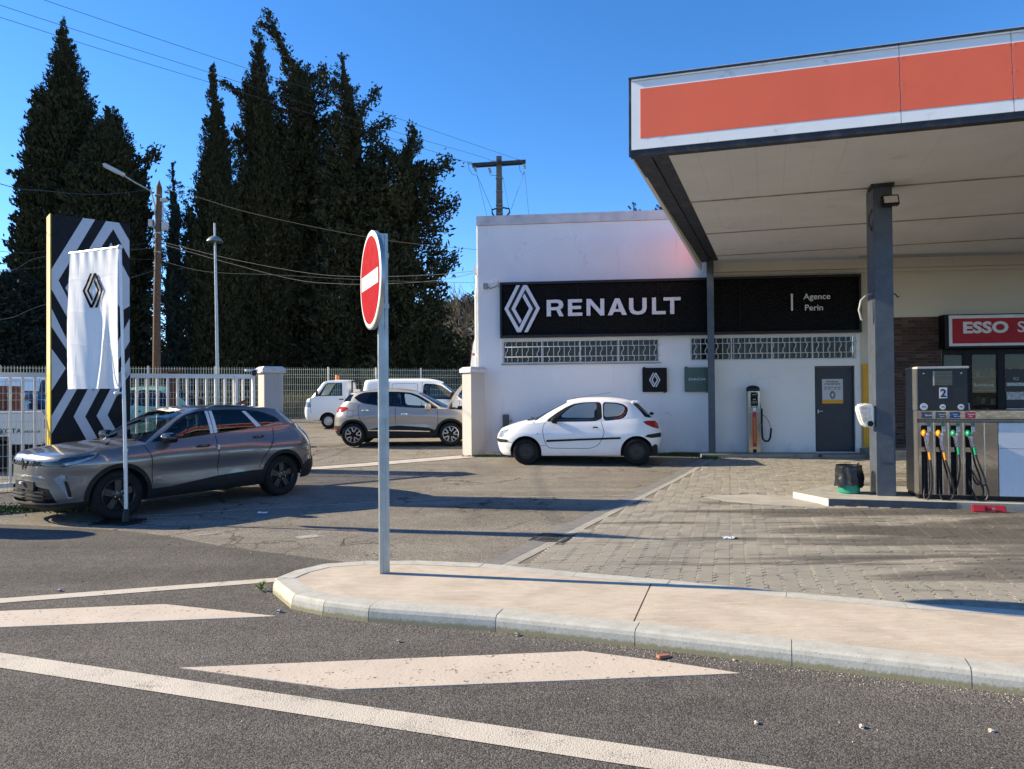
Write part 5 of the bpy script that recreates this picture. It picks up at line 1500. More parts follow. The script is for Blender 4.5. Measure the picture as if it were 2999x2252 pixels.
def bulge_suv(x, z):
    b = .018*math.exp(-((z-.80)/.10)**2) - .022*math.exp(-((z-.56)/.12)**2)*math.exp(-((x-1.35)/.85)**4)
    for cx_ in (0, 2.638): b += .020*math.exp(-((x-cx_)/.50)**4)*math.exp(-((z-.62)/.28)**4)
    return b
suv = dict(
 paint=P_GREY, wb=2.638, r=.335, arch=.372, clad=.055, zlow=.21, xf=-.80, xr=3.52, tw=.225, cowl=.42, deck=3.02,
 lower=([(.18,-.68),(.25,-.775),(.34,-.80),(.52,-.79),(.68,-.79),(.80,-.785),(.885,-.75),(.95,-.6)],
        [(.18,3.34),(.30,3.46),(.48,3.52),(.62,3.50),(.80,3.47),(.95,3.43),(1.05,3.36),(1.15,3.25)],
        [(.18,.80),(.30,.865),(.50,.885),(.70,.885),(.85,.87),(.95,.835),(1.02,.80),(1.10,.765),(1.18,.74)],
        [(-.9,.868),(-.6,.905),(-.3,.94),(0,.965),(.35,.985),(.9,1.03),(1.5,1.075),(2.2,1.125),(2.7,1.17),(3.1,1.17),(3.3,1.12),(3.5,1.0)],
        [(-.9,.205),(-.5,.20),(.4,.235),(2.2,.255),(3.1,.27),(3.5,.32)], 1.3),
 lower_kw=dict(nf=(9.0, 2.35), nr=(10, 3.2), bulge=bulge_suv),
 upper=([(.85,-.05),(1.0,.30),(1.15,.58),(1.3,.86),(1.42,1.12),(1.5,1.35)],
        [(.85,3.42),(1.10,3.26),(1.25,3.10),(1.38,2.96),(1.46,2.90),(1.5,2.84)],
        [(.85,.79),(1.0,.775),(1.15,.735),(1.3,.675),(1.42,.61),(1.47,.57),(1.52,.52)],
        [(.8,1.38),(1.1,1.43),(1.5,1.462),(2.0,1.465),(2.5,1.44),(2.95,1.39)],
        [(0,.90),(.5,.96),(1.5,1.03),(2.5,1.09),(3.3,1.05)], 1.6),
 upper_kw=dict(nf=(8, 2.8), nr=(10, 3.2), zref=1.2),
 crown=[(-.9,0),(-.7,.012),(-.3,.035),(0,.05),(.5,.06),(2.8,.01),(3.4,.0)],
 roofcrown=[(.9,.015),(1.3,.035),(2,.045),(2.7,.03),(3,.01)],
 clad_polys=[X((.30,.20),(.30,.37),(.7,.375),(1.45,.452),(2.05,.475),(2.35,.47),(2.35,.20)), Fp((0,.18),(0,.255),(.55,.265),(.83,.30),(.86,.18)),
             [('x',-.6,.18),('x',-.6,.285),('x',-.3,.31),('x',-.3,.18)], Rp((0,.25),(0,.60),(.6,.60),(.85,.52),(.88,.25)), X((2.95,.25),(3.0,.45),(3.2,.56),(3.45,.54),(3.5,.25))],
 regions=[
  ('shut_line', ribbon(X((.43,.45),(.42,.80),(.36,.95),(.34,.98)), .012)+ribbon(X((1.45,.46),(1.46,1.07)), .012)+ribbon(X((2.17,.50),(2.24,.66),(2.46,.93),(2.52,1.12)), .012)),
  ('front_door', [X((.438,.40),(.428,.80),(.37,.955),(.355,.975),(.9,1.022),(1.452,1.068),(1.442,.462),(.9,.40))]),
  ('rear_door', [X((1.458,.464),(1.468,1.07),(2.2,1.118),(2.51,1.145),(2.452,.93),(2.232,.66),(2.165,.50),(2.05,.48))]),
  ('upper_grille', [Fp((0,.755),(0,.825),(.30,.822),(.44,.812),(.42,.765),(.3,.755))]),
  ('grille_slat', [Fp((.02+.075*k,.765),(.06+.075*k,.765),(.06+.075*k,.785),(.02+.075*k,.785)) for k in range(5)]+[Fp((.05+.075*k,.795),(.09+.075*k,.795),(.09+.075*k,.813),(.05+.075*k,.813)) for k in range(4)]),
  ('headlight', [[('f',.42,.76),('f',.43,.815),('f',.60,.83),('x',-.62,.862),('x',-.24,.905),('x',-.30,.855),('x',-.46,.795),('x',-.66,.745),('f',.68,.742),('f',.64,.765)]]),
  ('light_strip', [[('x',-.62,.80),('x',-.40,.855),('x',-.27,.893),('x',-.33,.85),('x',-.47,.80),('x',-.60,.775)]]),
  ('chrome_bar', [Fp((0,.615),(0,.635),(.40,.628),(.46,.60),(.40,.603))]),
  ('lower_grille', [Fp((0,.285),(0,.555),(.22,.555),(.30,.50),(.52,.47),(.62,.30),(.5,.285))]),
  ('intake_slat', [Fp((.05,.32+.05*k),(.05,.338+.05*k),(.44,.335+.048*k),(.44,.317+.048*k)) for k in range(3)]),
  ('plate_holder', [Fp((0,.45),(0,.565),(.26,.555),(.26,.44))]),
  ('fog_frame', [[('f',.58,.60),('f',.66,.66),('x',-.62,.655),('x',-.58,.50),('x',-.53,.36),('x',-.575,.345),('f',.70,.42),('f',.63,.54)]]),
  ('fog_lamp', [[('f',.63,.60),('f',.67,.648),('x',-.625,.648),('x',-.60,.648),('x',-.59,.60)]]),
  ('fog_black', [[('f',.69,.565),('x',-.625,.575),('x',-.585,.57),('x',-.54,.37),('x',-.572,.37)]]),
  ('tail_light', [[('x',3.20,1.03),('x',3.33,1.06),('r',.62,1.02),('r',.55,.97),('r',.66,.93),('x',3.38,.90),('x',3.27,.905)]]),
  ('tail_strip', [[('x',3.27,.93),('x',3.30,1.0),('x',3.33,1.0),('x',3.31,.93)]]),
 ],
 glass=[
  ('windscreen', [Fp((0,.98),(.60,1.0),(.66,1.0),(.49,1.40),(0,1.43))]),
  ('window_seal', [X((.50,1.0),(.74,1.14),(.93,1.28),(1.10,1.375),(1.32,1.425),(1.7,1.436),(2.1,1.425),(2.36,1.395),(2.62,1.30),(2.72,1.215),(2.6,1.20),(2.2,1.13),(1.45,1.072),(.9,1.03))]),
  ('side_window#a', [X((.66,1.045),(.84,1.19),(1.02,1.31),(1.16,1.375),(1.36,1.405),(1.40,1.405),(1.415,1.085),(.9,1.045))]),
  ('rear_side_window#a', [X((1.52,1.412),(1.7,1.415),(2.04,1.405),(2.20,1.145),(1.515,1.092))]),
  ('quarter_window#a', [X((2.16,1.395),(2.34,1.375),(2.56,1.285),(2.65,1.22),(2.36,1.165))]),
  ('protective_film#a', [X((1.395,1.418),(1.445,1.42),(1.452,1.082),(1.402,1.078))]),
  ('protective_film#b', [X((1.462,1.42),(1.512,1.42),(1.522,1.09),(1.462,1.082))]),
  ('protective_film#c', [X((2.035,1.40),(2.10,1.40),(2.315,1.152),(2.225,1.146))]),
  ('rear_window', [Rp((0,1.17),(.60,1.17),(.52,1.36),(0,1.37))]),
 ],
 mats=dict(shut_line=(M_GAP, -.006, 0), upper_grille=(M_GLOSSB, -.010, 0), grille_slat=(M_LAMPD, -.004, .005), headlight=(M_LAMPD, .002, .004), light_strip=(M_LAMP, .004, 0), chrome_bar=(M_CHROME, .006, .008),
           lower_grille=(M_GLOSSB, -.02, 0), intake_slat=(M_TRIM, .0, .018), plate_holder=(M_TRIM, .012, .03), fog_frame=(plain('satin_silver_trim', (.26,.26,.27), .4), .006, .006), fog_lamp=(M_LAMP, .009, .004), fog_black=(M_GLOSSB, .008, 0),
           tail_light=(M_GLOSSB, .004, .006), tail_strip=(M_FILM, .007, .004), windscreen=(G_CAR, -.004, 0), window_seal=(M_GLOSSB, -.002, 0), side_window=(G_CAR, -.003, 0), rear_side_window=(G_DARK, -.003, 0), quarter_window=(G_DARK, -.003, 0),
           protective_film=(M_FILM, .002, .003), rear_window=(G_DARK, -.004, 0)),
 wheel=dict(kind='steel5', rim=.66), rimmat=M_BLKWHEEL, mirror=(.70, 1.06, M_GLOSSB), mirror_size=(.085, .13, .07), seats=(1.28, 2.12, .52, 1.32),
 handles=[(1.22,.905,.19,M_GLOSSB),(2.20,.985,.19,M_GLOSSB)])
car1, lo1, up1 = build_car(suv, 'new warm grey compact SUV with black steel wheels and white protective film on its pillars', loc=(-5.965, 9.985, 0), rotz=R(56.0))
mbx = MB().tube([(-.30, -.55, .985), (-.06, -.20, 1.0), (-.02, -.05, 1.0)], .012, 6).tube([(-.20, .1, 1.0), (.1, -.55, 1.012)], .009, 5); mbx.build('wiper', M_TRIM, car1, True).location = (.28, 0, .02)
MB().prism([(-.035, 0), (0, -.075), (.035, 0), (0, .075)], -.012, .0, axis='x').build('badge', M_GLOSSB, car1).location = (-.80, 0, .78)
MB().box(-.84, -.815, -.03, .03, .52, .55).build('radar_cover', M_FILM, car1)
fin = MB().add([(2.35, -.02, 1.50), (2.55, -.02, 1.50), (2.55, .02, 1.50), (2.35, .02, 1.50), (2.52, 0, 1.575), (2.55, 0, 1.575)], [(0, 1, 5, 4), (2, 3, 4, 5), (3, 0, 4), (1, 2, 5)]).build('aerial_fin', M_GLOSSB, car1)
for sd in (-1, 1):
    a, z = lo1.a_of(('x', 1.455, .86)); p = lo1.pt(a, z)
    MB().box(p.x-.016, p.x+.016, p.y*sd-.012, p.y*sd+.012, .845, .915).build('door_edge_guard', M_FILM, car1)

# ---------------------------------------------------------------- white three-door hatchback
def bulge_hatch(x, z):
    b = .012*math.exp(-((z-.62)/.12)**2)
    for cx_ in (0, 2.442): b += .016*math.exp(-((x-cx_)/.45)**4)*math.exp(-((z-.55)/.25)**4)
    return b
hatch = dict(
 paint=P_WHITE, wb=2.442, r=.297, arch=.352, clad=0, zlow=.20, xf=-.735, xr=3.02, tw=.19, cowl=.20, deck=2.66, inset=.035,
 lower=([(.18,-.60),(.26,-.67),(.40,-.715),(.55,-.74),(.64,-.725),(.72,-.68),(.80,-.62),(.9,-.45)],
        [(.18,2.88),(.32,2.96),(.55,3.02),(.70,3.03),(.80,3.0),(.95,2.94),(1.05,2.86),(1.1,2.8)],
        [(.18,.74),(.28,.80),(.45,.822),(.65,.826),(.80,.805),(.92,.77),(1.0,.735),(1.08,.70)],
        [(-.75,.735),(-.60,.785),(-.4,.835),(-.1,.895),(.2,.930),(.45,.948),(1.0,.948),(1.7,.965),(2.2,1.01),(2.6,1.035),(2.85,1.03),(3.0,.98)],
        [(-.75,.21),(-.4,.20),(.4,.205),(2.2,.215),(2.9,.27),(3.0,.30)], 1.1),
 lower_kw=dict(nf=(8, 2.3), nr=(9, 2.6), bulge=bulge_hatch),
 upper=([(.80,-.25),(.95,-.02),(1.02,.12),(1.15,.37),(1.28,.64),(1.38,.86),(1.45,1.02)],
        [(.80,3.0),(1.0,2.86),(1.1,2.77),(1.25,2.62),(1.37,2.49),(1.43,2.42)],
        [(.80,.75),(.95,.735),(1.1,.695),(1.25,.635),(1.36,.575),(1.42,.53),(1.46,.48)],
        [(.7,1.36),(1.0,1.405),(1.4,1.43),(1.8,1.425),(2.2,1.395),(2.5,1.345)],
        [(-.3,.80),(.3,.88),(1.0,.91),(2.0,.93),(2.9,.95)], 1.35),
 upper_kw=dict(nf=(7, 2.6), nr=(8, 2.6), zref=1.15),
 crown=[(-.75,0),(-.6,.02),(-.3,.055),(0,.075),(.3,.085),(2.5,.02),(3.0,.0)],
 roofcrown=[(.8,.02),(1.2,.06),(1.7,.07),(2.2,.055),(2.5,.02)],
 regions=[
  ('shut_line', ribbon(X((.455,.952),(.40,.88),(.385,.75),(.43,.52),(.50,.41),(.60,.378),(1.2,.372),(1.46,.385),(1.62,.47),(1.72,.66),(1.73,.76),(1.69,.90),(1.67,.965)), .011)+ribbon(X((-.27,.50),(-.42,.505),(-.60,.52)), .008)+ribbon(X((.33,.43),(.45,.435)), .008)+ribbon(X((2.66,.62),(2.72,.66),(2.9,.67)), .008)),
  ('front_door', [X((.462,.944),(.408,.88),(.393,.75),(.437,.525),(.505,.417),(.60,.385),(1.2,.379),(1.455,.392),(1.613,.475),(1.713,.66),(1.723,.76),(1.683,.90),(1.662,.958),(1.1,.946))]),
  ('headlight', [[('f',.50,.60),('f',.46,.68),('x',-.60,.745),('x',-.40,.80),('x',-.385,.775),('x',-.47,.69),('f',.66,.605)]]),
  ('grille', [Fp((0,.50),(0,.60),(.34,.58),(.40,.52),(.3,.49))]),
  ('bumper_strip#f', [[('f',.42,.51),('f',.42,.575),('x',-.66,.578),('x',-.45,.565),('x',-.405,.545),('x',-.43,.515),('x',-.62,.495)]]),
  ('bumper_strip#r', [[('x',2.62,.63),('x',2.68,.675),('x',2.90,.70),('r',.45,.70),('r',.45,.61),('x',2.95,.61),('x',2.75,.60)]]),
  ('side_strip', [X((.47,.515),(.455,.535),(.48,.56),(1.2,.588),(2.08,.622),(2.105,.605),(2.09,.582),(1.2,.548))]),
  ('tail_light', [X((2.585,.955),(2.70,.975),(2.86,.965),(2.93,.90),(2.945,.785),(2.80,.825),(2.64,.90))]),
  ('indicator', [X((.235,.70),(.25,.715),(.285,.715),(.30,.70),(.285,.685),(.25,.685))]),
 ],
 glass=[
  ('windscreen', [Fp((0,.965),(.56,.975),(.62,.98),(.47,1.375),(.40,1.385),(0,1.40))]),
  ('window_seal', [X((.46,.955),(.50,1.02),(.70,1.165),(.90,1.285),(1.06,1.352),(1.30,1.385),(1.68,1.392),(1.70,.968)), X((1.705,1.392),(2.02,1.375),(2.17,1.335),(2.255,1.265),(2.265,1.20),(2.23,1.10),(2.17,1.04),(2.09,1.008),(1.72,.972))]),
  ('side_window#a', [X((.66,1.0),(.80,1.14),(.95,1.25),(1.10,1.325),(1.32,1.362),(1.585,1.366),(1.565,.985))]),
  ('side_window#b', [X((1.735,1.362),(2.0,1.348),(2.14,1.31),(2.215,1.25),(2.225,1.20),(2.195,1.12),(2.14,1.06),(2.07,1.035),(1.735,1.0))]),
  ('rear_window', [Rp((0,1.03),(.54,1.04),(.60,1.06),(.50,1.335),(.42,1.36),(0,1.375))]),
 ],
 mats=dict(shut_line=(M_GAP, -.006, 0), headlight=(M_LAMP, .002, .004), grille=(M_TRIM, -.006, 0), bumper_strip=(M_TRIM, .012, .016), side_strip=(M_TRIM, .013, .015), tail_light=(M_TAIL, .003, .006), indicator=(plain('clear_indicator', (.6,.55,.42), .2), .006, .006),
           windscreen=(G_CAR, -.004, 0), window_seal=(M_TRIM, -.002, 0), side_window=(G_CAR, -.004, 0), rear_window=(G_DARK, -.004, 0)),
 wheel=dict(kind='holes', rim=.62, n=14), rimmat=M_DULLWHEEL, mirror=(.66, .995, M_TRIM), mirror_size=(.075, .09, .065), seats=(1.25, 2.0, .45, 1.22),
 handles=[(1.545,.83,.10,M_TRIM)])
car2, lo2, up2 = build_car(hatch, 'small white three-door hatchback with black wheels parked along the white wall', loc=(.40, 16.66, .045), rotz=R(-7.5))
MB().tube([(1.0, -.1, 1.462), (1.9, -.1, 1.60)], .004, 5).build('aerial', M_TRIM, car2)
MB().box(2.36, 2.52, -.52, .52, 1.36, 1.405, bev=.015).build('spoiler', P_WHITE, car2, True)
MB().tube([(.02, -.50, .985), (.16, -.25, 1.02), (.2, .1, 1.03)], .014, 6).tube([(.16, -.25, 1.02), (.02, .28, 1.035)], .010, 5).build('wiper', M_TRIM, car2, True)
MB().ball((2.80, -.30, 1.12), .05, .04, .035).build('rear_wiper', M_TRIM, car2, True)

# ---------------------------------------------------------------- two-tone crossover in the yard, bonnet up
def bulge_cross(x, z):
    b = .020*math.exp(-((z-.82)/.12)**2) - .015*math.exp(-((z-.62)/.12)**2)*math.exp(-((x-1.3)/.8)**4)
    for cx_ in (0, 2.606): b += .020*math.exp(-((x-cx_)/.48)**4)*math.exp(-((z-.6)/.26)**4)
    return b
cross = dict(
 paint=P_BEIGE, roofpaint=P_IVORY, wb=2.606, r=.32, arch=.36, clad=.06, zlow=.22, xf=-.83, xr=3.24, tw=.205, cowl=.25, deck=2.80, nohood=True,
 lower=([(.18,-.72),(.35,-.82),(.60,-.83),(.80,-.78),(.92,-.65),(1.0,-.45)],
        [(.18,3.08),(.35,3.18),(.50,3.24),(.70,3.235),(.95,3.19),(1.08,3.12),(1.2,3.02)],
        [(.18,.80),(.30,.86),(.55,.885),(.80,.885),(.95,.85),(1.05,.81),(1.18,.76)],
        [(-.83,.84),(-.5,.93),(-.1,.98),(.3,1.0),(1.0,1.03),(1.5,1.065),(2.0,1.10),(2.4,1.155),(2.8,1.19),(3.05,1.15),(3.2,1.08)],
        [(-.83,.22),(2.2,.235),(3.0,.28),(3.2,.33)], 1.2),
 lower_kw=dict(nf=(8.5, 2.5), nr=(9, 2.6), bulge=bulge_cross),
 upper=([(.90,-.15),(1.05,.13),(1.2,.40),(1.35,.68),(1.46,.92),(1.55,1.2)],
        [(.90,3.2),(1.15,3.04),(1.25,2.97),(1.38,2.86),(1.46,2.79),(1.52,2.7)],
        [(.90,.78),(1.05,.765),(1.2,.72),(1.35,.655),(1.46,.59),(1.52,.54),(1.56,.48)],
        [(.8,1.425),(1.1,1.475),(1.5,1.505),(2.0,1.495),(2.4,1.465),(2.8,1.42)],
        [(-.2,.90),(.5,.96),(1.5,1.02),(2.4,1.10),(3.1,1.08)], 1.5),
 upper_kw=dict(nf=(7, 2.6), nr=(8, 2.6), zref=1.2),
 crown=[(-.83,0),(-.4,.05),(.2,.07),(2.6,.03),(3.2,.0)], roofcrown=[(.85,.02),(1.3,.05),(2.0,.06),(2.6,.03)],
 clad_polys=[X((.3,.2),(.3,.40),(.6,.50),(1.37,.56),(1.9,.52),(2.3,.42),(2.3,.2)), X((2.9,.25),(2.95,.50),(3.1,.56),(3.2,.55),(3.24,.25)), Rp((0,.25),(0,.56),(.88,.56),(.88,.25))],
 regions=[
  ('shut_line', ribbon(X((.36,.98),(.33,.72),(.37,.45)), .012)+ribbon(X((1.48,1.06),(1.47,.80),(1.45,.45)), .012)+ribbon(X((2.46,1.12),(2.47,.98),(2.42,.75),(2.3,.6)), .012)+ribbon(X((2.60,.80),(2.60,.97),(2.76,.97),(2.76,.80),(2.60,.80)), .009)),
  ('front_door', [X((.367,.95),(.338,.72),(.378,.47),(.7,.52),(1.37,.56),(1.445,.555),(1.462,.80),(1.472,1.055),(.9,1.015),(.37,.99))]),
  ('rear_door', [X((1.488,1.06),(1.478,.80),(1.455,.555),(1.9,.52),(2.25,.55),(2.412,.75),(2.462,.98),(2.452,1.12),(1.9,1.085))]),
  ('tail_light', [[('x',2.74,1.02),('x',2.80,1.06),('x',2.98,1.075),('r',.55,1.04),('r',.60,.92),('x',3.05,.90),('x',2.90,.93)]]),
  ('door_strip', [X((.55,.385),(.55,.41),(1.4,.44),(2.2,.45),(2.3,.425),(1.4,.41))]),
  ('fog_lamp', [X((3.05,.42),(3.05,.47),(3.16,.48),(3.17,.42))]),
 ],
 glass=[
  ('windscreen', [Fp((0,1.0),(.60,1.02),(.66,1.02),(.50,1.42),(0,1.455))]),
  ('window_seal', [X((.30,1.0),(.60,1.20),(.86,1.355),(1.10,1.44),(1.5,1.47),(2.0,1.47),(2.34,1.455),(2.5,1.40),(2.62,1.31),(2.5,1.22),(2.36,1.155),(2.0,1.10),(1.48,1.062),(.9,1.02))]),
  ('side_window#a', [X((.52,1.06),(.70,1.19),(.92,1.32),(1.13,1.395),(1.44,1.425),(1.42,1.085),(.9,1.055))]),
  ('rear_side_window#a', [X((1.55,1.43),(1.9,1.435),(2.18,1.425),(2.30,1.17),(2.0,1.125),(1.54,1.095))]),
  ('quarter_window#a', [X((2.24,1.42),(2.33,1.41),(2.47,1.36),(2.55,1.31),(2.45,1.245),(2.36,1.20))]),
  ('rear_window', [Rp((0,1.20),(.58,1.20),(.66,1.22),(.56,1.40),(0,1.42))]),
 ],
 mats=dict(shut_line=(M_GAP, -.006, 0), tail_light=(M_TAIL, .006, .008), door_strip=(M_CHROME, .016, .012), fog_lamp=(M_TAIL, .016, .01), windscreen=(G_CAR, -.004, 0), window_seal=(M_GLOSSB, -.002, 0), side_window=(G_CAR, -.004, 0), rear_side_window=(G_DARK, -.004, 0), quarter_window=(M_GLOSSB, -.001, 0), rear_window=(G_DARK, -.004, 0)),
 wheel=dict(kind='loops', rim=.66, m2=M_GLOSSB), rimmat=M_SILVER, rimdark=M_GLOSSB, mirror=(.62, 1.06, P_IVORY), mirror_size=(.09, .10, .075), seats=(1.25, 2.05, .50, 1.30),
 handles=[(1.22,.86,.17,M_CHROME),(2.28,.965,.17,M_CHROME)])
car3, lo3, up3 = build_car(cross, 'beige crossover with ivory roof standing in the yard with its bonnet open', loc=(-1.66, 19.88, .245), rotz=math.pi+.01)
hd = MB(); vs = []; fs = []
for i in range(9):
    t = i/8; x = .10-.52*t+.05*math.sin(math.pi*t); z = 1.02+.74*t+.03*math.sin(math.pi*t)
    for j in range(11):
        u = -1+.2*j; vs.append((x-.05*(1-u*u), u*(.74-.12*t), z+.02*(1-u*u)))
n_ = len(vs)
vs += [(v[0]-.03, v[1]*.98, v[2]-.02) for v in vs[:n_]]
for i in range(8):
    for j in range(10):
        q = (i*11+j, i*11+j+1, (i+1)*11+j+1, (i+1)*11+j)
        fs.append(q); fs.append(tuple(k+n_ for k in q[::-1]))
for i in range(8):
    fs.append((i*11, (i+1)*11, (i+1)*11+n_, i*11+n_)); fs.append((i*11+10+n_, (i+1)*11+10+n_, (i+1)*11+10, i*11+10))
for j in range(10): fs.append((88+j, 88+j+1, 88+j+1+n_, 88+j+n_))
hd.add(vs, fs, 0); hd.build('open_bonnet', P_BEIGE, car3, True)
en = MB().box(-.62, .15, -.6, .6, .55, .86, bev=.03)
for k in range(26): en.box(*(lambda x, y, z, s: (x, x+s, y, y+s, z, z+s))(rnd.uniform(-.6, .05), rnd.uniform(-.55, .5), rnd.uniform(.80, .93), rnd.uniform(.05, .16)), bev=.01)
en.build('engine', M_CABIN, car3)

# ---------------------------------------------------------------- white panel van
van = dict(
 paint=P_VAN, wb=2.697, r=.315, arch=.36, clad=0, zlow=.20, xf=-.87, xr=3.41, tw=.2, cowl=.10, deck=3.2,
 lower=([(.18,-.75),(.35,-.86),(.60,-.86),(.80,-.82),(.95,-.70),(1.05,-.45)], [(.18,3.35),(.4,3.41),(.8,3.41),(1.1,3.40),(1.2,3.40)],
        [(.18,.82),(.35,.89),(.6,.91),(.9,.90),(1.05,.86),(1.15,.85),(1.25,.84)],
        [(-.86,.90),(-.5,1.0),(-.1,1.08),(.3,1.11),(1.0,1.12),(3.4,1.15)], [(-.86,.20),(3.4,.22)], 1.3),
 lower_kw=dict(nf=(8, 2.6), nr=(20, 8)),
 upper=([(1.0,-.18),(1.15,.10),(1.3,.33),(1.5,.62),(1.68,.88),(1.78,1.15)], [(1.0,3.41),(1.4,3.38),(1.7,3.34),(1.8,3.30)],
        [(1.0,.86),(1.2,.845),(1.5,.80),(1.68,.76),(1.76,.71),(1.82,.62)],
        [(.8,1.66),(1.1,1.73),(1.5,1.765),(2.5,1.77),(3.35,1.745)], [(-.2,1.02),(3.4,1.05)], 1.7),
 upper_kw=dict(nf=(7, 2.8), nr=(20, 8), zref=1.4),
 crown=[(-.86,0),(-.4,.05),(.2,.07),(3.4,.0)], roofcrown=[(.85,.02),(1.3,.05),(3.0,.05),(3.4,.03)],
 regions=[('shut_line', ribbon(X((.30,1.10),(.30,.70),(.36,.3)), .012)+ribbon(X((1.48,1.12),(1.48,.3)), .012)), ('headlight', [[('f',.55,.84),('x',-.72,.96),('x',-.40,1.0),('x',-.55,.86)]]), ('tail_light', [X((3.34,.85),(3.34,1.14),(3.40,1.14),(3.40,.85))])],
 glass=[('windscreen', [Fp((0,1.10),(.62,1.12),(.68,1.13),(.56,1.64),(0,1.69))]),
        ('window_seal', [X((.30,1.13),(.62,1.40),(.88,1.575),(1.10,1.63),(1.43,1.645),(1.46,1.16))]),
        ('side_window#a', [X((.48,1.18),(.70,1.38),(.92,1.53),(1.12,1.59),(1.40,1.60),(1.42,1.20))]),
        ('shut_line', ribbon(X((1.48,1.16),(1.47,1.70)), .012)+ribbon(X((1.62,1.20),(1.62,1.58),(1.70,1.64),(2.35,1.64),(2.42,1.58),(2.42,1.20)), .01)+ribbon(X((2.52,1.18),(2.52,1.70)), .012)),
        ('rear_window', [Rp((.1,1.25),(.62,1.25),(.58,1.6),(.1,1.6))])],
 mats=dict(shut_line=(M_GAP, -.004, 0), headlight=(M_LAMP, .002, .004), tail_light=(M_TAIL, .003, .005), windscreen=(G_CAR, -.004, 0), window_seal=(M_GLOSSB, -.002, 0), side_window=(G_CAR, -.003, 0), rear_window=(G_DARK, -.003, 0)),
 wheel=dict(kind='cap', rim=.6), rimmat=M_WCAP, mirror=(.52, 1.24, M_TRIM), mirror_size=(.09, .10, .12), seats=(1.2, 1.9, .55, 1.45))
build_car(van, 'white panel van parked in the yard behind the beige crossover', 'van', 'parked_van', (-1.36, 23.2, .325), math.pi, 'vans parked in the yard')

# ---------------------------------------------------------------- small white tipper truck with an orange beacon
cab = dict(sharp=True,
 paint=P_VAN, wb=1.9, r=.265, arch=.315, clad=0, zlow=.30, xf=-.93, xr=.76, tw=.16, cowl=-.45, deck=.70,
 lower=([(.28,-.82),(.40,-.90),(.60,-.92),(.80,-.90),(1.0,-.84),(1.15,-.75)], [(.28,.72),(.5,.76),(1.2,.76)],
        [(.28,.62),(.45,.68),(.7,.70),(1.0,.695),(1.15,.68)],
        [(-.93,.98),(-.80,1.03),(-.6,1.10),(-.3,1.16),(.8,1.17)], [(-.93,.31),(-.3,.30),(.8,.34)], -.1),
 lower_kw=dict(nf=(10, 3.4), nr=(14, 8)),
 upper=([(.95,-.80),(1.1,-.70),(1.3,-.53),(1.5,-.36),(1.66,-.22),(1.74,-.05)], [(.95,.76),(1.4,.75),(1.74,.72)],
        [(.95,.695),(1.2,.685),(1.5,.655),(1.66,.63),(1.74,.57)],
        [(-.3,1.62),(-.1,1.68),(.2,1.70),(.76,1.70)], [(-.9,.96),(-.3,1.10),(.76,1.12)], .1),
 upper_kw=dict(nf=(9, 3.4), nr=(14, 8), zref=1.4),
 crown=[(-.93,.0),(-.5,.04),(.8,0)], roofcrown=[(-.3,.02),(.2,.05),(.75,.04)],
 regions=[('shut_line', ribbon(X((-.62,1.08),(-.61,.55)), .012)+ribbon(X((.62,1.15),(.62,.5)), .012)), ('headlight', [[('f',.50,.78),('f',.50,.95),('x',-.72,.97),('x',-.62,.90),('x',-.62,.77)]]), ('grille', [Fp((0,.5),(0,.62),(.45,.62),(.45,.5))]), ('handle_recess', [X((.40,1.02),(.40,1.06),(.56,1.06),(.56,1.02))])],
 glass=[('windscreen', [Fp((0,1.12),(.52,1.13),(.58,1.13),(.50,1.60),(0,1.63))]),
        ('window_seal', [X((-.36,1.16),(-.10,1.57),(-.02,1.62),(.50,1.63),(.52,1.165))]),
        ('side_window#a', [X((-.26,1.19),(-.06,1.55),(0.01,1.59),(.46,1.60),(.48,1.195))])],
 mats=dict(shut_line=(M_GAP, -.004, 0), headlight=(M_LAMP, .003, .006), grille=(M_TRIM, -.003, 0), handle_recess=(M_TRIM, .002, .004), windscreen=(G_CAR, -.003, 0), window_seal=(M_TRIM, -.001, 0), side_window=(G_CAR, -.003, 0)),
 wheel=dict(kind='cap', rim=.58), rimmat=M_WCAP, mirror=(-.36, 1.26, M_TRIM), mirror_size=(.04, .07, .10))
trk, lot_, upt = build_car(cab, 'small white flatbed truck with an orange beacon on its cab roof', 'truck', 'small_truck', (-6.60, 26.15, .43), 0.0, None)
MB().box(.82, 2.9, -.70, .70, .62, .70).box(.84, 2.9, -.70, -.66, .70, 1.05).box(.84, 2.9, .66, .70, .70, 1.05).box(.84, .88, -.66, .66, .70, 1.40).box(2.86, 2.9, -.66, .66, .70, 1.05).build('load_bed', P_VAN, trk)
MB().tube([(.86, -.64, .7), (.86, -.64, 1.70)], .03, 6).tube([(.86, .64, .7), (.86, .64, 1.70)], .03, 6).tube([(.86, -.64, 1.68), (.86, .64, 1.68)], .03, 6).build('headboard_frame', M_TRIM, trk)
MB().lathe([(.085, 0), (.085, .02), (.07, .04), (.07, .14), (.05, .17), (0, .175)], 14, 'z', (.18, -.05, 1.745)).build('beacon', plain('orange_beacon', (.75,.20,.01), .25), trk, True)

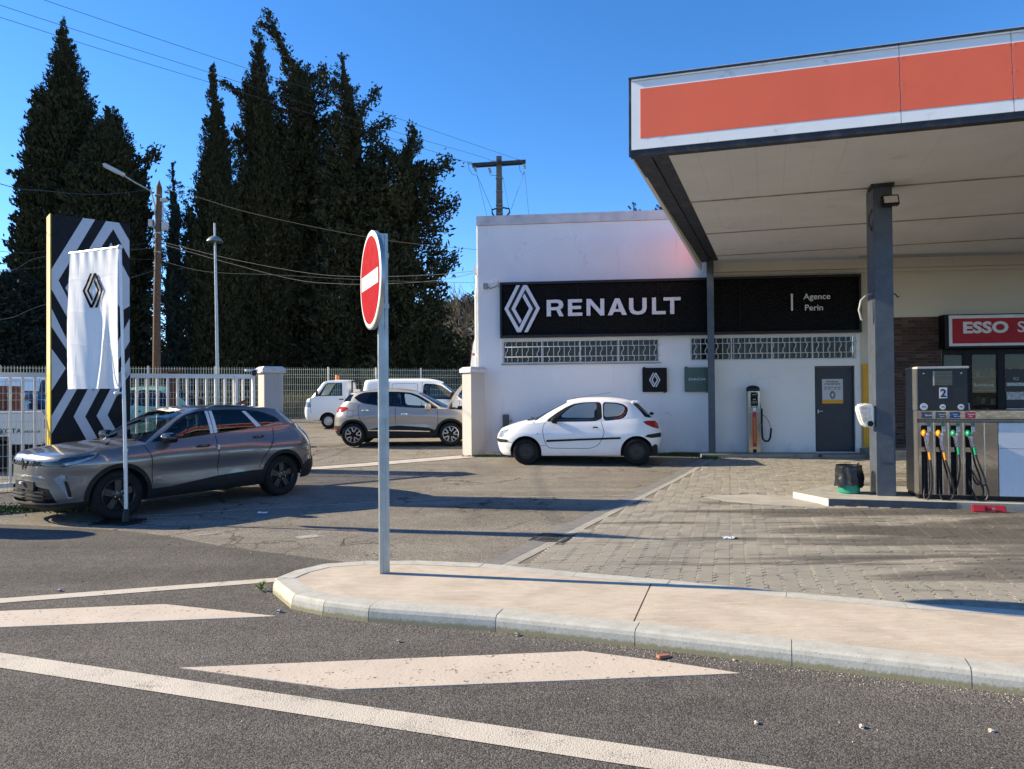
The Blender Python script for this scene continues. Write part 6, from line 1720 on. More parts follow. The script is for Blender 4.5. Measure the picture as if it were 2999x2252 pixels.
# ---------------------------------------------------------------- vehicles seen through the gate
def recolour(spec, **kw):
    s = dict(spec); s.update(kw); return s
mini = recolour(hatch, paint=P_MINT, rimmat=M_WCAP, wheel=dict(kind='cap', rim=.62))
c5, _, _ = build_car(mini, 'pale mint green hatchback half hidden behind the gate and the striped totem', loc=(-9.15, 21.35, .27), rotz=math.pi, group='cars parked in the yard behind the gate'); c5.scale = (1.05, 1.05, 1.12)
c6, _, _ = build_car(recolour(hatch, paint=P_BLUE, rimmat=M_WCAP, wheel=dict(kind='cap', rim=.62)), 'dark blue hatchback behind the white pickup at the far left', loc=(-10.95, 18.35, .1), rotz=math.pi, group='cars parked in the yard behind the gate'); c6.scale = (1.08, 1.05, 1.14)
c7, _, _ = build_car(recolour(hatch, paint=P_DARK), 'dark grey car behind the gate next to the rusty post', loc=(-11.0, 25.6, .38), rotz=math.pi, group='cars parked in the yard behind the gate'); c7.scale = (1.06, 1.05, 1.04)
c8, _, _ = build_car(van, 'large white van behind the dark blue hatchback at the far left', 'van', 'parked_van', (-14.6, 25.2, .35), math.pi, 'vans parked in the yard'); c8.scale = (1.1, 1.05, 1.14)
# white pickup, tail towards the totem
pk = thing('pickup_truck', 'old white pickup with TOYOTA lettering on its side behind the gate at the far left', 'pickup truck', (-11.25, 16.15, .02), 0)
P_OLDW = paintmat('faded_white_pickup_paint', (.60,.60,.56), 0, .5, .2, .02)
mb = MB(); side = [(-.62, .62), (-.46, .62), (-.42, .76), (-.28, .90), (0, .95), (.28, .90), (.42, .76), (.46, .62), (1.12, .60), (1.15, .70), (1.15, 1.22), (1.12, 1.27), (-1.0, 1.27), (-1.0, .62)]
mb.prism(side, -.85, -.80, axis='y'); mb.prism(side, .80, .85, axis='y'); mb.box(1.10, 1.15, -.80, .80, .62, 1.22); mb.box(-1.0, 1.10, -.80, .80, .78, .82); mb.box(-1.0, -.95, -.80, .80, .82, 1.27)
mb.build('load_bed', P_OLDW, pk)
MB().tube([(-1.0, -.845, 1.30), (1.12, -.845, 1.30)], .022, 8).tube([(-1.0, .845, 1.30), (1.12, .845, 1.30)], .022, 8).build('bed_rail', M_WHITEM, pk, True)
text('lettering', 'TOYOTA', .145, plain('faded_black_lettering', (.05,.05,.055)), pk, (.33, -.853, .85), bold=.02, align='CENTER', depth=.001, sx=1.2)
text('lettering', 'MARIGNANE', .068, MATS['faded_black_lettering'], pk, (.89, -.853, .86), bold=.015, align='CENTER', depth=.001, sx=1.0, shear=.25)
for x in (0, -2.85):
    for sd in (-1, 1): wheel(pk, x, sd*.74, .36, .2, sd, dict(kind='cap', rim=.55), (M_TYRE, M_WCAP, M_GAP))
MB().prism([(-1.06, .45), (-1.06, 1.28), (-1.25, 1.74), (-2.2, 1.74), (-2.75, 1.16), (-3.55, 1.05), (-3.62, .45)], -.82, .82, axis='y', bev=0).build('cab', P_OLDW, pk)
MB().prism([(-1.30, 1.26), (-1.38, 1.66), (-2.15, 1.66), (-2.58, 1.22)], -.826, .826, axis='y').build('side_window', M_GLOSSB, pk)
MB().box(-3.5, 1.05, -.55, .55, .40, .60).build('chassis', M_CABIN, pk)
MB().box(1.10, 1.16, -.80, -.62, .95, 1.15).box(1.10, 1.16, .62, .80, .95, 1.15).build('tail_light', M_TAIL, pk)
MB().box(1.02, 1.28, -.8, .8, .50, .60).build('bumper', M_TRIM, pk)
M_RUST = plain('rusty_orange_steel', (.17,.060,.030), .8, .2, var=.4, vscale=3.5, bump=.4, dirt=(.12,.05,.03), dirtscale=4, dirtlo=.5)
sk = thing('rusty_hopper', 'rust orange steel hopper loaded on the white pickup at the far left', 'hopper', (-12.0, 16.15, .85), R(8))
mb = MB().box(-.75, .62, -.42, .42, .55, 1.05); mb.add([(-.75, -.42, .55), (.62, -.42, .55), (.62, .42, .55), (-.75, .42, .55), (-.3, -.2, .0), (.2, -.2, .0), (.2, .2, .0), (-.3, .2, .0)], [(0, 1, 5, 4), (1, 2, 6, 5), (2, 3, 7, 6), (3, 0, 4, 7), (4, 5, 6, 7)])
mb.box(.621, .70, -.30, .30, .45, .95); mb.tube([(-.2, -.46, .9), (-.2, -.46, .3), (.3, -.46, .2)], .04, 8); mb.build('bin', M_RUST, sk)
MB().lathe([(.22, -.03), (.22, .03), (.10, .05), (0, .05)], 18, 'y', (.25, -.46, .25)).tube([(-.4, -.44, .12), (.5, -.44, .12)], .05, 8).build('machine_wheel', M_IRON, sk)
rpost = thing('rusty_post', 'tall rusty brown steel post standing in the yard behind the gate', 'post', (-9.55, 20.0, .25), R(20))
MB().box(-.14, -.10, -.14, .14, 0, 2.05).box(.10, .14, -.14, .14, 0, 2.05).box(-.0999, .0999, -.03, .03, 0, 2.05).box(-.26, .26, -.16, .16, 2.051, 2.10).build('beam', M_RUST, rpost)
# ================================================================ NO-ENTRY SIGN
M_GALV = plain('galvanised_steel', (.36,.39,.40), .45, .75, var=.15, vscale=7, coords='world')
M_SIGNRED = plain('reflective_red', (.30,.001,.008), .8, spec=.1, var=.03)
M_SIGNWH = plain('reflective_white', (.72,.72,.70), .35, var=.03)
nz_ = math.atan2(-.394, -.92)
ne = thing('no_entry_sign', 'round red no entry road sign seen edge-on on a square galvanised post on the island', 'road sign', (-1.118, 6.17, HZ-.004), nz_)
# local +x is the way the disc faces
mb = MB()
pw, pd = .021, .043
sec = [(-pd, -pw), (-.014, -pw), (-.010, -pw+.004), (.010, -pw+.004), (.014, -pw), (pd, -pw), (pd, pw), (.014, pw), (.010, pw-.004), (-.010, pw-.004), (-.014, pw), (-pd, pw)]
mb.prism(sec, 0, 2.945); mb.build('post', M_GALV, ne)
dz = 2.643-HZ
MB().lathe([(.425, -.012), (.425, .022), (.410, .026)], 64, 'x', (.085, 0, dz)).build('rim', M_GALV, ne, True, R(30))
MB().lathe([(.4095, .0), (.4095, .0262), (.0, .0262)], 64, 'x', (.085, 0, dz)).build('white_face', M_SIGNWH, ne)
MB().lathe([(.378, .0265), (.378, .0285), (.0, .0285)], 64, 'x', (.085, 0, dz)).build('red_face', M_SIGNRED, ne)
MB().box(.1138, .1155, -.335, .335, dz-.063, dz+.063).build('white_bar', M_SIGNWH, ne)
MB().lathe([(.0, -.0125), (.424, -.0125)], 64, 'x', (.085, 0, dz)).build('back_plate', M_GALV, ne)
clamp = MB().box(-pd-.006, .075, -.028, .028, -.02, .02)
for zz in (dz-.22, dz+.22): put('clamp', clamp.mesh('clamp', M_GALV), ne, (0, 0, zz))

# ================================================================ STRIPED TOTEM AND FLAG
M_TBLACK = plain('matt_black_totem', (.007,.0075,.010), .65, var=.05, spec=.3)
M_TWHITE = plain('white_totem_stripe', (.58,.58,.60), .45, var=.04)
M_TYEL = plain('bright_yellow_edge', (.92,.56,.003), .35, var=.03)
tt = thing('striped_totem', 'tall black totem with white diamond stripes and a bright yellow edge behind the grey SUV', 'totem', (-7.53, 11.6, 0), R(41))
TW, TH = 1.172, 4.65
MB().box(.005, TW, .0, .30, .0, TH).build('panel', M_TBLACK, tt)
MB().box(-.012, .004, -.008, .33, .0, TH).build('yellow_edge', M_TYEL, tt)
stripes = [
 [(.461,TH),(.638,TH),(.108,3.564),(.62,2.46),(.62,2.18),(.010,3.411),(.010,3.739)],
 [(.802,TH),(1.002,TH),(1.163,4.36),(1.163,4.05),(.912,4.528),(.30,3.40),(.62,2.75),(.62,2.60),(.205,3.45)],
 [(.879,4.29),(1.163,3.70),(1.163,3.22),(1.04,3.13),(.75,3.68),(.60,3.70)],
 [(.010,3.10),(.30,2.42),(.62,1.95),(.62,1.72),(.211,2.45),(.010,2.80)],
 [(.010,2.44),(.211,2.121),(.010,1.75)],
 [(1.163,3.0),(1.163,2.60),(.95,2.20),(.80,2.20)],
 [(1.163,2.33),(1.163,2.03),(1.05,1.85),(.95,1.95)],
 [(.010,1.34),(.232,1.774),(.40,2.10),(.54,2.10),(.368,1.773),(.010,1.05)],
 [(.527,1.778),(.321,1.319),(.70,.52),(.87,.52),(.488,1.315),(.704,1.777),(.85,2.08),(.67,2.08)],
 [(.864,1.776),(.656,1.323),(.93,.77),(1.08,.80),(.819,1.331),(1.009,1.776),(1.15,2.06),(.99,2.06)],
]
for poly in stripes: MB().prism(poly, -.004, -.0005, axis='y').build('stripe', M_TWHITE, tt)
MB().box(.2, .96, -.05, .35, 0, .02).build('base_plate', M_DSTEEL, tt)

fg = thing('flag', 'white banner flag with thin dark diamond logo on a slim pole before the grey SUV', 'flag', (-5.025, 9.25, .0), 0)
M_ALU = plain('white_aluminium_pole', (.62,.63,.65), .35, .4, var=.05)
MB().tube([(0, 0, .06), (-.01, 0, .95)], .025, 10).tube([(-.01, 0, .95), (-.035, 0, 2.0)], .0225, 10).tube([(-.035, 0, 2.0), (-.075, 0, 3.62)], .020, 10).tube([(-.006, 0, .93), (-.006, 0, .97)], .03, 10).tube([(-.032, 0, 1.98), (-.033, 0, 2.03)], .027, 10).build('pole', M_ALU, fg, True)
MB().lathe([(.19, .0), (.18, .018), (.05, .03), (.045, .13), (.028, .19), (0, .19)], 22).build('foot', M_RUBBER, fg, True)
MB().box(-.42, .12, -.12, .30, .0, .014).build('foot_plate', M_RUBBER, fg)
MB().tube([(-.075, 0, 3.60), (-1.0, .44, 3.61)], .016, 8).ball((-.075, 0, 3.60), .035).build('crossbar', M_ALU, fg, True)
MB().tube([(-.13, 0, 1.69), (-.03, 0, 1.70)], .015, 8).ball((-.125, 0, 1.69), .032, .03, .028).tube([(-.09, 0, 1.76), (-.095, 0, 1.70)], .008, 6).build('clamp', M_ALU, fg, True)
def cloth(u, v):
    """u across from the pole (0..1), v down (0..1)"""
    top = 3.585+.01*u; z = top-v*(top-1.755)
    x = -.092-.895*u-.03*v*u
    hang = min(1, v*2.2)
    y = .425*u
    y += .006*math.sin(u*34)*math.exp(-v*9)                                   # gathers below the crossbar
    y += hang*(.075*math.sin(u*6.1-1.1+v*1.3)+.010*math.sin(u*15+v*4))*(.35+.65*v)
    fold = math.exp(-((u-.33+.05*math.sin(v*4))/.05)**2)*max(0, min(1, (v-.35)*3)); y -= .06*fold
    for k in (.20, .44, .68, .90): y += .0022*math.exp(-((v-k+.01*math.sin(u*9))/.006)**2)*(1 if u < .6 else -1)
    for k in (.2, .5, .8): y += .0022*math.exp(-((u-k)/.008)**2)*math.sin(v*14)
    y += .003*math.sin(u*23+v*37)*math.sin(v*21-u*9)
    return (x, y-.01, z)
def cloth_grid(nu, nv, th):
    mb = MB(); vs = [cloth(i/nu, j/nv) for j in range(nv+1) for i in range(nu+1)]
    fs = [(j*(nu+1)+i, (j+1)*(nu+1)+i, (j+1)*(nu+1)+i+1, j*(nu+1)+i+1) for j in range(nv) for i in range(nu)]
    n = len(vs); mb.add(vs+[(x, y+th, z) for x, y, z in vs], [f[::-1] for f in fs]+[tuple(k+n for k in f) for f in fs]); return mb
m, n_, l_, b_ = _mat('white_flag_cloth'); b_.inputs['Base Color'].default_value = (.92,.92,.92,1); b_.inputs['Roughness'].default_value = .85
tr = n_.new('ShaderNodeBsdfTranslucent'); tr.inputs[0].default_value = (.86,.86,.86,1); mx = n_.new('ShaderNodeMixShader'); mx.inputs[0].default_value = .22
l_.new(b_.outputs[0], mx.inputs[1]); l_.new(tr.outputs[0], mx.inputs[2]); l_.new(mx.outputs[0], n_['Material Output'].inputs[0]); M_CLOTH = m
cl = cloth_grid(100, 150, .0015).build('cloth', M_CLOTH, fg, True, None)
# logo printed on the cloth: thin strips that follow its folds
lc = ((.092+.40)/.705*0+.50, .285); lw, lh = .385, .25
logo_mb = MB()
for poly in logo_strips(0, 0, 1, 1, 0, 0):
    pts = []
    for i in range(len(poly)):
        a = poly[i]; b2 = poly[(i+1) % len(poly)]
        for k in range(8): pts.append((a[0]+(b2[0]-a[0])*k/8, a[1]+(b2[1]-a[1])*k/8))
    ext = [(x_, y_) for x_ in [(-.5+.02*i) for i in range(51)] for y_ in [(-.5+.02*j) for j in range(51)]]
    from math import inf
    inn_p = [p for p in ext if inside(p, poly)]
    P2, T2 = cdt_faces(pts, [], inn_p)
    vs = []
    for px, pz in P2:
        q = cloth(max(0, min(1, lc[0]-px*lw)), lc[1]-pz*lh); vs.append((q[0]-.005, q[1]-.010, q[2]))
    logo_mb.add(vs, T2)
logo_mb.build('diamond_logo', plain('black_logo_print', (.004,.004,.006), .9, spec=.05), cl, True, None)
cord = MB().tube([cloth(.004+.0*k, k/30) for k in range(31)], .004, 5).tube([(-.10, -.01, 1.78), (-.13, -.02, 1.9), (-.17, -.01, 2.15), (-.20, -.02, 2.35)], .009, 6)
cord.build('cord', M_CLOTH, fg, True)
# low rounded sign just outside the picture whose shadow reaches in
ps2 = thing('pavement_sign', 'low round-topped advertising board standing beside the road at the far left', 'sign', (-8.05, 9.0, .004), R(62))
MB().prism([(-.30, 0), (.30, 0), (.30, 1.35), (.22, 1.52), (.10, 1.60), (-.10, 1.60), (-.22, 1.52), (-.30, 1.35)], -.03, .03, axis='y').build('board', M_TWHITE, ps2)
MB().box(-.35, .35, -.2, .2, 0, .04).build('foot', M_RUBBER, ps2)

# ================================================================ GATE, PILLARS, FENCE
M_GATE = plain('cream_gate_paint', (.80,.78,.71), .5, var=.06, dirt=(.34,.27,.19), dirtscale=7, dirtlo=.64)
M_PILL = wallmat('streaked_pillar_render', (.47,.445,.41), .9)
GA = R(37); gdir = Vector((math.cos(GA), math.sin(GA))); LP = Vector((-5.20, 15.2))
def pillar(x, y, z0, label):
    t = thing('gate_pillar', label, 'pillar', (x, y, z0), GA, 'gate pillars')
    MB().box(-.20, .20, -.20, .20, -.2, 2.06).build('shaft', M_PILL, t)
    mb = MB(); mb.box(-.25, .25, -.25, .25, 2.061, 2.15); mb.add([(-.25,-.25,2.15),(.25,-.25,2.15),(.25,.25,2.15),(-.25,.25,2.15),(-.19,-.19,2.20),(.19,-.19,2.20),(.19,.19,2.20),(-.19,.19,2.20)], [(0,1,5,4),(1,2,6,5),(2,3,7,6),(3,0,4,7),(4,5,6,7)])
    mb.build('cap', M_COPING, t); return t
pillar(LP.x, LP.y+.1, .06, 'white gate pillar with a stone cap at the end of the white gate behind the grey SUV')
pillar(-.96, 17.63, .10, 'streaked white gate pillar with a stone cap at the corner of the garage building')
gt = thing('sliding_gate', 'white sliding gate of upright bars with wire mesh behind the totem', 'gate', (LP.x-.30*gdir.x, LP.y-.30*gdir.y, 0), GA+math.pi)
GL = 7.6
MB().box(0, GL, -.04, .04, 2.0, 2.085).build('rail', M_GATE, gt)
MB().box(0, GL, -.04, .04, .07, .15).build('rail', M_GATE, gt)
MB().box(0, .06, -.045, .045, .07, 2.0).build('end_post', M_GATE, gt)
bm_ = MB().box(-.02, .02, -.02, .02, .151, 1.999).mesh('bar', M_GATE)
k = 1
while .06+k*.181 < GL: put('bar', bm_, gt, (.06+k*.181, 0, 0)); k += 1
MB().box(.36, .42, .045, .09, .0, 2.05).build('guide_post', M_GATE, gt)
wm = MB()
def wire(mb, pts, r):
    mb.tube(pts, r, 4, cap=False)
k = 0
while .05+k*.062 < GL:
    x = .05+k*.062; wire(wm, [(x, .062, -.10), (x, .062, 1.60), (x, .10, 1.66), (x, .062, 1.72), (x, .062, 1.98)], .0032); k += 1
for zz in (-.08, .02, .22, .42, .62, .82, 1.02, 1.22, 1.42, 1.60, 1.72, 1.92): wire(wm, [(0, .066, zz), (GL, .066, zz)], .0035)
tag(wm.build('wire_mesh', plain('white_coated_wire', (.58,.59,.57), .5), gt), kind='stuff')
gc = thing('gate_camera', 'small white camera with a dark dome beside the stone cap of the left gate pillar', 'camera', (LP.x-.33*gdir.x, LP.y-.33*gdir.y-.02, 2.12), GA)
MB().box(-.16, .10, -.05, .03, .03, .075, bev=.01).build('bracket', M_WHITEM, gc); MB().ball((.02, -.03, 0), .065).build('dome', M_GLOSSB, gc, True)
# concrete threshold and rail between the pillars
thr = []
q0 = LP+gdir*.2; q1 = Vector((-.96, 17.63))-gdir*.2; nn = Vector((gdir.y, -gdir.x))
M_THR = plain('pale_threshold_concrete', (.47,.43,.37), .9, var=.15, vscale=4, bump=.3, coords='world')
tr_ = thing('gate_threshold', None, None); tag(tr_, kind='structure')
band('concrete_strip', [tuple(q0.lerp(q1, i/10)+nn*-.12) for i in range(11)], [tuple(q0.lerp(q1, i/10)+nn*.38) for i in range(11)], .010, M_THR, tr_)
band('track_rail', [tuple(q0.lerp(q1, i/10)+nn*-.20) for i in range(11)], [tuple(q0.lerp(q1, i/10)+nn*-.13) for i in range(11)], .016, M_IRON, tr_)

# green-white wire panel fence along the back of the yard
fpts = [(-27.5, 23.6), (-19.456, 27.0), (-10.216, 31.0), (-2.41, 35.0), (3.4, 38.0)]
M_WIRE = plain('cream_green_coated_wire', (.62,.68,.55), .5, var=.1)
fence = thing('wire_fence', 'pale green wire panel fence along the back of the yard', 'fence', (fpts[0][0], fpts[0][1], .4), 0)
PANW = 2.5; FH = 2.25
pmb = MB()
for k in range(25): wire(pmb, [(.05+k*.1, 0, .02), (.05+k*.1, 0, FH-.42), (.05+k*.1, -.05, FH-.36), (.05+k*.1, 0, FH-.30), (.05+k*.1, 0, FH)], .0062)
for zz in (.04, .25, .5, .75, 1.0, 1.25, 1.5, FH-.42, FH-.30, FH-.08): wire(pmb, [(0, 0, zz), (PANW, 0, zz)], .006)
PANEL = pmb.mesh('wire_panel', M_WIRE)
POST = MB().box(-.03, .03, -.03, .03, -.3, FH+.04).mesh('post', plain('white_fence_post', (.62,.63,.60), .5))
pos = 0
for (x0, y0), (x1, y1) in zip(fpts[:-1], fpts[1:]):
    dv = Vector((x1-x0, y1-y0)); n_p = max(1, round(dv.length/PANW)); an = math.atan2(dv.y, dv.x)
    for k in range(n_p):
        p = Vector((x0, y0))+dv*(k/n_p)
        zb = .585-.4
        o = put('wire_panel', PANEL, fence, (p.x-fpts[0][0], p.y-fpts[0][1], zb), an); o.scale = (dv.length/n_p/PANW, 1, 1)
        put('post', POST, fence, (p.x-fpts[0][0], p.y-fpts[0][1]-.035, zb), an)
MB().add(*(lambda v: (v, [(i*2, i*2+2, i*2+3, i*2+1) for i in range(len(fpts)-1)]))(sum([[(x-fpts[0][0], y-fpts[0][1]-.06, -.3), (x-fpts[0][0], y-fpts[0][1]-.06, .19)] for x, y in fpts], []))).build('base_wall', M_STEP, fence)

# ================================================================ POLES AND WIRES
M_WOODP = plain('brown_weathered_wood', (.115,.062,.036), .85, var=.35, vscale=9, bump=.5, bscale=30)
wp = thing('wooden_pole', 'tall brown wooden utility pole with a street lamp arm on top', 'utility pole', (-15.0, 30.0, .5), 0)
MB().tube([(-.03, 0, 0), (.02, 0, 5), (.12, 0, 9.95), (.13, 0, 10.3)], [.165, .145, .12, .0], 12).build('shaft', M_WOODP, wp, True)
MB().tube([(.02, -.12, 8.4), (.0, -.14, 9.2), (-.10, -.25, 9.75), (-.6, -.55, 10.02), (-1.0, -.75, 10.28)], .035, 8).build('lamp_arm', M_GALV, wp, True)
la = Matrix.Rotation(R(22), 3, 'Y')
mb = MB().box(-.95, .0, -.15, .15, -.06, .10, bev=.05, rot=Matrix.Rotation(R(28), 3, 'Y'), piv=(0, 0, 0))
lm = mb.build('lamp_head', plain('pale_grey_lamp_head', (.48,.48,.46), .5), wp, True); lm.location = (-.95, -.75, 10.25)
mb = MB().box(-.86, -.3, -.11, .11, -.085, -.0605, bev=.01, rot=Matrix.Rotation(R(28), 3, 'Y'), piv=(0, 0, 0)); mb.build('lamp_glass', plain('lamp_cover_glass', (.40,.38,.33), .2), wp).location = (-.95, -.75, 10.25)
MB().box(.20, .42, -.1, .1, 9.35, 9.5).tube([(.28, 0, 9.5), (.28, 0, 8.1)], .03, 8).box(.26, .46, -.1, .1, 8.15, 8.5).box(-.30, -.12, -.1, .1, 8.3, 8.6).tube([(-.1, -.1, 8.3), (.05, -.15, 8.0)], .02, 6).build('equipment_box', plain('pale_grey_box', (.46,.46,.44), .5), wp, True)
MB().tube([(.15*math.cos(a/8*6.283), .15*math.sin(a/8*6.283), 7.6+.012*a) for a in range(20)], .012, 5).tube([(-.05, -.16, 7.5), (.02, -.19, 6.9), (.10, -.17, 7.5)], .012, 5).tube([(-.05, -.15, 9.0), (.02, -.16, 8.7), (.08, -.15, 9.0)], .01, 5).build('cable_loop', M_IRON, wp, True)
mb = MB()
for zz in (8.0, 7.2, 9.6): mb.lathe([(.152, zz), (.155, zz+.03)], 12, 'z', (.05+.012*(zz-7), 0, 0))
mb.build('strap', M_GALV, wp)

sl_ = thing('street_lamp', 'slim grey street lamp with a dome hood standing in front of the dark cypresses', 'street lamp', (-14.05, 34.0, .7), 0)
MB().tube([(0, 0, 0), (-.08, 0, 5.5), (-.15, 0, 9.2)], [.10, .075, .05], 10).build('pole', M_GALV, sl_, True)
MB().lathe([(.0, .28), (.12, .27), (.26, .19), (.36, .07), (.39, .0), (.33, .0), (.0, .03)], 22, 'z', (-.10, -.1, 8.28)).build('hood', plain('grey_green_lamp_hood', (.16,.19,.19), .5), sl_, True)

M_CONC = plain('dark_weathered_concrete_pole', (.115,.10,.085), .9, var=.3, vscale=3)
cp_ = thing('concrete_pole', 'dark power pole with a crossarm rising behind the white garage roof', 'utility pole', (-.63, 40.0, .8), 0)
mb = MB(); vs = []
for z, w in ((0, .30), (14.2, .15)): vs += [(-w, -w*.8, z), (w, -w*.8, z), (w, w*.8, z), (-w, w*.8, z)]
mb.add(vs, [(0, 1, 5, 4), (1, 2, 6, 5), (2, 3, 7, 6), (3, 0, 4, 7), (4, 5, 6, 7)]); mb.build('shaft', M_CONC, cp_)
rr_ = Matrix.Rotation(R(-3.2), 3, 'Y')
MB().box(-1.52, 1.50, -.24, -.13, 13.72, 13.86, rot=rr_, piv=(0, 0, 13.8)).box(-1.52, 1.50, .13, .24, 13.72, 13.86, rot=rr_, piv=(0, 0, 13.8)).build('crossarm', M_DSTEEL, cp_)
mi_ = plain('greenish_glass_insulator', (.32,.42,.36), .15); ins = MB()
for x, z in ((-1.58, 13.82), (-.20, 13.9), (1.22, 13.95)):
    ins = MB()
    for q in range(3): ins.lathe([(.03, 0), (.085, .0), (.085, .05), (.03, .06)], 10, 'x', (x-.02-.09*q, -.05, z+.01*q))
    ins.build('insulator', mi_, cp_, True)
for x, z in ((-1.38, 13.58), (-.55, 13.5), (1.42, 13.72)):
    ins = MB()
    for q in range(3): ins.lathe([(.03, 0), (.08, .0), (.08, .05), (.03, .06)], 10, 'z', (x+.03*q*(1 if x < 0 else .3), 0, z-.10*q))
    ins.build('insulator', mi_, cp_, True)
MB().tube([(-1.75, 0, 13.85), (-1.70, 0, 13.5), (-1.52, 0, 13.2), (-1.28, 0, 13.15), (-1.25, 0, 13.3)], .012, 5).tube([(1.1, 0, 13.95), (1.18, 0, 13.4), (1.33, 0, 13.15), (1.42, 0, 13.35)], .012, 5).tube([(-.55, 0, 13.3), (-.50, 0, 13.16), (-.1, 0, 13.12)], .014, 5).build('jumper_wire', M_RUBBER, cp_)
MB().tube([(-1.25, 0, 13.15), (-.42, 0, 11.2)], .010, 4).tube([(-1.25, 0, 13.15), (-.55, .4, 10.2)], .008, 4).tube([(1.42, 0, 13.3), (.66, 0, 11.2)], .010, 4).tube([(1.45, 0, 13.3), (1.75, .4, 10.0)], .008, 4).tube([(.2, 0, 13.1), (.7, .4, 10.4)], .007, 4).build('stay_wire', M_RUBBER, cp_)
MB().tube([(-.1, -.1, 11.25), (-.42, -.15, 11.15), (-.40, -.15, 10.95), (-.3, -.12, 10.8), (-.1, -.1, 10.6)], .045, 6).tube([(.1, -.1, 11.3), (.55, -.15, 11.2), (.58, -.15, 11.0), (.40, -.12, 10.8), (.25, -.1, 10.5)], .045, 6).build('cable_head', M_RUBBER, cp_, True)
mb = MB()
for zz in (10.95, 11.25, 11.45, 12.2, 12.95): mb.box(-.20, .20, -.17, .17, zz, zz+.02)
mb.build('strap', M_GALV, cp_)

M_WIREB = plain('black_overhead_wire', (.03,.03,.035), .6)
M_WIREG = plain('grey_overhead_cable', (.09,.088,.085), .7)
def overhead(pts, r, label, m=None, nm='overhead_wire', group=None):
    P_ = smooth_path(pts, 8)
    o = Vector(pts[0]); mb = MB().tube([p-o for p in P_], r, 5, cap=False)
    ob = mb.build(nm, m or M_WIREB); ob.location = o
    return tag(ob, label, 'wire', group or 'overhead wires')
overhead([(0.6, 40.0, 14.77), (-1.67, 37.09, 14.6), (-6.25, 31.7, 14.42), (-10.11, 27.15, 14.2), (-14.48, 22.0, 14.01), (-23.55, 11.33, 13.8)], .0085, 'uppermost overhead power wire running from the concrete pole to the upper left')
overhead([(-1.05, 40.0, 14.72), (-1.75, 38.84, 14.66), (-6.52, 33.15, 14.27), (-11.51, 27.19, 14.05), (-15.86, 22.0, 13.86), (-24.84, 11.27, 13.66)], .0085, 'middle overhead power wire from the concrete pole crossing the tallest treetops')
overhead([(-2.4, 40, 14.66), (-2.9, 39.2, 14.6), (-6.25, 34.66, 14.29), (-11.08, 28.3, 13.88), (-15.86, 22.0, 13.48), (-24.32, 10.85, 13.12)], .0085, 'lowest of the three overhead power wires from the end of the crossarm')
overhead([(-15.08, 29.9, 10.4), (-14.39, 26.77, 9.35), (-13.56, 22.96, 8.19), (-12.81, 19.55, 7.33), (-12.25, 17.0, 6.77), (-10.97, 11.14, 6.12)], .010, 'cable sagging left from the top of the wooden pole across the big cypress')
overhead([(-14.85, 30.0, 10.3), (-13.37, 28.74, 9.9), (-9.37, 25.35, 8.18), (-4.13, 20.9, 6.26), (-0.83, 18.1, 5.31)], .0055, 'thin wire sloping down from the top of the wooden pole to the garage roof corner')
overhead([(-14.9, 30.0, 8.2), (-10.63, 26.43, 6.77), (-6.71, 23.17, 5.63), (-4.48, 21.3, 5.18), (-2.23, 19.43, 4.9), (-0.88, 18.3, 4.81)], .0065, 'pale cable sagging from the middle of the wooden pole to the garage wall', M_WIREG)
overhead([(-14.9, 30.0, 8.1), (-7.97, 24.22, 5.71), (-5.34, 22.02, 5.08), (-3.23, 20.27, 4.81), (-1.79, 19.07, 4.72), (-0.87, 18.3, 4.78)], .0065, 'lower twin of the pale cable between the wooden pole and the garage wall', M_WIREG)
overhead([(-14.9, 30.0, 7.4), (-11.92, 27.5, 6.46), (-7.95, 24.17, 5.73), (-4.17, 20.99, 5.02), (-0.85, 18.2, 4.48)], .0055, 'nearly level wire passing behind the no entry disc below the pale cables')
overhead([(-14.9, 30.0, 7.4), (-16.03, 27.17, 6.9), (-17.3, 24.0, 5.95), (-20.26, 16.57, 4.84)], .009, 'thin wire left of the wooden pole passing behind the totem top')
overhead([(-14.9, 30.0, 8.15), (-15.37, 26.05, 7.06), (-15.63, 23.85, 6.55), (-15.85, 22.0, 6.17), (-16.8, 14.06, 5.35)], .008, 'highest of the wires reaching the left picture edge beside the totem')
overhead([(-14.9, 30.0, 7.0), (-12.17, 18.66, 4.11), (-11.53, 16.0, 3.4), (-10.13, 10.17, 2.63)], .009, 'thick pale cable dropping low past the yellow edge of the totem', M_WIREG)
overhead([(-14.9, 30.0, 7.9), (-14.52, 22.27, 6.07), (-14.41, 20.0, 5.17), (-14.12, 14.01, 3.99)], .008, 'pale wire sloping down left above the thick low cable', M_WIREG)

